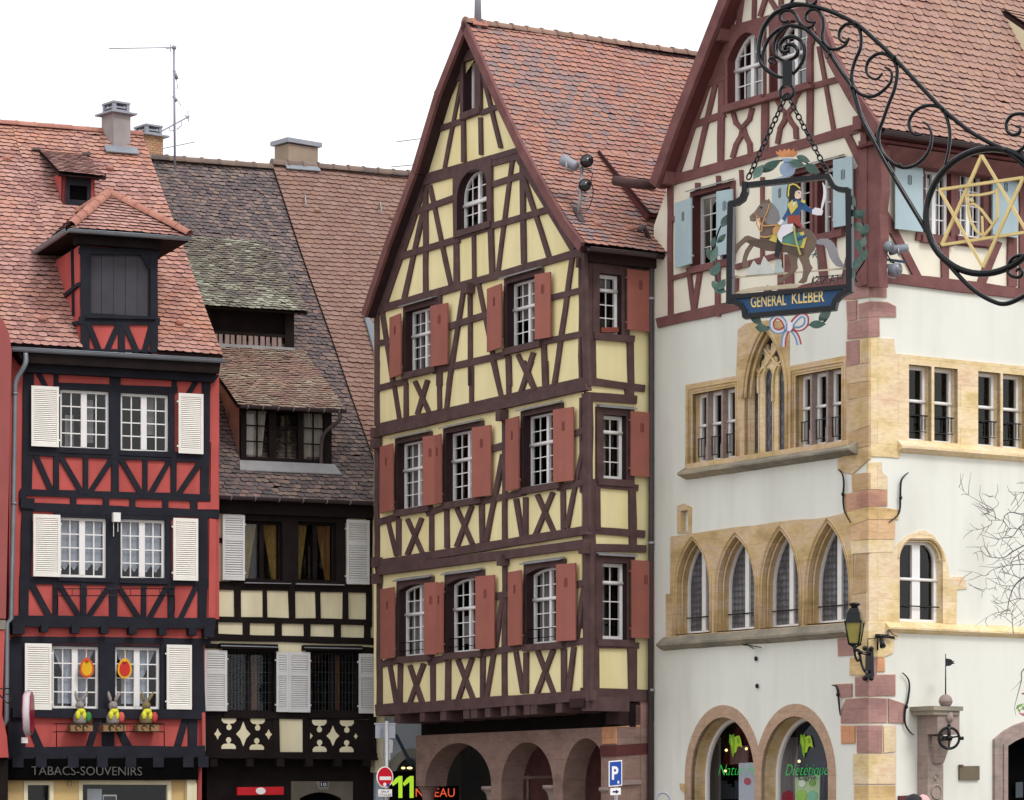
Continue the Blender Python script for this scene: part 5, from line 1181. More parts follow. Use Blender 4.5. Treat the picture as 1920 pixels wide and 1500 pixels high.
# shed dormers
def shed(par, roof, fac, front, eave, topy, tmat, kind):
    """front = px x0,x1,ytop,ybot of the vertical face; eave = roof edge px; topy = where it meets the main roof"""
    x0, x1, yt, yb = front; h = roof.hit((x0 + x1) / 2, yb); wf = (h[0] - fac.O).dot(fac.N) + .03
    u0, u1 = fac.uv(x0, yb, wf)[0], fac.uv(x1, yb, wf)[0]; zb, zt = h[0].z - .12, fac.uv((x0 + x1) / 2, yt, wf)[1]
    ex0, ey0, ex1, ey1 = eave; a = fac.at(ex0, ey0, wf + .35); c = fac.at(ex1, ey1, wf + .35); a.z = c.z = (a.z + c.z) / 2
    tp = roof.hit(*topy); run = (tp[0] - a).dot(-fac.N)
    sR = Roof([a, a - fac.N * run + ZV * (tp[0].z - a.z + .04)], fac.U); L = (c - a).dot(fac.U)
    return wf, u0, u1, zb, zt, a, sR, L
wf, u0, u1, zb, zt, a, sR, L = shed(ch_, cR, CR, (388, 551, 583, 652), (381, 570, 578, 584), (430, 452), 'tile_moss', 0)
b = MB(); CR.rect(b, u0, u1, zb, zt, wf - .5, .06); dk = b.build('dormer', 'void', ch_)
b = MB(); sR.deck(b, -.05, L, .09, 1); sR.tiles(b, -.05, L, .165, .115, 0, jit=2.0); b.build('dormer_roof', ['tile_moss', 'shade_brown'], dk)
b = MB(); H = zt - zb
CR.rect(b, u0, u1, zb + H * .46, zt + .05, wf - .2, .1); CR.rect(b, u0, u1, zb + H * .4, zb + H * .48, wf, .25); CR.rect(b, u1 - .22, u1, zb, zt + .05, wf + .02, .12); CR.rect(b, u0, u0 + .1, zb, zt, wf + .02, .1); b.build('dormer_frame', 'shade_brown', dk)
b = MB()
for i in range(12): CR.rect(b, u0 + .15 + i * (u1 - u0 - .4) / 12, u0 + .15 + (i + (.6 if i % 2 else .75)) * (u1 - u0 - .4) / 12, zb + .15, zb + H * .41, wf + .0, .02)
b.build('weathered_slat', 'old_wood', dk)
b = MB(); CR.uslab(b, [(u0 - .1, zb - .02), (u1, zb - .02), (u1, zb + .16), (u0 - .1, zb + .16)], wf + .1, .1); b.build('dormer_sill', 'lead', dk)
for uu in (u0, u1 - .08):
    C3 = [CR.P(uu, zb, wf), CR.P(uu, zt, wf), CR.P(uu, zt + .9, wf - 2.2)]; b = MB(); b.prism(C3, [p + CR.U * .08 for p in C3]); b.build('dormer_cheek', 'shade_brown', dk)
wf, u0, u1, zb, zt, a, sR, L = shed(ch_, cR, CR, (452, 622, 768, 868), (449, 757, 648, 768), (485, 655), 'tile_lich', 1)
b = MB(); H = zt - zb; fr = [(u0, zb), (u1, zb), (u1, zt + .1), (u0, zt + .1)]; W = u1 - u0
ws = [(u0 + W * f0, u0 + W * f1) for f0, f1 in ((.06, .31), (.385, .63), (.69, .92))]
CR.plate(b, fr, [[(p, zb + .22), (q, zb + .22), (q, zt - .03), (p, zt - .03)] for p, q in ws], wf, .14); dk = b.build('dormer', 'shade_brown', ch_)
b = MB(); sR.deck(b, -.05, L, .09, 1); sR.tiles(b, -.05, L, .165, .115, 0, jit=1.6); b.build('dormer_roof', ['tile_lich', 'shade_brown'], dk)
gutter(a + ZV * -.03 + CR.N * .02, a + CR.U * L - ZV * .03 + CR.N * .02, dk, 'bronze', .065, 7, 'steel')
b = MB()
for p, q in ws:
    b.poly([CR.P(p, zb + .22, wf - .09), CR.P(q, zb + .22, wf - .09), CR.P(q, zt - .03, wf - .09), CR.P(p, zt - .03, wf - .09)])
b.build('glass_pane', 'glass', dk)
b = MB(); 
for p, q in ws:
    m = (p + q) / 2; CR.rect(b, m - .018, m + .018, zb + .22, zt - .03, wf - .06, .03)
    for f in (1 / 3, 2 / 3): y = zb + .22 + (zt - zb - .25) * f; CR.rect(b, p, q, y - .015, y + .015, wf - .058, .03)
b.build('glazing_bar', 'shade_brown', dk)
for k, (p, q, f0, f1) in enumerate(((ws[0][0], ws[0][1], 0, .95), (ws[2][0], ws[2][1], .05, 1))):
    cm = MB(); n = 16; y0, y1 = zb + .24, zt - .04
    for i in range(n):
        x0_ = p + (q - p) * (f0 + (f1 - f0) * i / n); x1_ = p + (q - p) * (f0 + (f1 - f0) * (i + 1) / n); dz = [.0, .03]
        pinch = (lambda f: f * .75) if k == 0 else (lambda f: .12 + f * .88)
        xa, xb_ = p + (q - p) * pinch(i / n), p + (q - p) * pinch((i + 1) / n)
        cm.poly([CR.P(xa, y0, wf - .16 - dz[i % 2]), CR.P(xb_, y0, wf - .16 - dz[(i + 1) % 2]), CR.P(x1_, y1, wf - .16 - dz[(i + 1) % 2]), CR.P(x0_, y1, wf - .16 - dz[i % 2])])
    cm.build('curtain', 'linen', dk)
b = MB(); CR.rect(b, u0, u1, zb, zt, wf - .9, .05); b.build('dark_room_backing', 'void', dk)
for uu in (u0, u1 - .09):
    C3 = [CR.P(uu, zb + .05, wf - .01), CR.P(uu, zt + .1, wf - .01), CR.P(uu, zt + 1.5, wf - 3.6)]; b = MB(); b.prism(C3, [p + CR.U * .09 for p in C3]); b.build('dormer_cheek', 'old_plaster', dk)
b = MB(); S_ = (cR.p[1] - cR.p[0]).normalized(); A = [CR.P(u0 - .05, zb + .13, wf + .06), CR.P(u1 + .05, zb + .13, wf + .06)]; h = cR.hit(540, 880)
B = [cR.at((A[1] - cR.p[0]).dot(CR.U) + .1, h[2] - .12, .05), cR.at((A[0] - cR.p[0]).dot(CR.U) - .05, h[2] - .12, .05)]; b.prism(A + B, [p - ZV * .03 for p in A + B]); b.build('lead_apron', 'lead', dk)
e = a + CR.U * (L - .15); pipe(smooth_path([e - ZV * .06, e - ZV * .25, e - ZV * .5 - CR.U * .25 - CR.N * .2, e - ZV * .75 - CR.U * .32 - CR.N * .3, e - ZV * 1.35 - CR.U * .32 - CR.N * .34], 4), dk, 'bronze', .045)
# street level of the cream house: dark shop with sign, arched door
b = MB(); CR.rect(b, cl_, cr_ - .2, 3.02, cz0, .1, .6); b.build('overhang_soffit', 'shade_brown', ch_)
hs_ = []
b = MB(); da = CR.uv(562, 1490, -.3)[0]; db = CR.uv(640, 1490, -.3)[0]; dv = CR.uv(600, 1492, -.3)[1]
CR.plate(b, [(cl_ + .3, -.2), (cr_ - .1, -.2), (cr_ - .1, 3.1), (cl_ + .3, 3.1)], [outline(da, db, -.18, dv - .06, 'seg', .14)], -.35, .3); b.build('ground_floor_wall', 'shade_brown', ch_)
b = MB(); CR.plate(b, [(da - .2, -.18), (db + .28, -.18), (db + .28, CR.uv(600, 1465, -.3)[1]), (da - .2, CR.uv(600, 1465, -.3)[1])], [outline(da, db, -.17, dv - .06, 'seg', .14)], -.3, .2); b.build('door_surround', 'dim_stone', ch_)
b = MB(); CR.rect(b, da - .1, db + .1, -.18, 2.6, -.6, .05); b.build('door', 'void', ch_)
b = MB(); CR.slab(b, [(593, 1465), (619, 1466), (615, 1481), (597, 1480)], -.28, .04); b.build('keystone', 'dim_stone2', ch_)
b = MB(); CR.slab(b, [(600, 1466), (614, 1466), (614, 1475), (600, 1475)], -.26, .03); b.build('number_plate', 'navy', ch_)
b = MB(); u_, v_ = CR.uv(602, 1474, -.25); text_mesh('10', b, CR, u_, v_, .08, -.252, CR.uv(612, 1474, -.25)[0] - u_, .006); b.build('door_number', 'white', ch_)
b = MB(); CR.slab(b, [(445, 1476), (532, 1475), (532, 1490), (445, 1491)], .12, .1); o = b.build('shop_sign', 'signred', ch_)
b = MB(); CR.slab(b, [(489 + 9 * math.cos(k * .35), 1483 + 6.5 * math.sin(k * .35)) for k in range(18)], .135, .02); b.build('sign_emblem', 'white', o)
# ------------------------------------------------------------------ pale blue house with the brown roof and the arched passage
bh = empty('town_house', BL.P(2, 0, -3)); tag(bh, 'pale blue-grey house with brown tiled roof and arched passage behind the yellow house', 'house')
ba, bb_ = BL.uv(735, 1500)[0] , BL.uv(830, 1500)[0]; bz = BL.uv(780, 1433)[1]
bs = BL.uv(745, 1480)[1]; xl_ = cr_ - .15
b = MB(); arcH = outline(ba, BL.uv(804, 1400)[0], -.2, bs, 'round', BL.uv(780, 1421)[1] - bs, 10)
BL.plate(b, [(xl_, -.2), (BL.uv(808, 1400)[0], -.2), (BL.uv(808, 1400)[0], cz), (xl_, cz)], [arcH], 0, .3); b.build('front_wall', 'bluewall', bh)
b = MB(); BL.plate(b, inset(arcH, -.22), [inset(arcH, -.005)], .04, .2); b.build('arch_surround', 'pale_stone', bh)
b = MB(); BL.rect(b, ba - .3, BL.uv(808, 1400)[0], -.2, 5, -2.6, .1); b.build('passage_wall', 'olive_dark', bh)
b = MB(); BL.slab(b, [(741, 1378), (745, 1376), (774, 1432), (770, 1436)], .5, .06); b.build('stay_rod', 'slate_dark', bh)
for x in (756, 768):
    b = MB(); p = BL.at(x, 1440, -2.2); b.sphere(p, .05 if x < 760 else .07, .05, .03, 10); o = b.build('passage_lamp', 'lampglow', bh)
bR = Roof([CR.P(0, cz + .02, .42), CR.P(0, rz + .1, -8.0)], CR.U)
rm = MB(); bR.deck(rm, RB + .06, 8.6, .1, 0); bR.tiles(rm, RB + .01, 8.6, .22, .175, 0, jit=.7); rf = rm.build('roof', ['tile_brown', 'edge_shade'], bh)
A = [CR.P(RB, rz + .15, -8), CR.P(8.6, rz + .15, -8), CR.P(8.6, cz, -16.4), CR.P(RB, cz, -16.4)]; b = MB(); b.prism(A, [p - ZV * .12 for p in A]); CR.rect(b, RB, 8.5, 0, cz, -16, .1)
A = [CR.P(8.4, 0, -1), CR.P(8.4, cz, -1), CR.P(8.4, rz - .1, -8), CR.P(8.4, cz, -16), CR.P(8.4, 0, -16)]; b.prism(A, [p + CR.U * .1 for p in A]); b.build('rear_wall', 'bluewall', bh)
ridge_tiles(CR.P(RB, rz + .16, -8), CR.P(8.6, rz + .16, -8), rf, 'ridge_dk', .15, .4)
q = bR.hit(565, 318); c = q[0] - CR.N * .4
cc = chimney(bh, c, (CR.U * .95 - CR.N * .3).normalized(), (CR.N * -.95 - CR.U * .3).normalized(), .46, .3, q[0].z - .8, EYE + (HY - 277) / F * c.y, 'conc_tan', vents=False)
b = MB(); b.box((c.x, c.y, EYE + (HY - 271) / F * c.y), (CR.U * .95 - CR.N * .3).normalized() * .54, (CR.N * -.95 - CR.U * .3).normalized() * .38, ZV * .055); b.build('chimney_slab', 'sgrey', cc)
b = MB(); b.box(q[0] + q[3] * .11, CR.U * .45, (bR.p[1] - bR.p[0]).normalized() * .16, q[3] * .015); b.build('chimney_flashing', 'zinc', cc)
for x, y in ((594, 397), (735, 410)):
    q = bR.hit(x, y); b = MB(); b.sphere(q[0] + q[3] * .03, .1, .1, .07, 10); b.build('vent_tile', 'ridge', rf)
    p = bR.hit(x - 26, y - 18); b = MB(); b.tube([p[0], p[0] + p[3] * .22, p[0] + p[3] * .1 - S_ * .25], .02, 5); b.build('roof_hook', 'lead', rf)
b = MB(); h0, h1, h2 = bR.hit(677, 585), bR.hit(706, 690), bR.hit(706, 640); A = [h0[0] + h0[3] * .12, h1[0] + h1[3] * .12, h2[0] + h2[3] * .3]; b.prism(A, [p - h0[3] * .06 for p in A]); b.build('valley_flashing', 'zinc', rf)
# brick stack standing behind the red roof belongs to the cream house
q = Vector(((278 - CX) / F * 80.5, 80.5, 0)); zc1 = EYE + (HY - 259) / F * 80.5
cbk = chimney(ch_, q, (CR.U * .96 - CR.N * .28).normalized(), (CR.N * -.96 - CR.U * .28).normalized(), .25, .3, 14.5, zc1, 'brickwall')
b = MB(); b.box((q.x, q.y, (14.4 + EYE + (HY - 314) / F * 80.5) / 2), (CR.U * .96 - CR.N * .28).normalized() * .27, (CR.N * -.96 - CR.U * .28).normalized() * .32, ZV * ((EYE + (HY - 314) / F * 80.5 - 14.4) / 2)); b.build('stack_base', 'cream', cbk)
# ------------------------------------------------------------------ aerials
def aerial(name, base, pts, label):
    Y = base.y; q = lambda x, y, d=0: Vector(((x - CX) / F * (Y + d), Y + d, EYE + (HY - y) / F * (Y + d))); a = empty(name, base); 
    for nm, mat, L in pts:
        b = MB()
        for P, r in L: b.tube([q(*p) for p in P], r, 6)
        b.build(nm, mat, a)
    tag(a, label, 'aerial'); return a
by = CR.P(-4.6, rz - .3, -8.1); 
aerial('television_aerial', Vector(((328 - CX) / F * by.y, by.y, EYE + (HY - 312) / F * by.y)), [
    ('mast', 'alu', [([(328, 318), (327, 200), (326, 87)], .03), ([(323, 88), (330, 90)], .05), ([(326, 132), (332, 148)], .045), ([(325, 180), (331, 190)], .04)]),
    ('boom', 'alu', [([(204, 91), (326, 89)], .012), ([(299, 248, -.6), (355, 218, .8)], .018), ([(302, 279, -.5), (366, 266, .7)], .013)]),
    ('element', 'alu', [([(320, 82), (320, 97)], .012), ([(309, 89), (316, 92), (320, 89)], .012), ([(331, 148), (334, 168)], .01), ([(329, 182), (340, 199)], .01), ([(326, 176), (324, 172)], .01), ([(352, 208, .7), (354, 228, .7)], .012),
                       ([(317, 238), (319, 246), (327, 244)], .012), ([(340, 226), (340, 236), (331, 243)], .012), ([(348, 216, .5), (352, 222, .5)], .02)])], 'tall thin television aerial with several booms on the dark mossy roof')
by = CR.P(3.2, rz - .1, -8.1)
aerial('television_aerial', Vector(((819 - CX) / F * by.y, by.y, EYE + (HY - 330) / F * by.y)), [
    ('mast', 'alu', [([(819, 335), (818, 167)], .03)]), ('boom', 'alu', [([(743, 266), (819, 256)], .012), ([(733, 313), (819, 305)], .012)]), ('element', 'alu', [([(814, 172), (820, 176)], .03), ([(814, 180), (822, 174)], .015)])], 'small television aerial mostly hidden behind the yellow gable')
# ================================================================== GOTHIC CORNER HOUSE
gc = (2.86 + .5605 * 6.67, 64.8 - .8282 * 6.67)
GL = Fac(1628, gc[1], -3100); GR = Fac(1628, gc[1], 10400)
gh = empty('corner_house', GL.P(-.4, 0, -4)); tag(gh, 'off-white corner house with gothic sandstone windows below and mauve half-timbering with pale blue shutters above', 'house')
H1 = zm(1220, 0, .24); HI = zm(1560, 0, .24); H3 = zm(1310, 260, 350 / 1312); H5 = zm(1220, 560, 420 / 1658); HJ = zm(1560, 240, 360 / 1421); HK = zm(1560, 620, 360 / 1421)
H7 = zm(1220, 920, 420 / 1658); H8 = zm(1220, 1260, .21875); HL = zm(1540, 880, .24); HM = zm(1540, 1120, 380 / 1500)
HW = zm(1260, 580, 340 / 1545); HV = zm(1560, 500, 200 / 1154); HT = zm(1560, 860, 160 / 1200)
gl0 = GL.uv(1226, 900)[0]; gr1 = 9.0
zmid = (GL.at(1237, 606).z + GL.at(1560, 533).z + GR.at(1661, 531).z) / 3
# ---- stone dressings: each a plate with openings, standing 2 cm proud -------------
def stonewin(fac, par, out, d, cas=1, nx=1, ny=1, gmat='glass', name='window', fmat='white', fw=.06, transom=None, stile=.09, depth_mat='stone_t', **k):
    """stone-framed opening: reveals, sash, glass, backing"""
    mb = MB(); n = len(out); ri = [(u, v) for u, v in out]
    mb.mesh([fac.P(u, v, .0) for u, v in ri] + [fac.P(u, v, -d - .03) for u, v in ri], [(i, (i + 1) % n, n + (i + 1) % n, n + i) for i in range(n)])
    w_ = mb.build(name, depth_mat, par, recalc=False)
    sash(fac, w_, inset(out, .004), d, fw=fw, cas=cas, nx=nx, ny=ny, transom=transom, mat=fmat, gmat=gmat, stile=stile, **k); return w_
def lanc(fac, pxl, pxr, apex, spring, bottom, w=.02):
    """pointed opening from pixels: side edges at the springing, apex point, bottom at the left edge"""
    u0, vs = fac.uv(pxl[0], pxl[1], w); u1 = fac.uv(pxr[0], pxr[1], w)[0]; va = fac.uv(*apex, w)[1]; vb = fac.uv(*bottom, w)[1]
    return u0, u1, vb, vs, va - vs
PW = .025
L4 = []
for xl, xr, ax, ay, yb in ((178, 440, 312, 347, 1075), (482, 776, 634, 318, 1052), (808, 1105, 962, 268, 1030), (1147, 1475, 1312, 215, 1000)):
    ml = lanc(GL, H7(xl, 730), H7(xr, 700), H7(ax, ay), H7(xl, 735), H7(xl, yb), PW); L4.append(ml)
outs = [outline(a, b_, c, d_, 'point', e, 9) for a, b_, c, d_, e in L4]
vb4 = sum(a[2] for a in L4) / 4
def upx(fac, z, pts, w=PW): return [fac.uv(*z(*p), w) for p in pts]
band = upx(GL, H7, [(112, 1095), (112, 765), (143, 765), (146, 340), (300, 318), (640, 268), (780, 256), (950, 228), (1110, 212), (1200, 210), (1310, 196), (1430, 168), (1505, 168), (1505, 1000)])
mid = min(p[1] for p in band); band[0] = (band[0][0], vb4 - .04); band[-1] = (GL.uv(1600, 1100, PW)[0], vb4 - .04); band[-2] = (band[-1][0], band[-2][1])
b = MB(); GL.plate(b, band, [inset(o, .002) for o in outs], PW, .1, 0); b.build('lancet_window_band', 'stone_t', gh)
for o, L in zip(outs, L4):
    wn = stonewin(GL, gh, inset(o, .03), .30, cas=2, gmat='bullseye', fw=.055, stile=.12)
    m = MB()
    for q, wq in ((-.035, .03), (.03, .012), (.09, -.1)):   # hood and roll mouldings round the arch
        pp = inset(o, q); pp = pp[2:] ; m.tube([GL.P(pp[0][0], L[2], wq)] * 0 + [GL.P(u, v, wq) for u, v in [(pp[0][0], L[2] + .02)] + pp + [(pp[-1][0], L[2] + .02)]], .022, 6)
    m.build('arch_moulding', 'stone_t', wn)
    r_ = MB(); r_.tube([GL.P(L[0] + .06, L[2] + .36, -.24), GL.P(L[1] - .06, L[2] + .36, -.24)], .014, 6); r_.build('window_rail', 'iron', wn)
    GL.holes.append(inset(o, -.02))
def sillbar(fac, p0, p1, hgt, proud, mat, name, par, slope=.6, ends=True):
    """weathered string course: sloped top, undercut below"""
    v = (fac.uv(*p0, .1)[1] + fac.uv(*p1, .1)[1]) / 2; u0, u1 = fac.uv(*p0, proud)[0], fac.uv(*p1, proud)[0]
    sec = [(.0, v + hgt), (proud * .5, v + hgt * .66), (proud, v + hgt * .3), (proud, v + hgt * .1), (proud * .62, v - hgt * .06), (proud * .45, v - hgt * .16), (.0, v - hgt * .3)]
    n = 14; b = MB(); rows = []
    for i in range(n + 1):
        u = u0 + (u1 - u0) * i / n; j = random.uniform(-.006, .006); rows.append([fac.P(u, z_ + j, w_ + (random.uniform(-.006, .006) if w_ > 0 else 0)) for w_, z_ in sec])
    k = len(sec)
    b.mesh([p for r in rows for p in r], [(i * k + j, i * k + (j + 1) % k, (i + 1) * k + (j + 1) % k, (i + 1) * k + j) for i in range(n) for j in range(k)] + [tuple(range(k)), tuple(range(n * k + k - 1, n * k - 1, -1))])
    return b.build(name, mat, par)
sillbar(GL, H7(40, 1170), H7(1430, 1050), .22, .2, 'stone_g', 'window_sill', gh)
# niche
no = upx(GL, H7, [(195, 315), (195, 112), (246, 96), (300, 124), (298, 312)]); ni = upx(GL, H7, [(222, 312), (222, 150), (276, 150), (276, 308)])
ni = [(ni[1][0], no[0][1] + .02), (ni[2][0], no[0][1] + .02), (ni[2][0], ni[1][1]), (ni[1][0], ni[1][1])]
b = MB(); GL.plate(b, no, [ni], PW, .16); n_ = b.build('niche_frame', 'stone_t', gh); b = MB(); GL.uslab(b, ni, -.1, .03); b.build('niche_back', 'gwhite', n_)
GL.holes.append(inset(ni, -.01))
# first-floor group: two three-light windows flanking a traceried window
def lights(z, items, top, bot):
    r = []
    for xl, xr in items:
        u0 = GL.uv(*z(xl, 800), PW)[0]; u1 = GL.uv(*z(xr, 800), PW)[0]; r.append((u0, u1))
    vt = GL.uv(*z(*top), PW)[1]; vb = GL.uv(*z(*bot), PW)[1]; return r, vt, vb
gx = lambda x, w=PW: GL.uv(1260 + x * .22, 750, w)[0]
TRI = [[gx(170), gx(292, -.04), gx(420, -.04), gx(537)], [gx(1048), gx(1177, -.04), gx(1315, -.04), gx(1442)]]
vt = GL.uv(*HW(170, 722), PW)[1]; vt2 = GL.uv(*HW(1048, 568), PW)[1]; vb = GL.uv(*HW(240, 1325), -.2)[1]; vb2 = GL.uv(*HW(1113, 1190), -.2)[1]
vbb = (vb + vb2) / 2; vtt = (vt + vt2) / 2; MWD = .055
holes = [outline(t[0], t[3], vbb, vtt) for t in TRI]
tr0, trs = GL.uv(*H5(690, 700), PW); tr1 = GL.uv(*H5(1002, 640), PW)[0]; tra = GL.uv(*H5(868, 205), PW)[1]
tro = outline(tr0, tr1, vbb - .04, trs - .1, 'point', tra - trs + .1, 10)
bo = [GL.uv(*H5(x, y), PW) for x, y in [(255, 1265), (258, 640), (632, 578), (645, 230), (700, 185), (860, 160), (1022, 128), (1022, 488), (1440, 425)]]
uC = GL.uv(1595, 700, PW)[0]
zt_ = (bo[1][1] + bo[2][1] + bo[7][1] + bo[8][1]) / 4
bo = [(bo[0][0], vbb - .12), (bo[1][0], zt_), (bo[2][0], zt_), bo[3], bo[4], bo[5], (bo[6][0], bo[5][1] - .1), (bo[7][0], zt_), (uC, zt_), (uC, vbb - .12)]
b = MB(); GL.plate(b, bo, holes + [tro], PW, .1); b.build('window_surround', 'stone_t', gh)
for t, hq in zip(TRI, holes):
    GL.holes.append(inset(hq, -.01)); m_ = MB(); n = 4; m_.mesh([GL.P(u, v, .0) for u, v in hq] + [GL.P(u, v, -.24) for u, v in hq], [(i, (i + 1) % n, n + (i + 1) % n, n + i) for i in range(n)]); wn = m_.build('window', 'stone_t', gh, recalc=False)
    for i in range(3):
        u0 = t[i] + (MWD if i else 0); u1 = t[i + 1]
        sash(GL, wn, outline(u0 + .003, u1 - .003, vbb + .005, vtt - .005), .2, fw=.062, cas=1, nx=1, ny=1, transom=.55, trans_r=.028, curtain='gcurt', cprof=[(.75, 1, 0, 1, None)])
        r_ = MB(); y = vbb + .5
        for k in (0, 1): r_.tube([GL.P(u0 + .03 + k * .09, y, -.12), GL.P(u0 + .03 + k * .09, y - .36, -.12)], .009, 5)
        r_.tube([GL.P(u0 + .005, y, -.12), GL.P(u1, y, -.12)], .01, 5); r_.tube([GL.P(u0 + .02, y - .36, -.12), GL.P(u1, y - .36, -.12)], .009, 5); r_.build('window_rail', 'iron', wn)
    for m in t[1:3]:
        b = MB(); GL.rect(b, m, m + MWD, vbb, vtt, -.04, .2); GL.rect(b, m - .012, m + MWD + .012, vbb, vbb + .32, -.028, .18); b.build('mullion', 'stone_c', wn)
for (a, c) in ((TRI[0][0], TRI[0][3]), (TRI[1][0], TRI[1][3])):
    b = MB()
    for q, rr_ in ((.05, .022), (.11, .03)):
        b.tube([GL.P(a - q, vbb, PW), GL.P(a - q, vtt + q, PW), GL.P(c + q, vtt + q, PW), GL.P(c + q, vbb, PW)], rr_, 6)
    b.build('frame_moulding', 'stone_t', gh)
# tracery
GL.holes.append(inset(tro, -.01)); ti = inset(tro, .0)
tw = MB(); n = len(ti); tw.mesh([GL.P(u, v, .0) for u, v in ti] + [GL.P(u, v, -.34) for u, v in ti], [(i, (i + 1) % n, n + (i + 1) % n, n + i) for i in range(n)]); tww = tw.build('window', 'stone_y', gh, recalc=False)
WT = -.2
lz = []
for xl, xr, ya, ys in ((738, 800, 560, 620), (845, 905, 515, 590), (946, 1000, 500, 560)):
    u0, u1 = GL.uv(*H5(xl, 800), WT)[0], GL.uv(*H5(xr, 800), WT)[0]; va = GL.uv(*H5((xl + xr) / 2, ya), WT)[1]; vs = GL.uv(*H5((xl + xr) / 2, ys), WT)[1]
    lz.append(outline(u0, u1, vbb + .02, vs, 'point', va - vs, 6))
for cx_, cy_ in ((808, 436), (880, 306), (946, 400)):
    u, v = GL.uv(*H5(cx_, cy_), WT); lz.append([(u + .115 * (1 + .34 * math.cos(4 * a)) * math.cos(a), v + .16 * (1 + .34 * math.cos(4 * a)) * math.sin(a)) for a in [2 * math.pi * k / 24 for k in range(24)]])
b = MB(); GL.plate(b, inset(tro, .01), lz, WT, .035); b.build('tracery', 'stone_y', tww)
b = MB()
for P_ in ([(735, 450), (800, 545)], [(800, 320), (880, 420), (960, 500)], [(960, 330), (860, 480), (800, 560), (795, 700)], [(1000, 440), (930, 500), (905, 600), (903, 760)], [(740, 560), (700, 660)], [(855, 470), (835, 560), (842, 700)]):
    b.tube(smooth_path([GL.at(*H5(x, y), WT + .03) for x, y in P_], 4), .026, 4)
for o in lz[:3]: b.tube([GL.P(u, v, WT + .015) for u, v in inset(o, -.02)[1:]], .012, 5)
b.build('tracery_rib', 'stone_y', tww)
b = MB()
for q, wq in ((-.03, .04), (.03, .01), (.08, -.08)):
    pp = inset(tro, q)[1:]; b.tube([GL.P(u, max(v, vbb), wq) for u, v in pp], .03, 6)
b.build('arch_moulding', 'stone_t', tww)
g = MB(); g.poly([GL.P(u, v, -.245) for u, v in inset(tro, .01)]); g.build('glass_pane', 'leaded', tww)
b = MB()
for o in lz[:3]:
    y = GL.uv(*H5(770, 838), WT)[1]; GL.rect(b, o[0][0] - .02, o[1][0] + .02, y - .03, y + .03, WT - .05, .02)
b.build('saddle_bar', 'iron', tww)
sillbar(GL, H5(195, 1326), H5(1468, 1136), .2, .24, 'stone_g', 'window_sill', gh)
b = MB(); GL.rect(b, GL.uv(*H5(262, 1300), .1)[0], uC, vbb - .14, vbb, .1, .1); b.build('sill_course', 'stone_t', gh)
# shop arches at street level
SA = []
for xl, xr, ya, ys in ((343, 888, 388, 900), (946, 1520, 380, 900)):
    u0, u1 = GL.uv(*H8(xl, 1000), PW)[0], GL.uv(*H8(xr, 1000), PW)[0]; xm = (xl + xr) / 2; va = GL.uv(*H8(xm, ya), PW)[1]; vs = GL.uv(*H8(xm, ys), PW)[1]
    SA.append((u0, u1, vs, va - vs))
so = [outline(u0, u1, .5, vs, 'round', r, 12) for u0, u1, vs, r in SA]
for o, (u0, u1, vs, r) in zip(so, SA):
    b = MB(); oo = outline(u0 - .2, u1 + .2, .45, vs, 'round', r + .24, 12)
    GL.plate(b, oo, [o], PW + (.003 if o is so[1] else 0), .1); b.build('arch_surround', 'stone_p2', gh); GL.holes.append(inset(o, -.03))
for k, o in enumerate(so):
    wn = stonewin(GL, gh, o, .36, cas=1, gmat='glass_d', fw=.07, depth_mat='stone_t', fmat='white', name='shop_window')
    u0, u1, vs, r = SA[k]
    # window decals: leaf mark and lettering
    W = u1 - u0; wd = -.36
    vc = GL.uv(*H8(730, 625), wd)[1]; cx_ = GL.uv(*H8(735 if k == 0 else 1345, 625), wd)[0]
    dx = 0 if k == 0 else 607
    for j, (pl, mt) in enumerate((([(680, 532), (702, 545), (715, 530), (722, 560), (728, 600), (722, 680), (710, 737), (697, 690), (690, 640), (676, 600)], 'leaf_b'), ([(722, 560), (740, 548), (765, 545), (778, 580), (790, 650), (765, 635), (750, 640), (735, 690), (722, 690), (728, 600)], 'leaf_a'), ([(690, 560), (704, 570), (712, 620), (706, 660), (696, 620)], 'leaf_a'), ([(742, 570), (760, 566), (770, 605), (752, 615)], 'leaf_b'))):
        b = MB(); GL.uslab(b, [GL.uv(*H8(x + dx, y), wd) for x, y in pl], wd + .012 + j * .002, .004); b.build('leaf_decal', mt, wn)
    b = MB(); tx = ('Natur H', 'Diététique')[k]; ux = GL.uv(*H8(585 if k == 0 else 1160, 880), wd)[0]; uw = GL.uv(*H8(900 if k == 0 else 1530, 880), wd)[0] - ux
    vy = GL.uv(*H8(700 if k == 0 else 1320, 885), wd)[1]
    text_mesh(tx, b, GL, ux, vy, .22, wd + .016, uw, .004, shear=.35, bold=-.02); b.build('window_lettering', 'sign_green', wn)
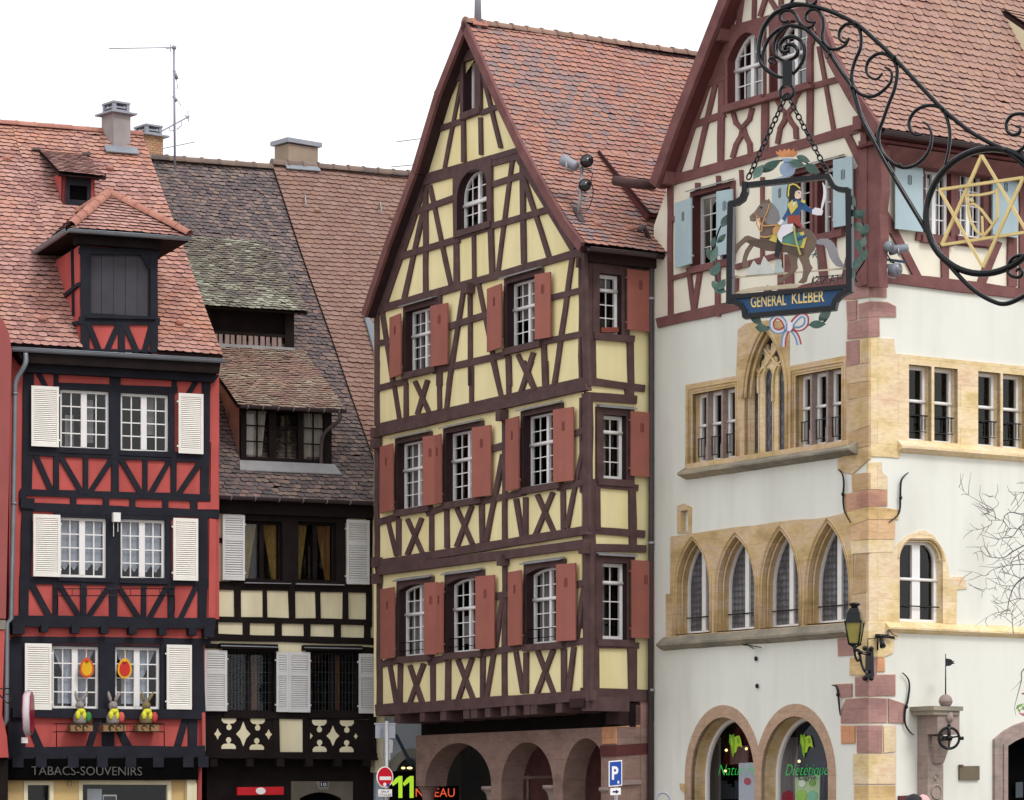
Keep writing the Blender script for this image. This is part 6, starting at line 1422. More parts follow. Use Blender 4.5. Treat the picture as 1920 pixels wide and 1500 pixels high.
# things seen in the shop windows
b = MB(); GL.slab(b, [H8(755, 780), H8(900, 775), H8(900, 1300), H8(755, 1300)], -.5, .02); o = tag(b.build('window_poster', 'veil', None, GL.at(*H8(830, 1290), -.5)), 'white poster with a pink round mark hanging in the shop window lettered Natur', 'poster')
b = MB(); GL.slab(b, [H8(828 + 30 * math.cos(k * .45), 937 + 32 * math.sin(k * .45)) for k in range(14)], -.49, .006); b.build('poster_mark', pc((196, 96, 112)), o)
b = MB(); GL.slab(b, [H8(1238, 905), H8(1450, 880), H8(1440, 1300), H8(1238, 1300)], -.5, .02); o = tag(b.build('window_poster', 'poster_green', None, GL.at(*H8(1340, 1290), -.5)), 'pale green poster with coloured discs hanging in the shop window lettered Diététique', 'poster')
b = MB(); ux, vy = GL.uv(*H8(1265, 922), -.47); text_mesh('Ligne', b, GL, ux, vy, .09, -.47, GL.uv(*H8(1420, 910), -.47)[0] - ux, .004); b.build('poster_lettering', 'shade_brown', o)
for x, y, r_, cc in ((1297, 955, 30, (226, 236, 216)), (1385, 950, 28, (110, 160, 40)), (1385, 1062, 45, (120, 190, 150)), (1290, 1060, 50, (150, 200, 70))):
    b = MB(); GL.slab(b, [H8(x + r_ * math.cos(k * .45), y + r_ * math.sin(k * .45)) for k in range(14)], -.488 + x * 1e-6, .006); b.build('poster_mark', pc(cc), o)
b = MB(); GL.slab(b, [H8(1120, 1097), H8(1130, 1040), H8(1175, 1015), H8(1215, 1050), H8(1225, 1150), H8(1120, 1150)], -.7, .05); tag(b.build('paper_flower', pc((206, 60, 84)), None, GL.at(*H8(1170, 1150), -.7)), 'pinkish red paper flower at the bottom of the shop window lettered Diététique', 'flower')
for x0, x1, nn in ((500, 585, 2), (1110, 1245, 2)):
    b = MB(); GL.slab(b, [H8(x0, 560), H8(x1, 560), H8(x1, 1400), H8(x0, 1400)], -.9, .05); b.build('display_curtain', 'gcurt', gh)
b = MB(); GL.slab(b, [H8(1470, 800), H8(1500, 780), H8(1470, 1100), H8(1440, 1100)], -.55, .03); b.build('display_rod', 'navy', gh)
b = MB(); GL.slab(b, [H8(1245, 400), H8(1560, 380), H8(1560, 880), H8(1245, 900)], -1.1, .05); b.build('display_panel', 'slate', gh)
b = MB()
for i in range(6): GL.slab(b, [H8(600 + i * 40, 930 + (i % 3) * 30), H8(632 + i * 40, 930 + (i % 3) * 30), H8(632 + i * 40, 1090), H8(600 + i * 40, 1090)], -1.0 - .02 * i, .08)
b.build('shelf_goods', 'slot', gh)
b = MB(); GL.slab(b, [H8(680, 640), H8(830, 630), H8(830, 780), H8(680, 790)], -1.05, .04); b.build('shelf_goods', 'old_wood', gh)
for x, y in ((648, 670), (640, 848), (820, 658), (1272, 765)):
    b = MB(); b.sphere(GL.at(*H8(x, y), -.8), .03, .03, .03, 8); b.build('spotlight_bulb', 'lampglow', gh)
b = MB(); GL.slab(b, [H8(245, 955), H8(285, 955), H8(290, 1040), H8(255, 1010)], PW + .05, .1); b.build('impost_stone', 'stone_t', gh)
# ---- right-hand face: mullioned windows, pointed window, door --------------------
K_ = []
for xl, xr in ((570, 738), (757, 932), (1082, 1248), (1265, 1432), (1600, 1770), (1790, 1960)):
    K_.append((GR.uv(*HK(xl, 500), PW)[0], GR.uv(*HK(xr, 500), PW)[0]))
vk1 = (GR.uv(*HK(570, 245), PW)[1] + GR.uv(*HK(1270, 320), PW)[1]) / 2; vk0 = (GR.uv(*HK(690, 822), PW)[1] + GR.uv(*HK(1392, 876), PW)[1]) / 2
rh_ = [outline(a, c, vk0, vk1) for a, c in K_]
for o in rh_:
    wn = stonewin(GR, gh, o, .2, fw=.06, transom=.545, gmat='glass', depth_mat='stone_y', trans_r=.03); GR.holes.append(inset(o, -.01))
    u0, u1 = o[0][0], o[1][0]; y = vk0 + .5; r_ = MB()
    for k in (.06, .13): r_.tube([GR.P(u1 - k, y, -.1), GR.P(u1 - k, y - .27, -.1)], .011, 5)
    r_.tube([GR.P(u0 + .02, y, -.1), GR.P(u1 + .02, y, -.1)], .013, 5); r_.tube([GR.P(u0 + .02, y - .3, -.12), GR.P(u1, y - .3, -.12)], .008, 5); r_.build('window_rail', 'iron', wn)
cR_ = 0.0
bo = [GR.uv(*HK(*p), PW) for p in ((275, 50), (460, 62), (470, 185))]; zt2 = GR.uv(*HK(900, 212), PW)[1]; zb2 = GR.uv(*HK(900, 895), PW)[1]
bandR = [(.0, GR.uv(*HK(275, 930), PW)[1]), (GR.uv(*HK(372, 930), PW)[0], GR.uv(*HK(372, 932), PW)[1]), (GR.uv(*HK(500, 925), PW)[0], GR.uv(*HK(372, 932), PW)[1]), (GR.uv(*HK(520, 900), PW)[0], zb2), (8.6, zb2), (8.6, zt2), (bo[2][0], zt2), (bo[1][0], bo[1][1]), (.0, bo[0][1])]
b = MB(); GR.plate(b, bandR, rh_, PW, .1); b.build('window_surround', 'stone_y', gh)
sillbar(GR, HK(520, 920), HK(2300, 975), .2, .16, 'stone_y', 'window_sill', gh)
p0, pS = GR.uv(*HL(612, 850), PW); p1 = GR.uv(*HL(950, 850), PW)[0]; pA = GR.uv(*HL(780, 545), PW)[1]; pB = GR.uv(*HL(612, 1198), PW)[1]; pS = GR.uv(*HL(612, 700), PW)[1]
po = outline(p0, p1, pB, pS, 'point', pA - pS, 9)
oo = [GR.uv(*HL(*p), PW) for p in ((355, 1205), (355, 640), (560, 640), (600, 580), (690, 510), (800, 472), (880, 520), (950, 620), (990, 740), (1000, 840), (1120, 840), (1142, 930), (1062, 940), (1055, 1228))]
oo[0] = (.0, oo[-1][1]); oo[1] = (.0, oo[1][1])
b = MB(); GR.plate(b, oo, [po], PW, .1); b.build('window_surround', 'stone_y', gh); GR.holes.append(inset(po, -.01))
wn = stonewin(GR, gh, inset(po, .01), .17, cas=2, ny=1, nx=1, fw=.075, stile=.19, transom=.53, depth_mat='stone_y', trans_r=.028)
b = MB(); pp = inset(po, -.03)[2:]; b.tube([GR.P(u, v, PW + .0) for u, v in pp], .018, 6); pp = inset(po, .03)[2:]; b.tube([GR.P(u, v, PW - .06) for u, v in pp], .016, 6); b.build('arch_moulding', 'stone_y', wn)
b = MB(); y = pB + .33; b.tube([GR.P(p0, y, -.08), GR.P(p1, y, -.08)], .013, 5); b.build('window_rail', 'iron', wn)
sillbar(GR, HL(530, 1308), HL(3200, 1308), .17, .14, 'stone_y', 'string_course', gh)
d0, dv = GR.uv(*HM(1362, 1100), PW); dA = GR.uv(1935, 1378, PW)[1]; do_ = outline(d0, d0 + 1.5, .05, dv, 'seg', dA - dv)
b = MB(); GR.plate(b, outline(d0 - .3, d0 + 1.8, .05, dv + .12, 'seg', dA - dv + .16), [inset(do_, .001)], PW + .05, .2)
GR.plate(b, outline(d0 - .1, d0 + 1.6, .055, dv + .03, 'seg', dA - dv + .06), [do_], PW + .08, .2); b.build('door_surround', 'stone_c', gh); GR.holes.append(inset(do_, -.02))
b = MB(); GR.uslab(b, inset(do_, -.01), -.45, .05); dd = b.build('door', 'void', gh)
b = MB(); GR.slab(b, [HM(1440, 1370), HM(1492, 1366), HM(1492, 1480), HM(1440, 1484)], -.35, .02); b.build('notice', 'slot', dd)
b = MB(); GR.slab(b, [HM(1026, 1249), HM(1172, 1247), HM(1172, 1352), HM(1026, 1351)], .05, .05); b.build('wall_plaque', pc((110, 98, 78), .5), gh)
b = MB(); GR.slab(b, [HM(1030, 1238), HM(1054, 1238), HM(1054, 1250), HM(1030, 1250)], .08, .06); b.build('plaque_fixing', 'mauve', gh)
b = MB(); GR.slab(b, [HM(580, 1470), HM(650, 1466), HM(650, 1560), HM(580, 1560)], .06, .06); b.build('menu_box', 'dmauve', gh)
# ---- corner stones ------------------------------------------------------------------
MORT = MB()
def corner(z, pts, mat, w=.034):
    P = [z(*p) for p in pts]; xc = 1628.5; Q = inset(P, -1.3)
    for fac, sg in ((GL, 1), (GR, -1)):
        h = clip_half(Q, sg, 0, sg * xc)
        if len(h) > 2: fac.slab(MORT, h, .012 + (w - .03) * .8, .03)
    a = clip_half(P, 1, 0, xc); c = clip_half(P, -1, 0, -xc); b = MB()
    if len(a) > 2: GL.slab(b, [(min(x, xc + .0), y) for x, y in a], w, .06)
    if len(c) > 2: GR.slab(b, [(x, y) for x, y in c], w, .06)
    return b.build('corner_stone', mat, gh)
for k, (z, pts, mat) in enumerate((
    (HV, [(220, 195), (400, 150), (590, 170), (590, 330), (410, 325), (215, 350)], 'stone_p'), (HV, [(70, 350), (100, 310), (215, 290), (230, 350)], 'stone_p'),
    (HV, [(155, 375), (262, 365), (262, 570), (165, 595)], 'stone_p'), (HV, [(285, 405), (410, 375), (600, 385), (690, 430), (692, 540), (410, 540), (285, 560)], 'stone_p'),
    (HV, [(168, 610), (410, 550), (510, 545), (515, 750), (410, 760), (165, 780)], 'stone_p'), (HV, [(155, 810), (290, 792), (290, 1050), (155, 1080)], 'stone_p'), (HV, [(300, 790), (402, 770), (402, 1035), (300, 1050)], 'stone_t'),
    (HV, [(145, 1090), (402, 1045), (402, 1230), (160, 1270)], 'stone_t'), (HV, [(165, 1275), (402, 1240), (402, 1400), (165, 1440)], 'stone_t2'),
    (HK, [(110, 520), (272, 480), (272, 700), (110, 760)], 'stone_t'), (HK, [(95, 765), (272, 705), (272, 850), (95, 890)], 'stone_t2'), (HK, [(45, 960), (130, 890), (272, 855), (272, 950), (150, 1060), (45, 1035)], 'stone_t'),
    (HT, [(280, 220), (510, 200), (510, 430), (285, 460)], 'stone_t2'), (HT, [(180, 500), (510, 440), (775, 440), (775, 660), (510, 665), (190, 760)], 'stone_o2'), (HT, [(515, 60), (690, 60), (700, 200), (770, 260), (770, 435), (515, 425)], 'stone_y'),
    (HT, [(160, 765), (510, 672), (785, 700), (940, 730), (930, 850), (510, 850), (230, 950)], 'stone_y2'), (HT, [(240, 955), (510, 858), (885, 870), (880, 1130), (510, 1130), (280, 1160)], 'stone_o3'), (HT, [(260, 1165), (510, 1140), (878, 1140), (860, 1310), (510, 1320), (270, 1340)], 'stone_y'),
    (HL, [(270, 660), (352, 660), (352, 960), (240, 980)], 'stone_t2'), (HL, [(235, 985), (352, 965), (352, 1300), (235, 1310)], 'stone_t'),
    (HM, [(120, 303), (244, 302), (243, 425), (125, 432)], 'stone_p'), (HM, [(247, 303), (345, 180), (575, 190), (560, 300), (535, 312), (528, 412), (465, 440), (247, 440)], 'stone_y'),
    (HM, [(215, 447), (326, 447), (322, 575), (210, 572)], 'stone_y2'), (HM, [(330, 447), (410, 447), (410, 572), (330, 572)], 'stone_p'), (HM, [(413, 447), (466, 442), (470, 546), (413, 549)], 'stone_o'),
    (HM, [(250, 592), (330, 576), (548, 572), (548, 725), (250, 730)], 'stone_p'), (HM, [(105, 645), (222, 640), (222, 735), (140, 740)], 'stone_p'), (HM, [(180, 755), (348, 742), (485, 750), (485, 925), (145, 932), (145, 835)], 'stone_p'),
    (HM, [(497, 750), (618, 790), (610, 930), (500, 925)], 'stone_p'), (HM, [(145, 950), (245, 952), (245, 1080), (148, 1082)], 'stone_o'), (HM, [(258, 950), (450, 948), (452, 1150), (265, 1150)], 'stone_p'),
    (HM, [(462, 955), (548, 955), (548, 1140), (465, 1150)], 'stone_y'), (HM, [(240, 1163), (548, 1163), (548, 1380), (240, 1380)], 'stone_y'), (HM, [(245, 1395), (548, 1395), (548, 1600), (245, 1600)], 'stone_y2'), (HM, [(245, 1612), (548, 1612), (548, 2600), (245, 2600)], 'stone_y'))):
    corner(z, pts, mat, .03 + .0007 * (k % 9))
MORT.build('corner_mortar', 'mortar', gh)
# ---- iron wall anchors and fittings ---------------------------------------------------
for fac, z, pts in ((GL, HT, [(90, 150), (145, 215), (165, 330), (160, 500), (160, 620), (180, 750), (260, 900)]), (GR, HT, [(1075, 195), (1000, 260), (968, 350), (960, 550), (955, 700), (920, 800), (800, 895)]),
                    (GL, HM, [(78, 650), (110, 660), (125, 720), (135, 830), (140, 875)]), (GR, HM, [(600, 558), (640, 600), (652, 660), (640, 760), (620, 840), (620, 930), (650, 990), (685, 1018)])):
    b = MB(); P_ = smooth_path([fac.at(*z(*p), .06) for p in pts], 5); m = len(P_); b.tube(P_, [.009 + .013 * math.sin(math.pi * i / (m - 1)) for i in range(m)], 8)
    c = P_[m // 2]; b.sphere(c + fac.N * .01, .035, .035, .045, 8); b.build('wall_anchor', 'iron', gh)
for x, y in ((778, 1243), (786, 1445)):
    b = MB(); b.sphere(GL.at(*H7(x, y), .03), .035, .05, .05, 8); b.build('wall_stud', 'iron', gh)
b = MB(); b.tube([GL.at(*H7(682, 1142), .02), GL.at(*H7(720, 1143), .06), GL.at(*H7(760, 1168), .2)], .01, 5); b.tube([GL.at(*H7(705, 1140), .02), GL.at(*H7(818, 1160), .2)], .01, 5); b.build('wall_hook', 'iron', gh)
# ---- plaster walls -----------------------------------------------------------------------
zuL = zmid
uvs = [(gl0, -.2), (0, -.2), (0, zuL), (gl0, zuL)]
b = MB(); GL.plate(b, uvs, GL.holes, 0, .3); b.build('lower_wall', 'gwhite', gh)
b = MB(); GR.plate(b, [(.0, -.2), (gr1, -.2), (gr1, zmid), (.0, zmid)], GR.holes, 0, .3); b.build('lower_wall', 'gwhite', gh)
GL.holes = []; GR.holes = []
# ---- upper timbered storeys and gable ---------------------------------------------------------
OVg = .38
GV_L = [GL.uv(x, y, OVg) for x, y in ((1221, 343), (1263, 225), (1351, 0))]
sl_ = (GV_L[2][1] - GV_L[1][1]) / (GV_L[2][0] - GV_L[1][0])
GV_R = [GL.uv(x, y, OVg) for x, y in ((1644, 232), (1604, 172), (1563, 98), (1529, 0))]
sr_ = (GV_R[3][1] - GV_R[2][1]) / (GV_R[3][0] - GV_R[2][0])
au = ((GV_R[2][1] - GV_L[2][1]) + sl_ * GV_L[2][0] - sr_ * GV_R[2][0]) / (sl_ - sr_); av = GV_L[2][1] + sl_ * (au - GV_L[2][0])
def gwin(fac, z, xl, xr, yt, yb, **k):
    a = z(xl, yt); c = z(xr, yb); kw = dict(d=.16, w0=.06, cw=(.1, .1, .1, .06), cmat='mauve', rmat='dmauve', nx=2, ny=4, fw=.06, stile=.1, sill=.05, cap=.12); kw.update(k)
    return window(fac, gh, a[0], c[0], a[1], c[1], **kw)
gwin(GL, H1, 603, 880, 300, 822, head='seg', rise=.42, transom=.52, ny=4, cap=0, sill=.08, cw=(.1, .04, .1, .06), gmat='glass_b')
gwin(GL, H1, 935, 1232, 205, 735, head='seg', rise=.42, transom=.52, ny=4, cap=0, sill=.08, cw=(.04, .1, .1, .06), gmat='glass_b')
gwin(GL, I0, 1300, 1370, 368, 500, cas=2, transom=None, ny=4)
gwin(GL, I0, 1488, 1519, 328, 452, cas=1, nx=1, ny=4, cw=(.1, .08, .1, .06), stile=.05)
gwin(GL, I0, 1533, 1576, 316, 440, cas=1, nx=2, ny=4, cw=(.08, .1, .1, .06), stile=.05)
gwin(GR, HJ, 683, 880, 298, 792, cas=2, nx=2, ny=4, stile=.09, gmat='glass_b', cw=(.08, .06, .1, .06), d=.1)
gwin(GR, HJ, 935, 1130, 312, 800, cas=2, nx=2, ny=4, stile=.09, gmat='glass_b', cw=(.06, .1, .1, .06), d=.1)
def bsh(fac, pts, wl, wr, h): shutter(fac, gh, *pts, wl, wr, 'plank', 'bluegrey', hinge=h, slots='slot')
bsh(GL, [(1268, 380), (1298, 372), (1297, 494), (1268, 504)], .1, .17, 'r'); bsh(GL, [(1345, 361), (1375, 353), (1375, 474), (1345, 481)], .19, .1, 'l')
bsh(GL, [(1450, 336), (1479, 328), (1479, 452), (1450, 460)], .1, .17, 'r'); bsh(GL, [H3(952, 150), H3(1088, 125), H3(1085, 600), H3(950, 630)], .19, .1, 'l')
bsh(GR, [HJ(460, 272), HJ(665, 258), HJ(671, 762), HJ(463, 757)], .12, .14, 'r'); bsh(GR, [HJ(1182, 315), HJ(1366, 326), HJ(1369, 815), HJ(1186, 790)], .14, .12, 'l')
gv = [(gl0, zuL), (0, zuL), (0, GV_R[0][1] - .12)] + [(u, v - .12) for u, v in GV_R[1:] if u < 0] + [(au, av - .2)] + [(u, v - .12) for u, v in GV_L[::-1] if u > gl0] + [(gl0, GV_L[0][1] + (gl0 - GV_L[0][0]) * (GV_L[1][1] - GV_L[0][1]) / (GV_L[1][0] - GV_L[0][0]) - .12)]
b = MB(); GL.plate(b, gv, merged(GL.holes), .0, .22); b.build('gable_wall', 'gcream', gh)
eP = gRT_e = GL.P(GV_R[0][0], GV_R[0][1], OVg); zeR = GV_R[0][1] - .32; wE = (eP - GR.O).dot(GR.N)
b = MB(); GR.plate(b, [(.0, zmid), (gr1, zmid), (gr1, zeR), (.0, zeR)], merged(GR.holes), 0, .22); b.build('upper_wall', 'gcream', gh)
tb = MB()
GL.timber(tb, H1, [(560, 252, 1270, 62, 66), (705, -20, 680, 178, 30), (805, -20, 800, 150, 30), (892, -20, 850, 115, 30), (920, -20, 985, 90, 30), (1010, -20, 1012, 90, 26), (555, 290, 540, 1255, 46), (888, 765, 885, 1155, 48), (1240, 330, 1236, 1060, 46),
                   (450, 652, 560, 602, 46), (300, 985, 560, 892, 46), (1258, 672, 1480, 612, 46), (500, 650, 345, 1320, 32), (1310, 375, 1422, 1005, 30), (600, 300, 500, 640, 60), (120, 1418, 1650, 990, 74), (1268, 250, 1250, 330, 40), (1420, 420, 1590, 740, 44), (1590, 740, 1690, 960, 44), (1300, 60, 1420, 420, 40), (1150, 720, 1110, 780, 30),
                   (1535, 1065, 1650, 1300, 52), (1660, 950, 1660, 1130, 48), (360, 1440, 362, 1500, 30), (520, 1385, 524, 1430, 26), (700, 1340, 705, 1440, 22), (560, 300, 200, 1345, 50)])
for P_, wd in (([(640, 890), (660, 960), (710, 1010), (700, 1060), (660, 1130), (635, 1220)], 30), ([(785, 855), (765, 930), (715, 990), (735, 1060), (765, 1120), (772, 1200)], 30), ([(985, 790), (1015, 850), (1050, 880), (1040, 940), (1005, 1000), (985, 1110)], 30), ([(1118, 790), (1100, 840), (1060, 890), (1090, 950), (1125, 1000), (1130, 1070)], 30)):
    for i in range(len(P_) - 1): GL.timber(tb, H1, [P_[i] + P_[i + 1] + (wd,)], .047 + .0017 * i, wob=0)
GL.timber(tb, I0, [(1255, 352, 1256, 600, 9), (1234, 605, 1635, 514, 19), (1290, 505, 1300, 590, 8), (1312, 500, 1298, 590, 8), (1258, 522, 1300, 510, 8), (1344, 490, 1344, 590, 8), (1460, 470, 1462, 560, 8), (1478, 480, 1478, 555, 14), (1440, 540, 1420, 575, 8), (1378, 520, 1376, 570, 9),
                   (1256, 412, 1268, 408, 8), (1380, 500, 1450, 480, 10), (1535, 450, 1545, 540, 14), (1600, 440, 1580, 530, 10), (1560, 340, 1562, 470, 6), (1428, 335, 1428, 500, 6), (1602, 320, 1606, 520, 14), (1598, 330, 1640, 282, 8)])
tb.build('timber_frame', 'mauve', gh)
beams(GL, H1, [(560, 866, 1236, 672, 26)], .16, .2, 'sill_beam', 'mauve', gh); beams(GL, I0, [(1632, 268, 1626, 534, 44)], .09, .2, 'corner_post', 'mauve', gh); beams(GR, HJ, [(310, 100, 312, 1145, 110)], .092, .15, 'corner_post', 'mauve', gh, wob=.3)
for x, y in ((130, 1395), (555, 275), (1655, 965)):
    p = H1(x, y); b = MB(); b.box(GL.at(p[0], p[1], .16), GL.U * .12, ZV * .13, GL.N * .14); b.build('purlin_end', 'mauve', gh)
b = MB(); c0 = GL.at(1228, 347, .1); b.tube([c0, c0 - GL.U * .1 + GL.N * .0 - GR.U * .5, c0 - GR.U * .95 - GL.U * .05], .1, 8); b.build('projecting_beam', 'brown', gh)
tb = MB()
GR.timber(tb, HJ, [(380, 100, 2300, 260, 66), (535, 160, 425, 245, 46), (345, 540, 475, 790, 58), (470, 780, 645, 1115, 56), (655, 150, 655, 300, 46), (660, 255, 1185, 320, 60), (640, 800, 1185, 865, 60), (840, 860, 842, 1105, 52), (1225, 850, 1115, 1135, 64), (1335, 330, 1340, 1160, 64),
                   (1155, 180, 1155, 310, 50), (385, 1100, 2300, 1330, 84), (908, 300, 908, 800, 50), (1420, 200, 1420, 1200, 60), (385, 745, 470, 770, 40), (660, 300, 660, 800, 34), (1150, 320, 1150, 830, 50), (1600, 300, 1600, 1200, 50), (1800, 300, 1760, 1200, 50)])
tb.build('timber_frame', 'mauve', gh)
b = MB(); A = [GR.P(.0, zeR, wE - .12), GR.P(gr1, zeR, wE - .12), GR.P(gr1, zeR - .24, .3), GR.P(.0, zeR - .24, .3)]
b.prism(A, [p - GR.N * .3 for p in A]); b.build('eaves_cornice', 'mauve', gh)
b = MB(); A = [GR.P(-.2, zeR + .02, wE - .06), GR.P(gr1, zeR + .02, wE - .06), GR.P(gr1, zeR + .02, -.1), GR.P(-.2, zeR + .02, -.1)]; b.prism(A, [p + ZV * .05 for p in A]); b.build('eaves_soffit', 'dmauve', gh)
# roof
gA = -GL.N
gRT = Roof([GL.P(u, v, OVg) for u, v in GV_R] + [GL.P(au, av, OVg)], gA); gLT = Roof([GL.P(u, v, OVg) for u, v in GV_L] + [GL.P(au, av, OVg)], gA)
e_ = gRT.p[0]; 
gRT = Roof([e_ + (e_ - gRT.p[1]).normalized() * .12] + gRT.p[1:], gA)
rm = MB(); gRT.deck(rm, 0, 9.6, .2, 1); gLT.deck(rm, 0, 9.6, .2, 1); gRT.tiles(rm, .03, 9.6, .2, .165, 0); gLT.tiles(rm, .03, 9.6, .2, .3, 0)
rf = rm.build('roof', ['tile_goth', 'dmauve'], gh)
vb_ = MB()
for Rr in (gRT, gLT):
    for i in range(len(Rr.p) - 1):
        A = [Rr.p[i] + Rr.n[i] * .04, Rr.p[i + 1] + Rr.n[i] * .04, Rr.p[i + 1] - Rr.n[i] * .22, Rr.p[i] - Rr.n[i] * .22]; vb_.prism([p + GL.N * .03 for p in A], [p - GL.N * .06 for p in A])
vb_.build('verge_board', 'mauve', rf)
ridge_tiles(GL.P(au, av, OVg), GL.P(au, av, -9.2), rf, 'ridge', .14, .4)
g0 = gRT.at(.05, -.03) - ZV * .02; g1 = gRT.at(9.4, -.03) - ZV * .02; gutter(g0, g1, gh, 'bronze', .075)
# roof dormer at the picture edge
q0 = gRT.hit(1875, 22); q1 = gRT.hit(1928, 112)
P0 = q0[0] + q0[3] * .06; P1 = gRT.at(q1[1], q1[2], .6)
b = MB(); sk = (P1 - P0).dot(gA); Rd = Roof([P1, P0 + gA * sk], gA); Rd.tiles(b, -sk, 2.0, .2, .15, 0, halves=[(-1, -sk / Rd.L, 0.0)])
A = [P1, P1 + gA * 2, P0 + gA * (sk + 2), P0]; b.prism([p - Rd.n[0] * .012 for p in A], [p - Rd.n[0] * .09 for p in A], 1); gd = b.build('dormer', ['tile_goth', 'dbrown'], gh)
b = MB(); cc = [P0 - Rd.n[0] * .09, P1 - Rd.n[0] * .09, gRT.at(q1[1], q1[2] - .4, .0)]; b.prism(cc, [p + gA * .06 for p in cc]); b.build('dormer_cheek', 'cream', gd)
# rear walls and inside
b = MB(); 
for a, c in ((GL.P(gl0, 0, -.3), GL.P(gl0, 0, -9)), (GR.P(gr1, 0, -.3), GR.P(gr1, 0, -7)), (GL.P(gl0, 0, -9), GR.P(gr1, 0, -7))):
    n_ = (c - a).cross(ZV).normalized() * .1; ztp2 = GL.at(1230, 330).z
    b.prism([a, c, c + ZV * ztp2, a + ZV * ztp2], [p + n_ for p in (a, c, c + ZV * ztp2, a + ZV * ztp2)])
GL.uslab(b, [(gl0, ztp2), (.3, ztp2), (au, av - .3)], -9, .1); b.build('rear_wall', 'gcream', gh)
b = MB(); GL.uslab(b, [(gl0 + .2, .0), (-1.2, .0), (-1.2, zmid + 3), (au, av - 1.8), (gl0 + .2, zmid + 2.5)], -1.35, .05); GR.uslab(b, [(1.5, .0), (gr1 - .2, .0), (gr1 - .2, zeR), (1.5, zeR)], -1.2, .05); b.build('dark_room_backing', 'void', gh)
# ================================================================== THINGS ON THE CORNER HOUSE
# street lantern
lt = empty('wall_lantern', GL.at(*HM(345, 600), .05)); tag(lt, 'black iron wall lantern with yellowish glass on the stone corner', 'street lamp')
cP = GL.at(*HM(345, 490), .1); px_m = 1 / ((GL.at(1629, 1200, .1) - GL.at(1628, 1200, .1)).length + 1e-9)
Yl = GL.at(1600, 1200, .9).y; q = lambda x, y, d=0: (lambda p: Vector(((p[0] - CX) / F * (Yl + d), Yl + d, EYE + (HY - p[1]) / F * (Yl + d))))(HM(x, y))
c = q(246, 200); top = q(246, 190).z; bot = q(246, 345).z; hw1 = (q(322, 200) - q(170, 200)).length / 2 * 1.12; hw0 = (q(298, 340) - q(205, 340)).length / 2 * 1.12
def frus(b, r0, z0, r1, z1_, ang=.5, mi=0, cap=True):
    f = lambda r, z: [Vector((c.x + r * math.cos(ang + math.pi / 2 * k), c.y + r * math.sin(ang + math.pi / 2 * k), z)) for k in range(4)]
    b.prism(f(r0, z0), f(r1, z1_), mi)
b = MB(); frus(b, hw0 * .96, bot, hw1 * .96, top); b.build('lantern_glass', 'lantern_glass', lt)
b = MB(); f0 = lambda r, z: [Vector((c.x + r * math.cos(.5 + math.pi / 2 * k), c.y + r * math.sin(.5 + math.pi / 2 * k), z)) for k in range(4)]
A, B = f0(hw0, bot), f0(hw1, top)
for k in range(4): b.tube([A[k], B[k]], .016, 6)
b.tube(A, .02, 6, closed=True); frus(b, hw1 * 1.12, top, hw1 * 1.12, top + .04); frus(b, hw1 * .95, top + .04, hw1 * .78, top + .17); frus(b, hw1 * .82, top + .17, hw1 * .5, top + .27)
b.lathe((c.x, c.y, top + .27), [(.07, 0), (.06, .03), (.1, .05), (.11, .08), (.06, .1)], 12); b.build('lantern_frame', 'iron', lt)
b = MB(); wl = q(345, 480, 0); wl = GL.at(*HM(345, 470), .12)
b.tube(smooth_path([Vector((c.x, c.y, bot)), Vector((c.x, c.y, bot - .12)), q(265, 390), q(300, 410), GL.at(*HM(340, 420), .12)], 5), .03, 8)
b.tube(smooth_path([q(245, 360), q(250, 430), q(270, 470), q(290, 440), q(270, 410)], 5), .022, 7); b.tube(smooth_path([q(285, 420), q(300, 500), q(325, 550), GL.at(*HM(345, 550), .1)], 5), .025, 7)
b.tube(smooth_path([q(205, 345), q(235, 365), q(246, 380), q(262, 365), q(296, 345)], 4), .018, 6); b.build('bracket_arm', 'iron', lt)
b = MB(); GL.slab(b, [HM(328, 385), HM(362, 382), HM(366, 590), HM(326, 592)], .1, .08)
for x, y in ((322, 378), (370, 380), (322, 600), (370, 600)): b.sphere(GL.at(*HM(x, y), .08), .05, .05, .05, 8)
b.build('wall_plate', 'iron', lt)
b = MB(); b.tube([GL.at(*HM(343, 380), .05), GL.at(*HM(343, 305), .05), GR.at(*HM(405, 302), .08)], .008, 5); b.build('cable', 'iron', lt)
# camera-like fitting on the string course
cm = empty('surveillance_camera', GR.at(*HM(440, 300), .05)); tag(cm, 'small dark surveillance camera on an arm below the stone string course', 'camera')
b = MB(); b.tube([GR.at(*HM(405, 285), .1), GR.at(*HM(490, 290), .1)], .04, 8); b.tube([GR.at(*HM(490, 290), .1), GR.at(*HM(540, 300), .12)], .03, 6); b.tube([GR.at(*HM(417, 285), .1), GR.at(*HM(416, 392), .1)], .02, 6); b.build('mount', 'iron', cm)
b = MB(); b.tube([GR.at(*HM(440, 300), .14), GR.at(*HM(455, 365), .25)], [.03, .06], 10); b.build('camera_body', 'iron', cm)
b = MB(); b.tube(smooth_path([GR.at(*HM(495, 290), .1), GR.at(*HM(495, 235), .1), GR.at(*HM(520, 265), .1), GR.at(*HM(560, 290), .1)], 4), .009, 5); b.build('cable', 'iron', cm)
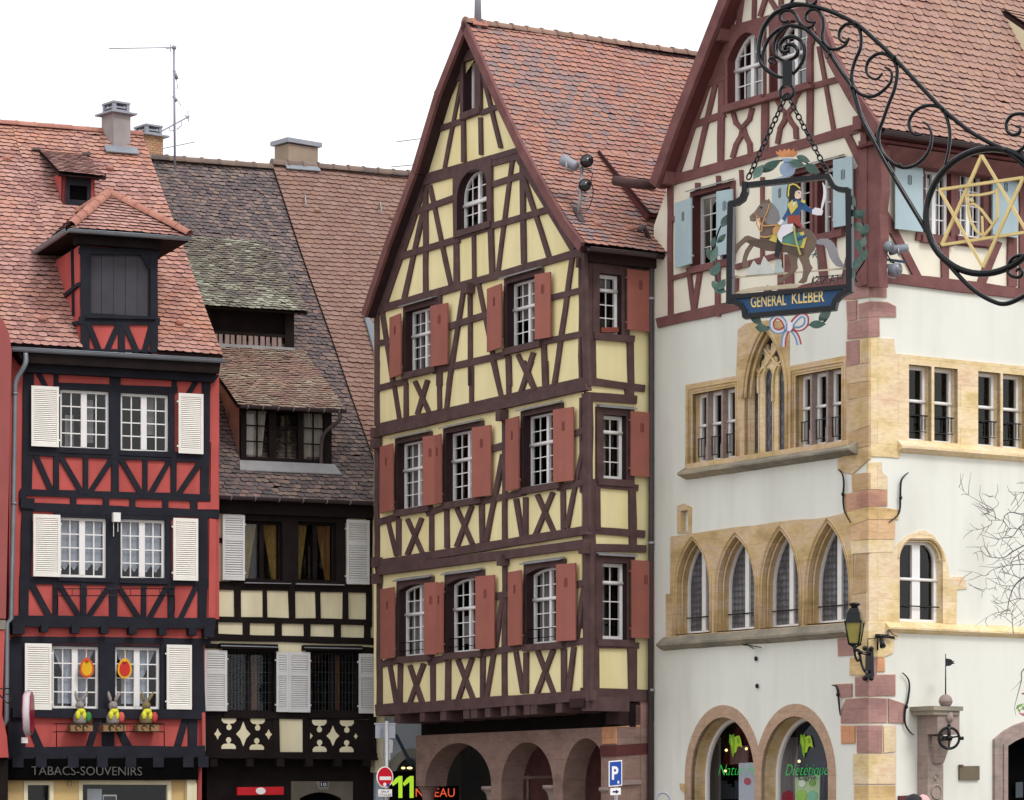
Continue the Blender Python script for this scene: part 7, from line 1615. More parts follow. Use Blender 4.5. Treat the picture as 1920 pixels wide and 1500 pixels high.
# floodlights at the corner post
fc = empty('floodlight_bracket', GR.at(*HJ(450, 960), .1)); tag(fc, 'bracket with three grey floodlights on the mauve corner post', 'floodlights')
b = MB(); b.tube([GR.at(*HJ(345, 965), .25), GR.at(*HJ(545, 992), .25)], .025, 7); b.tube([GR.at(*HJ(385, 975), .0), GR.at(*HJ(385, 975), .3)], .03, 7); b.build('crossbar', 'slate_dark', fc)
spot(fc, GR.at(*HJ(375, 880), .35), (.85, -.5, .0), .36, .095, 'lampgrey'); spot(fc, GR.at(*HJ(495, 895), .35), (-.85, .2, -.1), .36, .09, 'lampgrey'); spot(fc, GR.at(*HJ(435, 1045), .35), (.75, -.65, -.1), .36, .115, 'lampgrey')
b = MB(); b.tube(smooth_path([GR.at(*HJ(400, 920), .3), GR.at(*HJ(430, 970), .32), GR.at(*HJ(465, 1000), .3), GR.at(*HJ(430, 990), .3)], 4), .012, 5); b.build('cable', 'iron', fc)
# stone well post with ball, vane, mask and pulley wheel
wp = empty('well_post', GR.at(*HM(850, 1990), .3)); tag(wp, 'carved stone well post with ball, iron weather vane, face mask and pulley wheel', 'well post')
u0, u1 = GR.uv(*HM(792, 1300), .32)[0], GR.uv(*HM(908, 1300), .32)[0]; vtop = GR.uv(*HM(850, 850), .3)[1]
b = MB(); GR.rect(b, u0, u1, -.15, vtop, .3, .3)
GR.rect(b, u0 - .03, u0 + .5, vtop - .42, vtop + .02, .62, .32)
A = [GR.P(u0 + .06, vtop - .45, .56), GR.P(u0 + .4, vtop - .45, .56), GR.P(u0 + .34, vtop - .95, .36), GR.P(u0 + .12, vtop - .95, .36)]; b.prism(A, [p - GR.N * .2 for p in A]); b.build('post', 'stone_c', wp)
sl0, sl1 = GR.uv(*HM(780, 830), .5)[0], GR.uv(*HM(998, 830), .5)[0]
b = MB(); GR.rect(b, sl0, sl1, vtop + .02, vtop + .1, .7, .7); GR.rect(b, sl0 + .03, sl1 - .05, vtop - .06, vtop + .02, .66, .62); b.build('cap_slab', 'stone_g', wp)
bc = GR.at(*HM(920, 768), .45); b = MB(); b.lathe(bc - ZV * .19, [(.09, .0), (.085, .03), (.05, .07)], 14); b.sphere(bc, .128, .128, .128, 20); b.tube([bc + Vector((.129 * math.cos(a), .129 * math.sin(a), -.01)) for a in [2 * math.pi * k / 24 for k in range(24)]], .008, 5, closed=True); b.build('ball', 'stone_c', wp)
b = MB(); b.tube([bc + ZV * .1, GR.at(*HM(920, 418), .45)], [.014, .008], 7)
fv = [(925, 452), (950, 455), (965, 462), (972, 472), (990, 470), (975, 482), (992, 490), (970, 494), (955, 506), (925, 510)]
GR.slab(b, [HM(*p) for p in fv], .46, .012); b.build('weather_vane', 'iron', wp)
fcx = GR.at(*HM(945, 890), .62); b = MB(); b.sphere(fcx, .085, .085, .105, 14); b.sphere(fcx + GR.N * .085 - ZV * .01, .018, .02, .03, 8); 
for s in (-1, 1): b.sphere(fcx + GR.N * .07 + GR.U * (.032 * s) + ZV * .03, .018, .018, .012, 8)
b.sphere(fcx + GR.N * .07 - ZV * .05, .03, .02, .012, 8); b.sphere(fcx + ZV * .07 - GR.N * .03, .11, .09, .07, 12); b.build('mask', 'stone_c', wp)
wc = GR.at(*HM(945, 1042), .72); wr = (GR.at(*HM(1005, 1042), .72) - wc).length * 1.0; b = MB()
ax_u, ax_v = (GR.U * .92 + GR.N * .4).normalized(), ZV
ring = [wc + ax_u * (wr * math.cos(a)) + ax_v * (wr * 1.0 * math.sin(a)) for a in [2 * math.pi * k / 28 for k in range(28)]]; b.tube(ring, .026, 8, closed=True)
for a in (0.2, math.pi / 2, math.pi + .2, -math.pi / 2): b.tube([wc, wc + ax_u * (wr * math.cos(a)) + ax_v * (wr * math.sin(a))], .018, 6)
nn = ax_u.cross(ax_v); b.tube([wc - nn * .07, wc + nn * .07], .05, 10); b.tube([wc + ax_u * wr, wc + ax_u * (wr + .08)], .035, 7); b.build('pulley_wheel', 'iron', wp)
b = MB(); b.tube(smooth_path([fcx - ZV * .15, wc + ZV * .18, wc], 4), .035, 8); b.tube([GR.P(u0 + .2, wc.z, .3), wc], .045, 8); b.build('wheel_hanger', 'iron', wp)
for y, r_ in ((1120, 40), (1440, 48)):
    b = MB(); cc = GR.at(*HM(852, y), .305); b.tube([cc + GR.U * (r_ * .0025 * math.cos(a)) + ZV * (r_ * .0027 * math.sin(a)) for a in [2 * math.pi * k / 20 for k in range(20)]], .02, 6, closed=True); b.build('carved_ring', 'stone_g', wp)
for i, y in enumerate((1200, 1225, 1310, 1340)):
    b = MB(); b.sphere(GR.at(*HM(850 + 8 * (-1) ** i, y), .3), .04, .04, .05, 8); b.build('carved_boss', 'stone_g', wp)
b = MB(); b.tube([GR.at(*HM(806, 1100), .302), GR.at(*HM(850, 1112), .305), GR.at(*HM(900, 1098), .302)], .03, 6); b.build('carved_band', 'stone_g', wp)
# ================================================================== WROUGHT-IRON BRACKET AND HANGING SIGN (about 26 m away)
FS = Fac(1480, 26, -11800)
S3 = zm(1310, 260, 350 / 1312); S4 = zm(1380, 330, 220 / 1650)
br = empty('sign_bracket', FS.at(1995, 300, 0)); tag(br, 'large black wrought-iron bracket with scrolls, a ring and a gilded six-pointed star', 'bracket')
def iron(z, pts, wd=8, w=.0, n=7, taper=True, flat=1.6, end=.55):
    P = smooth_path([FS.at(*z(*p), w) for p in pts], n); r = wd * .86 / 209 / 2; m = len(P)
    rs = [r * (1 if not taper else (end + (1 - end) * min(1, 4 * min(i, m - 1 - i) / m + .15))) for i in range(m)]
    b = MB(); b.tube(P, rs, 8, up=FS.N, flat=flat); return b
def part(nm, mbs, par=br, mat='iron'):
    t = MB()
    for q in mbs:
        i = len(t.v); t.v += q.v; t.f += [tuple(k + i for k in f) for f in q.f]; t.mi += q.mi; t.sm += q.sm
    return t.build(nm, mat, par)
part('upper_bar', [iron(I0, [(1466, 14), (1490, 8), (1520, 11), (1556, 21), (1604, 44), (1640, 74), (1675, 107), (1720, 155), (1766, 203), (1800, 232), (1824, 250), (1860, 270), (1885, 282), (1920, 310), (1960, 350), (2065, 430)], 9, taper=False)])
part('lower_bar', [iron(I0, [(1484, 48), (1510, 54), (1532, 74), (1556, 101), (1580, 137), (1597, 163), (1614, 216), (1640, 266), (1659, 301), (1687, 349), (1722, 407), (1755, 463), (1788, 506), (1826, 544), (1864, 566), (1889, 569), (1920, 555), (1960, 530), (2065, 470)], 9, taper=False)])
RC = FS.at(1849, 396); rr_ = (FS.at(1849, 279) - RC).length
ring = [RC + FS.U * (rr_ * math.cos(a)) + ZV * (rr_ * math.sin(a)) for a in [2 * math.pi * k / 56 for k in range(56)]]
b = MB(); b.tube(ring, .027, 8, closed=True, up=FS.N, flat=1.3); b.build('ring', 'iron', br)
scr = [(H1, [(1250, 45), (1150, 42), (1060, 62), (960, 115), (880, 225), (845, 380), (865, 490), (925, 560), (1000, 600), (1045, 600)], 9), (H1, [(1210, 222), (1110, 197), (1000, 232), (920, 310), (880, 420), (885, 520), (930, 570)], 7),
       (H1, [(1105, 590), (1170, 510), (1203, 420), (1185, 330), (1110, 287), (1045, 305), (1012, 355), (1030, 405), (1075, 402), (1082, 370)], 8), (H1, [(1060, 482), (990, 445), (962, 375), (985, 290), (1050, 218), (1110, 198)], 7),
       (H1, [(1075, 470), (1130, 445), (1150, 400), (1120, 355), (1075, 348), (1050, 370)], 8), (H1, [(975, 465), (945, 450), (925, 472), (940, 492), (965, 490)], 5),
       (H1, [(1085, 160), (1035, 172), (1010, 130), (1030, 92), (1085, 82), (1130, 110), (1165, 175), (1210, 215), (1260, 205), (1288, 165)], 7), (H1, [(1275, 175), (1225, 165), (1213, 120), (1245, 80), (1300, 78), (1340, 130), (1350, 200), (1342, 290), (1385, 368), (1450, 385), (1520, 352), (1552, 295)], 7),
       (H1, [(1548, 300), (1515, 332), (1475, 300), (1480, 235), (1530, 190), (1600, 195), (1640, 260), (1640, 370), (1595, 480), (1570, 600), (1600, 700), (1680, 752), (1770, 740), (1870, 650), (1880, 560), (1830, 525)], 7),
       (HI, [(395, 570), (350, 618), (295, 600), (268, 545), (290, 470), (360, 420), (430, 430), (485, 480), (510, 560), (490, 690), (440, 820), (400, 935), (365, 1035), (372, 1140), (435, 1240), (545, 1308), (660, 1285), (750, 1190), (780, 1075), (755, 985), (708, 955)], 7),
       (HI, [(715, 1045), (660, 1057), (618, 1020), (603, 950), (650, 868), (745, 825), (850, 845), (900, 930), (922, 1050), (910, 1180), (880, 1300)], 7), (HI, [(1320, 1170), (1400, 1195), (1460, 1180), (1510, 1135), (1560, 1060)], 7),
       (HI, [(1435, 985), (1470, 1000), (1460, 1040), (1410, 1055), (1370, 1020), (1365, 955), (1410, 900), (1490, 890), (1580, 920), (1640, 1000)], 7), (HJ, [(1360, 1062), (1390, 1040), (1410, 1072), (1380, 1105), (1322, 1090), (1300, 1030), (1340, 962), (1421, 940), (1520, 960)], 7),
       (H1, [(1230, 0), (1225, 20), (1250, 40), (1290, 15), (1300, -30)], 6), (H1, [(1090, 40), (1110, 0), (1150, -40)], 6)]
for z, p, wd in scr: part('scroll', [iron(z, p, wd)])
for x, y in ((1604, 44), (1677, 107), (1766, 203), (1882, 281), (1556, 101), (1597, 163), (1686, 310)):
    b = MB(); b.sphere(FS.at(x, y, .04), .02, .02, .02, 8); b.build('rivet', 'iron', br)
b = MB(); FS.slab(b, [H1(1032, 480), H1(1106, 470), H1(1104, 668), H1(1034, 672)], .035, .07); b.build('hanger_post', 'iron', br)
b = MB(); c = FS.at(*H1(1065, 716)); b.tube([c + FS.U * (.058 * math.cos(a)) + ZV * (.06 * math.sin(a)) for a in [2 * math.pi * k / 20 for k in range(20)]], .014, 8, closed=True); b.build('hanger_ring', 'iron', br)
st = MB()
for k, (p, q_) in enumerate((((1105, 200), (808, 865)), ((808, 865), (1440, 768)), ((1440, 768), (1105, 200)), ((792, 455), (1412, 365)), ((1412, 365), (1113, 1030)), ((1113, 1030), (792, 455)))): strip(FS, st, [HJ(*p), HJ(*q_)], 5.2, .02 + .003 * k, .03)
st.build('gilded_star', 'gold', br)
st = MB()
for k, (P_, wd) in enumerate((([(985, 495), (1090, 495), (1160, 482), (1220, 465)], 4.5), ([(1220, 445), (1222, 560), (1222, 660), (1170, 740), (1115, 800), (1060, 755), (1020, 680), (1003, 600), (1012, 565), (1050, 560)], 4.5), ([(1050, 560), (1100, 600), (1190, 720)], 4.5), ([(1108, 650), (1113, 795)], 3.5), ([(990, 500), (1000, 560)], 4.5), ([(1020, 520), (1040, 545)], 5))):
    strip(FS, st, [HJ(*p) for p in P_], wd, .012 + .002 * k, .02)
st.build('gilded_emblem', 'gold', br)
b = MB(); w0_ = FS.at(2062, 450); b.box(w0_, FS.U * .04, FS.N * .1, ZV * .55); b.build('wall_plate', 'iron', br)
# the slim mast that carries it, just outside the photograph
HO = FS.at(2075, 1530); hx = empty('bracket_mast', HO - ZV * 1.85); tag(hx, 'slim dark iron mast carrying the wrought-iron bracket with the star', 'mast')
b = MB(); b.tube([HO + FS.U * .12 - ZV * 1.85, HO + FS.U * .12 + ZV * 1], [.11, .1], 12); b.tube([HO + FS.U * .12 + ZV * 1, HO + FS.U * .12 + ZV * 7.4], [.085, .07], 12); b.sphere(HO + FS.U * .12 + ZV * 7.45, .11, .11, .11, 12); b.build('shaft', 'iron', hx)
b = MB(); b.lathe(HO + FS.U * .12 - ZV * 1.85, [(.26, 0), (.26, .15), (.2, .2), (.17, .5), (.12, .6)], 14); b.build('base', 'iron', hx)
# ---- hanging sign ----------------------------------------------------------------------------
hsn = empty('hanging_sign', FS.at(1480, 590, 0)); tag(hsn, 'hanging black-framed sign with a cut-out rider on a rearing horse', 'sign')
b = MB()
def arcp(c, r0, a0, a1, n=7): return [(c[0] + r0[0] * math.cos(a0 + (a1 - a0) * i / n), c[1] + r0[1] * math.sin(a0 + (a1 - a0) * i / n)) for i in range(n + 1)]
path = [(345, 322), (620, 292), (905, 262)] + [(925, 300), (945, 335), (975, 352), (1015, 358), (1052, 358)]
strip(FS, b, [S3(*p) for p in path], 9.5, .03, .06); strip(FS, b, [S3(*p) for p in [(1050, 352), (1054, 700), (1056, 1075)]], 11, .032, .063)
strip(FS, b, [S3(*p) for p in [(1066, 1062), (1030, 1075), (985, 1100), (955, 1140), (942, 1200)]], 9.5, .03, .06); strip(FS, b, [S3(*p) for p in [(955, 1188), (640, 1218), (312, 1248)]], 9.5, .031, .061)
strip(FS, b, [S3(*p) for p in [(322, 1255), (318, 1205), (290, 1165), (250, 1148), (205, 1145)]], 9.5, .03, .06); strip(FS, b, [S3(*p) for p in [(212, 1160), (215, 800), (222, 445)]], 11, .032, .063)
strip(FS, b, [S3(*p) for p in [(212, 455), (260, 448), (300, 420), (320, 370), (322, 300)]], 10, .03, .06); strip(FS, b, [S3(*p) for p in [(215, 1112), (640, 1075), (1056, 1036)]], 8.5, .03, .055)
b.build('frame', 'iron', hsn)
b = MB(); FS.slab(b, [S3(*p) for p in [(240, 1118), (1030, 1048), (985, 1082), (952, 1130), (940, 1185), (330, 1238), (318, 1190), (290, 1150)]], .012, .02); b.build('name_board', pc((38, 74, 112), .5), hsn)
b = MB(); u0, v0 = FS.uv(*S3(366, 1188), .02); u1 = FS.uv(*S3(612, 1170), .02)[0]; text_mesh('General', b, FS, 0, 0, 1, 0) if False else None
sk_ = (FS.uv(*S3(880, 1150), .02)[1] - v0) / (FS.uv(*S3(880, 1150), .02)[0] - u0)
def slant(tx, x0, x1, y0, h):
    m = MB(); a = FS.uv(*S3(x0, y0), .016); c_ = FS.uv(*S3(x1, y0), .016); text_mesh(tx, m, FS, a[0], a[1], h, .016, c_[0] - a[0], .004, bold=.012)
    b.mesh(m.v, m.f); return
slant('GENERAL', 366, 614, 1186, .090); slant('KLEBER', 655, 882, 1160, .092); b.build('lettering', 'gold', hsn)
pal = dict(mane2=pc((128, 114, 106), .55, .15), horse_d=pc((92, 76, 66), .55, .15), horse=pc((112, 94, 82), .55, .12), mane=pc((126, 122, 124), .6, .1), tail=pc((142, 140, 146), .6, .1), teal=pc((84, 130, 118), .5, .1), yel=pc((206, 188, 92), .5), blue=pc((44, 84, 128), .5, .1), red=pc((150, 66, 58), .5), wht=pc((220, 216, 222), .5), blk=pc((34, 32, 34), .4), skin=pc((226, 200, 180), .6), olive=pc((168, 166, 96), .5), grey=pc((196, 198, 194), .6, .08), sphinx=pc((170, 182, 178), .6), sand=pc((190, 176, 152), .7, .1), leaf=pc((70, 96, 88), .5, .2), leaf2=pc((92, 116, 106), .5, .2), flame=pc((200, 136, 90), .75, .3), vase=pc((140, 158, 182), .5, .12), lblue=pc((104, 138, 174), .5), crim=pc((158, 62, 68), .5), saddle=pc((196, 150, 92), .5))
def cut4(nm, polys, col, w, th=.008, z=S4):
    b = MB()
    for p in polys: FS.slab(b, [z(*c) for c in p], w, th)
    return b.build(nm, pal[col] if col in pal else col, hsn)
HORSE = [(190, 570), (230, 525), (270, 500), (310, 430), (345, 385), (330, 366), (385, 356), (420, 325), (435, 345), (460, 318), (485, 370), (545, 415), (595, 490), (615, 580), (600, 650), (640, 700), (760, 740), (920, 730), (1010, 745), (1080, 800), (1120, 870), (1132, 950), (1100, 1030), (1050, 1090), (1020, 1150), (1040, 1230), (1075, 1290), (1050, 1320), (1010, 1400), (990, 1480), (940, 1512), (870, 1500), (930, 1430), (945, 1330), (930, 1250), (870, 1130), (855, 1200), (865, 1290), (830, 1340), (740, 1410), (680, 1460), (640, 1500), (580, 1490), (600, 1450), (700, 1390), (770, 1310), (770, 1230), (750, 1150), (720, 1075), (640, 1050), (560, 1058), (420, 1050), (330, 1015), (240, 985), (185, 1070), (150, 1160), (160, 1220), (155, 1280), (110, 1300), (85, 1270), (85, 1210), (100, 1130), (130, 1040), (185, 965), (205, 932), (130, 930), (60, 990), (20, 1050), (0, 1100), (0, 960), (60, 910), (120, 850), (170, 835), (240, 860), (330, 890), (345, 800), (380, 740), (410, 640), (415, 580), (350, 595), (290, 590), (255, 640), (200, 630)]
def tri(nm, pts, col, w, th=.008, z=S4):
    o = [FS.uv(*z(*p), w) for p in pts]; b = MB(); FS.plate(b, o, [], w, th); return b.build(nm, pal[col], hsn)
tri('horse', HORSE, 'horse', .0, .012)
tri('head_shade', [(195, 572), (255, 508), (312, 432), (350, 388), (455, 385), (470, 400), (440, 520), (400, 590), (350, 592), (290, 588), (255, 632), (205, 625)], 'mane2', .003)
tri('belly_shade', [(330, 895), (470, 905), (640, 955), (820, 995), (950, 1020), (960, 1100), (870, 1130), (720, 1075), (560, 1058), (420, 1050), (330, 1015), (230, 975), (130, 925), (180, 900)], 'horse_d', .003)
tri('mane', [(455, 400), (500, 375), (545, 415), (595, 490), (615, 580), (600, 660), (540, 690), (440, 680), (410, 640), (440, 540), (465, 480)], 'mane', .004)
tri('tail', [(1130, 950), (1135, 900), (1200, 880), (1290, 880), (1370, 940), (1420, 1040), (1450, 1150), (1500, 1230), (1532, 1275), (1480, 1285), (1410, 1270), (1350, 1200), (1310, 1130), (1280, 1030), (1230, 970), (1160, 962)], 'tail', .003)
b = MB()
for P_, wd in (([(250, 520), (290, 560), (285, 600)], 1.8), ([(285, 600), (290, 680), (330, 760), (365, 780)], 2.2), ([(310, 600), (350, 680), (400, 700), (560, 690), (640, 660)], 2.2), ([(470, 390), (440, 500), (400, 590), (360, 690), (365, 760)], 1.8), ([(340, 850), (420, 860), (510, 840)], 2.5), ([(250, 520), (330, 590)], 1.5)): strip(FS, b, [S4(*p) for p in P_], wd, .012, .006)
b.build('bridle', pal['saddle'], hsn)
tri('saddle_cloth', [(465, 905), (530, 790), (640, 850), (720, 810), (880, 800), (950, 780), (955, 815), (995, 850), (950, 1015), (820, 990), (640, 955), (560, 935)], 'yel', .008)
tri('saddle_cloth', [(650, 915), (660, 860), (740, 810), (880, 790), (920, 840), (940, 900), (910, 985), (800, 965), (640, 930)], 'teal', .012)
cut4('saddle_cloth', [[(860, 860), (980, 820), (985, 850), (870, 910)], ], 'blue', .016)
tri('saddle', [(515, 800), (520, 740), (570, 690), (640, 690), (620, 740), (560, 830)], 'saddle', .014)
tri('coat', [(735, 430), (780, 325), (850, 318), (920, 345), (970, 385), (1010, 430), (1080, 465), (1060, 522), (960, 482), (905, 470), (890, 560), (735, 560), (722, 560), (682, 637), (645, 602), (700, 510)], 'blue', .016)
tri('sash', [(725, 558), (892, 548), (898, 640), (945, 735), (870, 700), (810, 655), (720, 668)], 'red', .02)
tri('trousers', [(640, 690), (800, 668), (802, 775), (700, 832), (652, 862), (642, 945), (592, 885), (578, 815)], 'wht', .022)
tri('boot', [(580, 858), (640, 940), (622, 1060), (600, 1155), (535, 1130), (560, 1000)], 'blk', .018)
tri('lapel', [(725, 400), (790, 335), (805, 370), (850, 350), (868, 430), (775, 540)], 'yel', .022); tri('lapel', [(795, 372), (836, 372), (805, 440)], 'wht', .026)
cut4('epaulette', [[(925, 330), (970, 345), (965, 385), (935, 375), (912, 358)]], 'yel', .024)
tri('face', [(825, 215), (880, 192), (905, 205), (915, 245), (908, 265), (910, 300), (880, 322), (838, 318), (818, 270)], 'skin', .022)
tri('hat', [(708, 290), (712, 180), (738, 125), (800, 108), (850, 128), (905, 178), (880, 190), (830, 215), (818, 290), (770, 322), (730, 310)], 'blk', .026)
b = MB(); strip(FS, b, [S4(*p) for p in [(735, 290), (738, 200), (752, 130), (800, 112), (845, 125), (903, 178)]], 2.6, .03, .006); b.build('hat_trim', pal['yel'], hsn)
cut4('glove', [[(1070, 480), (1110, 442), (1180, 455), (1222, 485), (1205, 550), (1140, 552), (1070, 535)], [(585, 662), (640, 602), (672, 632), (645, 672), (610, 690)]], 'wht', .026)
b = MB(); strip(FS, b, [S4(*p) for p in [(1215, 88), (1240, 150), (1248, 230), (1240, 310), (1215, 400), (1200, 470)]], 5, .02, .008, taper=[.15, .8, 1, 1, .8, .5]); b.build('sabre', pal['wht'], hsn)
b = MB(); strip(FS, b, [S4(*p) for p in [(812, 700), (825, 820), (850, 940), (905, 1112)]], 3.2, .028, .008); b.build('scabbard', pal['olive'], hsn)
b = MB(); b.sphere(FS.at(*S4(355, 440), .012), .012, .006, .008, 6); b.sphere(FS.at(*S4(885, 235), .026), .006, .004, .005, 6); b.build('painted_eye', pal['blk'], hsn)
cut4('pyramid', [[(130, 1400), (245, 1188), (330, 1290), (310, 1385)]], 'grey', -.004); cut4('pyramid', [[(290, 1388), (390, 1128), (520, 1310), (520, 1370)]], 'grey', -.006)
tri('sphinx', [(530, 1368), (545, 1300), (555, 1220), (585, 1170), (625, 1172), (640, 1215), (635, 1270), (668, 1325), (668, 1355)], 'sphinx', -.004)
b = MB(); strip(FS, b, [S4(*p) for p in [(-10, 1425), (760, 1362), (1545, 1298)]], 3, -.01, .008); b.build('horizon_strip', pal['sand'], hsn)
tri('ground_mound', [(250, 1090), (300, 1062), (400, 1042), (560, 1030), (650, 1018), (720, 1028), (690, 1048), (560, 1058), (400, 1072)], 'sand', .0, .01, S3)
b = MB()
for P_ in ([(1105, 1095), (1170, 1055)], [(1105, 1095), (1060, 1110)], [(1105, 1095), (1160, 1105)], [(1105, 1095), (1075, 1150)], [(1105, 1095), (1120, 1040)], [(1105, 1095), (1150, 1170), (1155, 1310)]): strip(FS, b, [S4(*p) for p in P_], 1.6, -.006, .006)
b.build('palm_tree', pal['leaf'], hsn)
b = MB(); a = FS.uv(*S3(790, 1040), -.01); c_ = FS.uv(*S3(1022, 1014), -.01); m = MB(); text_mesh('HANSI', m, FS, a[0] + .015, a[1] + .01, .075, -.01, c_[0] - a[0] - .02, .006, mirror=True, bold=-.012); b.mesh(m.v, m.f); strip(FS, b, [S3(*p) for p in [(795, 1025), (800, 985), (840, 972), (1022, 956)]], 1.6, -.01, .006); b.build('signature', 'iron', hsn)
def leafp(p, q_, wd):
    p, q_ = Vector(p), Vector(q_); d = q_ - p; L = d.length; d.normalize(); n = Vector((-d.y, d.x)); o = []
    for i in range(7): f = i / 6; o.append(p + d * (L * f) + n * (wd / 2 * math.sin(math.pi * f ** .85)))
    for i in range(5, 0, -1): f = i / 6; o.append(p + d * (L * f) - n * (wd / 2 * math.sin(math.pi * f ** .85)))
    return o
for k, (p, q_, wd) in enumerate((((385, 278), (455, 180), 62), ((430, 235), (580, 148), 66), ((635, 160), (745, 190), 60), ((685, 122), (785, 162), 50), ((745, 185), (852, 242), 66), ((160, 622), (208, 528), 50), ((130, 732), (190, 668), 40), ((92, 765), (112, 688), 34), ((58, 765), (104, 875), 50), ((88, 872), (132, 755), 50),
        ((72, 915), (135, 965), 50), ((108, 962), (142, 865), 54), ((92, 1000), (152, 1070), 54), ((102, 1040), (192, 1078), 64), ((138, 1062), (186, 985), 54), ((1042, 388), (1102, 475), 56), ((1078, 498), (1118, 556), 50), ((1118, 560), (1166, 495), 54), ((1088, 598), (1162, 645), 60), ((1148, 692), (1186, 598), 56),
        ((1108, 702), (1140, 805), 54), ((1148, 765), (1166, 688), 46), ((1138, 862), (1182, 776), 56), ((1093, 918), (1138, 826), 56), ((1042, 888), (1098, 985), 60), ((362, 1228), (445, 1312), 60), ((395, 1325), (500, 1338), 56), ((843, 1278), (932, 1202), 66), ((772, 1308), (895, 1302), 58))):
    b = MB(); a = Vector(S3(*p)); c_ = Vector(S3(*q_)); pts = leafp(a, c_, wd * 350 / 1312); n = len(pts); ww = .012 + .004 * (k % 5); tw_ = random.uniform(-.03, .03)
    A = [FS.at(x, y, ww + tw_ * ((i % 12) / 6 - 1 if i < 7 else 0)) for i, (x, y) in enumerate(pts)]; b.prism(A, [x - FS.N * .006 for x in A]); lo = b.build('laurel_leaf', pal['leaf' if k % 3 else 'leaf2'], hsn)
for P_ in ([(205, 535), (140, 650), (112, 780), (112, 900), (150, 1062)], [(1062, 395), (1110, 500), (1152, 570), (1160, 750), (1168, 850), (1105, 955), (1112, 1008)], [(385, 280), (470, 200), (590, 150)], [(640, 155), (740, 160), (850, 240)], [(385, 1240), (450, 1310), (510, 1330)], [(930, 1205), (880, 1290), (770, 1310)]):
    b = MB(); b.tube(smooth_path([FS.at(*S3(*p), .0) for p in P_], 5), .007, 6); b.build('laurel_stem', 'iron', hsn)
cut4('vase', [[(622 + 54 * math.cos(k * .3), 216 + 54 * math.sin(k * .3)) for k in range(21)], [(598, 172), (588, 138), (662, 138), (648, 172)]], 'vase', .03, .01, S3)
tri('flame', [(575, 128), (548, 108), (540, 84), (562, 96), (568, 74), (590, 90), (600, 72), (618, 84), (632, 68), (645, 86), (668, 72), (670, 92), (698, 80), (688, 110), (664, 128)], 'flame', .028, .008, S3)
for P_, taper in (([(615, 1318), (585, 1268), (545, 1252), (514, 1285), (520, 1335), (560, 1355), (600, 1340), (622, 1322)], 0), ([(645, 1318), (680, 1270), (720, 1240), (755, 1255), (752, 1305), (715, 1335), (670, 1335), (642, 1322)], 0), ([(622, 1340), (600, 1400), (596, 1462)], 1), ([(650, 1335), (690, 1390), (706, 1448)], 1)):
    q_ = [Vector((*S3(*p), 0)) for p in P_]; sp = [(v.x, v.y) for v in smooth_path(q_, 5)]
    for off, wd, col, ww in ((0, 9.5, 'wht', .02), (3.6, 2.6, 'lblue', .026), (-3.6, 2.6, 'crim', .026)):
        pp = []
        for i, p in enumerate(sp):
            a = Vector(sp[max(i - 1, 0)]); c_ = Vector(sp[min(i + 1, len(sp) - 1)]); d = (c_ - a).normalized(); pp.append((p[0] - d.y * off, p[1] + d.x * off))
        b = MB(); strip(FS, b, pp, wd, ww + .001 * (P_[0][0] % 5), .006); b.build('ribbon', pal[col], hsn)
cut4('ribbon_knot', [[(632 + 28 * math.cos(k * .45), 1318 + 36 * math.sin(k * .45)) for k in range(14)]], 'wht', .034, .01, S3); cut4('ribbon_knot', [[(612, 1300), (622, 1286), (622, 1350), (610, 1340)]], 'lblue', .038, .01, S3)
top = FS.at(*H1(1065, 735)); 
for ex, ey in ((H1(760, 1398), 0), (H1(1375, 1335), 0)):
    end = FS.at(*ex); b = MB(); n = 15; d = (end - top).normalized(); s_ = d.cross(FS.N).normalized(); L = (end - top).length / n
    for i in range(n):
        c_ = top + (end - top) * ((i + .5) / n); sd = s_ if i % 2 == 0 else (s_ * .35 + FS.N * .94).normalized()
        b.tube([c_ + d * (L * .62 * math.cos(a)) + sd * (.019 * math.sin(a)) for a in [2 * math.pi * k / 14 for k in range(14)]], .0068, 6, closed=True)
    b.build('chain', 'iron', hsn)
# ================================================================== STREET FURNITURE
def pole(par, px, Y, ytop, r, mat='steel', nm='post'):
    x = (px - CX) / F * Y; zt = EYE + (HY - ytop) / F * Y; b = MB(); b.tube([(x, Y, -.15), (x, Y, zt)], r, 12); b.build(nm, mat, par); return x, zt
SN = Fac(O=Vector(((722 - CX) / F * 66, 66, 0)), U=Vector((.80, .6, 0)).normalized())
ne = empty('road_sign', Vector(((724 - CX) / F * 66, 66.1, -.15))); tag(ne, 'no-entry road sign on a grey pole with a white plate for cyclists', 'road sign')
pole(ne, 725, 66.15, 1352, .04)
def disc(cx, cy, rx, ry, n=32): return [(cx + rx * math.cos(2 * math.pi * k / n), cy + ry * math.sin(2 * math.pi * k / n)) for k in range(n)]
b = MB(); SN.slab(b, disc(722, 1457, 15.3, 19.8), .06, .02); sgo = b.build('sign_disc', 'white', ne)
b = MB(); SN.slab(b, disc(722, 1457, 13.8, 18), .064, .01); b.build('red_face', pc((198, 22, 44), .4), sgo)
b = MB(); SN.slab(b, [(712, 1456), (733.5, 1456), (733.5, 1462.5), (712, 1462.5)], .068, .01); b.build('white_bar', 'white', sgo)
b = MB(); SN.slab(b, disc(721.5, 1471, 3, 3.6, 14), .068, .01); b.build('sticker', 'white', sgo)
b = MB(); SN.slab(b, disc(728, 1472, 3, 2.6, 10), .069, .01); b.build('sticker', pc((60, 50, 140), .5), sgo)
b = MB(); SN.slab(b, [(710, 1480), (735, 1480), (735, 1493.5), (710, 1493.5)], .06, .02); pl = b.build('sign_plate', 'white', ne)
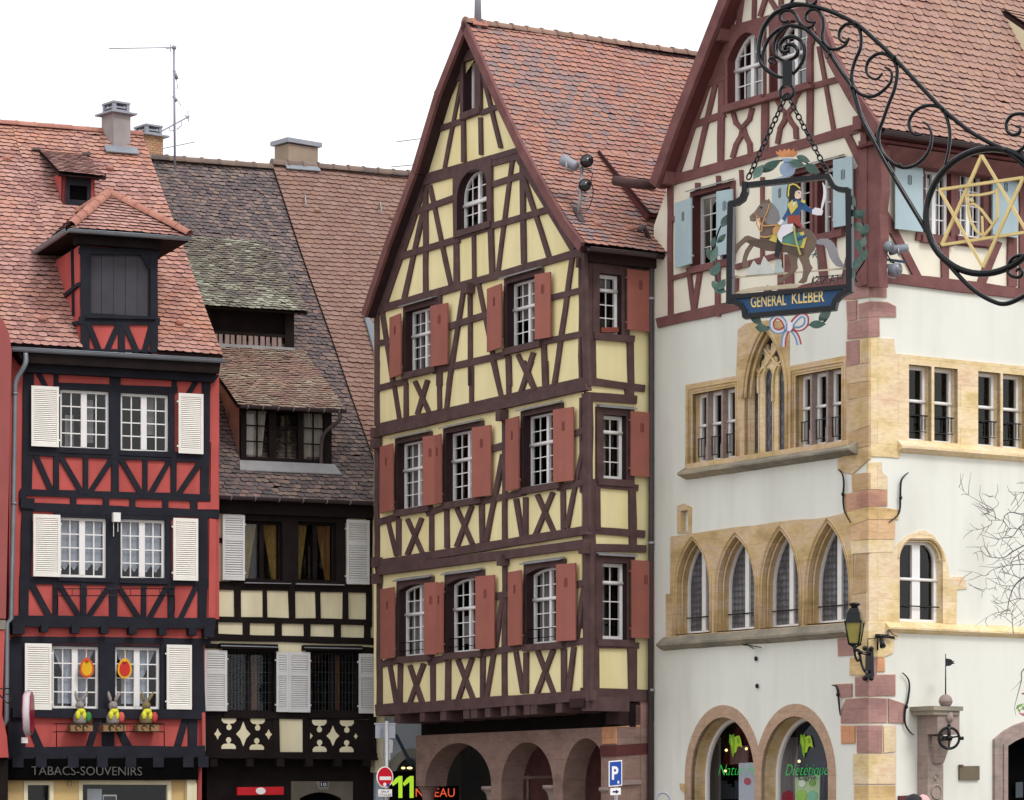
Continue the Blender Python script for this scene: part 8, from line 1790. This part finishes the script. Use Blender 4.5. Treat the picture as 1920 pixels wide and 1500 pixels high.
b = MB(); u, v = SN.uv(714.5, 1486, .065); text_mesh('SAUF', b, SN, u, v, .042, .065, SN.uv(730, 1486, .065)[0] - u, .004); u, v = SN.uv(711.5, 1492, .065); text_mesh('CYCLES', b, SN, u, v, .042, .065, SN.uv(733.5, 1492, .065)[0] - u, .004); b.build('plate_lettering', pc((90, 90, 110), .6), pl)
b = MB(); SB = Fac(O=Vector(((724 - CX) / F * 66, 66.25, 0)), U=Vector((.97, .24, 0)).normalized())
SB.slab(b, [(704, 1357), (741, 1357), (741, 1384), (704, 1384)], -.06, .02); SB.slab(b, [(702, 1355.5), (742, 1355.5), (742, 1358.5), (702, 1358.5)], -.05, .03); b.build('direction_panel', 'sgrey', ne)
b = MB(); SB.slab(b, [(719, 1387), (723, 1387), (723, 1425), (719, 1425)], -.02, .05); SB.slab(b, [(729, 1386), (732, 1386), (732, 1425), (729, 1425)], .02, .05); SB.slab(b, [(732, 1386), (737, 1388), (736, 1412), (732, 1412)], -.02, .06); b.build('pole_fitting', 'steel', ne)
PN = Fac(O=Vector(((1154 - CX) / F * 55, 55, 0)), U=Vector((.9, .43, 0)).normalized())
pk = empty('parking_sign', Vector(((1155 - CX) / F * 55, 55.1, -.15))); tag(pk, 'blue parking sign with a small arrow plate below it on a grey post', 'parking sign')
pole(pk, 1155, 55.1, 1428, .03)
b = MB(); PN.slab(b, [(1142, 1427), (1166.5, 1425), (1166.5, 1473), (1142, 1475)], .05, .02); so_ = b.build('sign_board', 'white', pk)
b = MB(); PN.slab(b, [(1143.5, 1429), (1165, 1427.2), (1165, 1471), (1143.5, 1473)], .054, .01); b.build('blue_face', pc((26, 72, 160), .4), so_)
b = MB(); u, v = PN.uv(1147.5, 1461, .06); text_mesh('P', b, PN, u, v, .215, .06, PN.uv(1159.5, 1461, .06)[0] - u, .005, bold=.03); PN.slab(b, [(1158, 1464), (1161, 1464), (1161, 1469), (1158, 1469)], .06, .005); b.build('sign_letter', 'white', so_)
b = MB(); PN.slab(b, [(1145, 1478), (1164, 1477), (1164, 1490), (1145, 1491)], .05, .02); ap = b.build('arrow_plate', 'white', pk)
b = MB(); PN.slab(b, [(1149, 1483), (1155, 1483), (1155, 1480.5), (1161, 1484.5), (1155, 1488.5), (1155, 1486), (1149, 1486)], .055, .005); b.build('arrow', 'navy', ap)
LN = Fac(O=Vector(((790 - CX) / F * 72.7, 72.7, 0)), U=Vector((1, 0, 0)))
ld = empty('message_board', Vector(((800 - CX) / F * 72.7, 72.8, -.15))); tag(ld, 'black LED message board with lime digits and orange letters, partly behind the arcade column', 'message board')
b = MB(); LN.slab(b, [(730, 1446), (779, 1446), (779, 1474), (860, 1474), (860, 1512), (730, 1512)], 0, .2); b.build('cabinet', 'void', ld)
pole(ld, 770, 72.85, 1500, .06, 'iron')
M['led_green'] = glow('lime_led', (170, 214, 40), .7); M['led_orange'] = glow('orange_led', (240, 92, 50), .7)
b = MB()
for x in (735, 756): LN.slab(b, [(x + 7, 1459), (x + 13, 1455), (x + 19.5, 1455), (x + 19.5, 1496), (x + 12, 1496), (x + 12, 1466), (x + 2, 1474), (x - 1, 1469)], .015, .01)
b.build('green_digit', 'led_green', ld)
b = MB(); u, v = LN.uv(779.5, 1494, .015); text_mesh('NIVEAU', b, LN, u, v, .195, .015, LN.uv(852.5, 1494, .015)[0] - u, .01); b.build('orange_lettering', 'led_orange', ld)
hp = empty('steel_hoop', Vector(((1243 - CX) / F * 50, 50, -.15))); b = MB(); xh = (1243 - CX) / F * 50; zh = EYE + (HY - 1501) / F * 50
b.tube([(xh - .11, 50, -.15), (xh - .11, 50, zh - .02)] + [(xh - .11 * math.cos(a), 50, zh + .125 * math.sin(a)) for a in [math.pi * k / 12 for k in range(13)]] + [(xh + .11, 50, -.15)], .02, 10); b.build('tube', 'sgrey', hp); tag(hp, 'narrow grey steel hoop rising in front of the off-white wall', 'hoop')
# ================================================================== BARE TREE
TY = 45.0
def tp(z, x, y, d=0.0):
    p = z(x, y); Y = TY + d; return Vector(((p[0] - CX) / F * Y, Y, EYE + (HY - p[1]) / F * Y))
tr = empty('bare_tree', Vector(((2060 - CX) / F * TY, TY, -.15))); tag(tr, 'bare leafless tree with thin tangled grey twigs in front of the corner house', 'tree')
b = MB(); T0 = lambda px, py, d=0: tp(I0, px, py, d)
trunk = smooth_path([T0(2062, 1790), T0(2058, 1500), T0(2050, 1300), T0(2030, 1150, .2), T0(2000, 1050, .1)], 6); b.tube(trunk, [.16 - .1 * i / (len(trunk) - 1) for i in range(len(trunk))], 10)
b.tube(smooth_path([T0(2050, 1300), T0(2080, 1120), T0(2110, 960)], 5), [.09, .085, .08, .075, .07, .065, .06, .055, .05, .045, .04], 8); b.build('trunk', 'bark', tr)
M_b = []
random.seed(11)
LM = HL
main = [([(2200, 640), (1900, 560), (1640, 560), (1590, 590), (1500, 640), (1420, 690), (1300, 680), (1250, 640), (1180, 660)], .016), ([(2000, 700), (1800, 500), (1640, 350), (1560, 350), (1480, 335), (1430, 365), (1418, 395), (1300, 397)], .016), ([(1418, 395), (1450, 440), (1470, 462)], .009),
        ([(1362, 392), (1340, 312), (1240, 255), (1150, 200), (1065, 130)], .008), ([(1340, 315), (1240, 295), (1165, 268)], .006), ([(1338, 312), (1385, 265), (1335, 200)], .006), ([(1326, 398), (1325, 432), (1230, 470), (1125, 475)], .007), ([(1340, 325), (1300, 345), (1262, 360)], .005),
        ([(1900, 420), (1680, 400), (1600, 420), (1545, 455), (1490, 525), (1400, 540), (1360, 590), (1300, 600)], .014), ([(1545, 455), (1580, 520), (1600, 570)], .01), ([(2000, 800), (1700, 790), (1600, 830), (1510, 910), (1470, 1010), (1455, 1090), (1442, 1150)], .02),
        ([(1900, 720), (1600, 740), (1450, 752), (1330, 790), (1280, 832), (1200, 805), (1075, 790)], .009), ([(1510, 910), (1400, 905), (1290, 850), (1292, 920), (1250, 970)], .007), ([(1480, 1100), (1400, 1115), (1320, 1140), (1190, 1232)], .008), ([(1500, 1285), (1490, 1150), (1500, 1090), (1560, 960)], .008),
        ([(1800, 190), (1583, 180), (1455, 175)], .007), ([(1600, 170), (1490, 210)], .006), ([(1620, 130), (1550, 92)], .006), ([(1700, 1060), (1560, 1010), (1440, 1040), (1360, 1045), (1345, 985)], .008), ([(1600, 620), (1500, 700), (1480, 760), (1500, 830), (1430, 900)], .009), ([(1650, 690), (1500, 720), (1400, 790), (1380, 860)], .008),
        ([(1500, 640), (1440, 570), (1380, 535)], .007), ([(1600, 480), (1480, 460), (1440, 500), (1450, 560)], .007), ([(1330, 680), (1270, 600), (1240, 620)], .006), ([(1700, 880), (1560, 850), (1470, 820), (1360, 800)], .009), ([(1620, 1160), (1540, 1190), (1430, 1280)], .006), ([(1510, 330), (1560, 270), (1583, 240)], .006), ([(1370, 880), (1350, 950)], .004)]
mb = MB()
for P_, r in main:
    pts = smooth_path([tp(HL, x, y, random.uniform(-.15, .15)) for x, y in P_], 5); m = len(pts); mb.tube(pts, [r * .85 * (1 - .8 * i / (m - 1)) for i in range(m)], 6)
    for k in range(int(len(P_) * 1.3)):
        i = random.randrange(1, m - 1); d = (pts[i + 1] - pts[i - 1]).normalized(); a = random.choice((-1, 1)) * random.uniform(.5, 1.2); L = random.uniform(.08, .34)
        d2 = Vector((d.x * math.cos(a) - d.z * math.sin(a), d.y + random.uniform(-.4, .4), d.x * math.sin(a) + d.z * math.cos(a)))
        q0 = pts[i]; q1 = q0 + d2 * L * .5 + Vector((random.uniform(-.03, .03), 0, random.uniform(-.03, .03))); q2 = q1 + d2 * L * .5 + Vector((random.uniform(-.05, .05), 0, random.uniform(-.05, .05)))
        mb.tube([q0, q1, q2], [.0045, .0038, .002], 5)
mb.build('crown', 'bark', tr)
mb = MB()
for P_, r in (([(1700, 420), (1500, 530), (1480, 620), (1445, 750), (1428, 820)], .011), ([(1482, 610), (1440, 660), (1400, 690)], .004), ([(1430, 820), (1440, 880)], .005), ([(1600, 760), (1530, 800), (1470, 830)], .008)):
    pts = smooth_path([tp(HM, x, y) for x, y in P_], 5); m = len(pts); mb.tube(pts, [r * (1 - .7 * i / (m - 1)) for i in range(m)], 6)
mb.build('drooping_twig', 'bark', tr)
for nm, mat, L in (('young_leaf', pc((132, 164, 84), .6), [(1455, 810), (1475, 800), (1480, 830), (1495, 820), (1462, 835), (1500, 790)]), ('blossom', pc((196, 120, 136), .7), [(1485, 865), (1497, 860), (1495, 712), (1500, 870)])):
    mb = MB()
    for x, y in L:
        c_ = tp(HM, x, y, random.uniform(-.1, .1)); a = Vector((random.uniform(-1, 1), random.uniform(-1, .2), random.uniform(-1, 1))).normalized() * .05; d = a.orthogonal().normalized() * .025
        A = [c_ - a, c_ + d, c_ + a, c_ - d]; mb.prism(A, [p + a.cross(d).normalized() * .003 for p in A])
    mb.build(nm, mat, tr)
# ================================================================== PERSON (only the top of the head reaches into the picture)
PY = 30.0; pxx = (1718 - CX) / F * PY; pe = empty('person', Vector((pxx, PY, -.15)))
H_ = EYE + (HY - 1489) / F * PY + .15; k = H_ / 1.84
J = [(0, 0, .95), (0, 0, 1.15), (0, .01, 1.42), (0, 0, 1.55), (0, -.02, 1.68), (-.1, 0, .9), (-.11, .02, .5), (-.1, 0, .08), (-.1, -.14, .04), (.1, 0, .9), (.11, -.02, .5), (.12, 0, .08), (.12, -.14, .04), (-.2, 0, 1.4), (-.27, .03, 1.12), (-.26, -.06, .86), (.2, 0, 1.4), (.27, .03, 1.12), (.26, -.06, .86)]
Ed = [(0, 1), (1, 2), (2, 3), (3, 4), (0, 5), (5, 6), (6, 7), (7, 8), (0, 9), (9, 10), (10, 11), (11, 12), (2, 13), (13, 14), (14, 15), (2, 16), (16, 17), (17, 18)]
Rr = [.15, .14, .15, .06, .085, .09, .065, .05, .04, .09, .065, .05, .04, .075, .05, .038, .075, .05, .038]
me = bpy.data.meshes.new('body'); me.from_pydata([(x * k, y * k, z * k) for x, y, z in J], Ed, []); bo_ = bpy.data.objects.new('body', me); COL.objects.link(bo_); bo_.parent = pe
sm_ = bo_.modifiers.new('skin', 'SKIN'); bo_.modifiers.new('sub', 'SUBSURF').levels = 2; bo_.modifiers['sub'].render_levels = 2
for i, v in enumerate(me.skin_vertices[0].data): v.radius = (Rr[i] * k, Rr[i] * k); v.use_root = (i == 0)
me.materials.append(pc((72, 78, 96), .8))
b = MB(); hc = Vector((pxx, PY, (1.70 * k) - .15)); b.sphere(hc, .082 * k, .095 * k, .12 * k, 16); b.sphere(hc + Vector((-.01, -.1, -.01)) * k, .016 * k, .02 * k, .022 * k, 8); b.build('head', pc((214, 172, 150), .7), pe)
b = MB(); b.sphere(hc + Vector((-.02, .0, .045)) * k, .09 * k, .1 * k, .1 * k, 14); b.build('hair', pc((42, 36, 40), .7), pe)
b = MB(); b.sphere(hc + Vector((.06, .03, .03)) * k, .075 * k, .1 * k, .11 * k, 14); b.build('hood', pc((222, 170, 166), .8), pe)
tag(pe, 'person with dark hair and a pale pink hood, only the top of the head showing', 'person')
# ------------------------------------------------------------------ ground
gm = MB(); gm.poly([(-400, -200, -.15), (400, -200, -.15), (400, 700, -.15), (-400, 700, -.15)])
tag(gm.build('ground', 'cobble'), kind='structure')
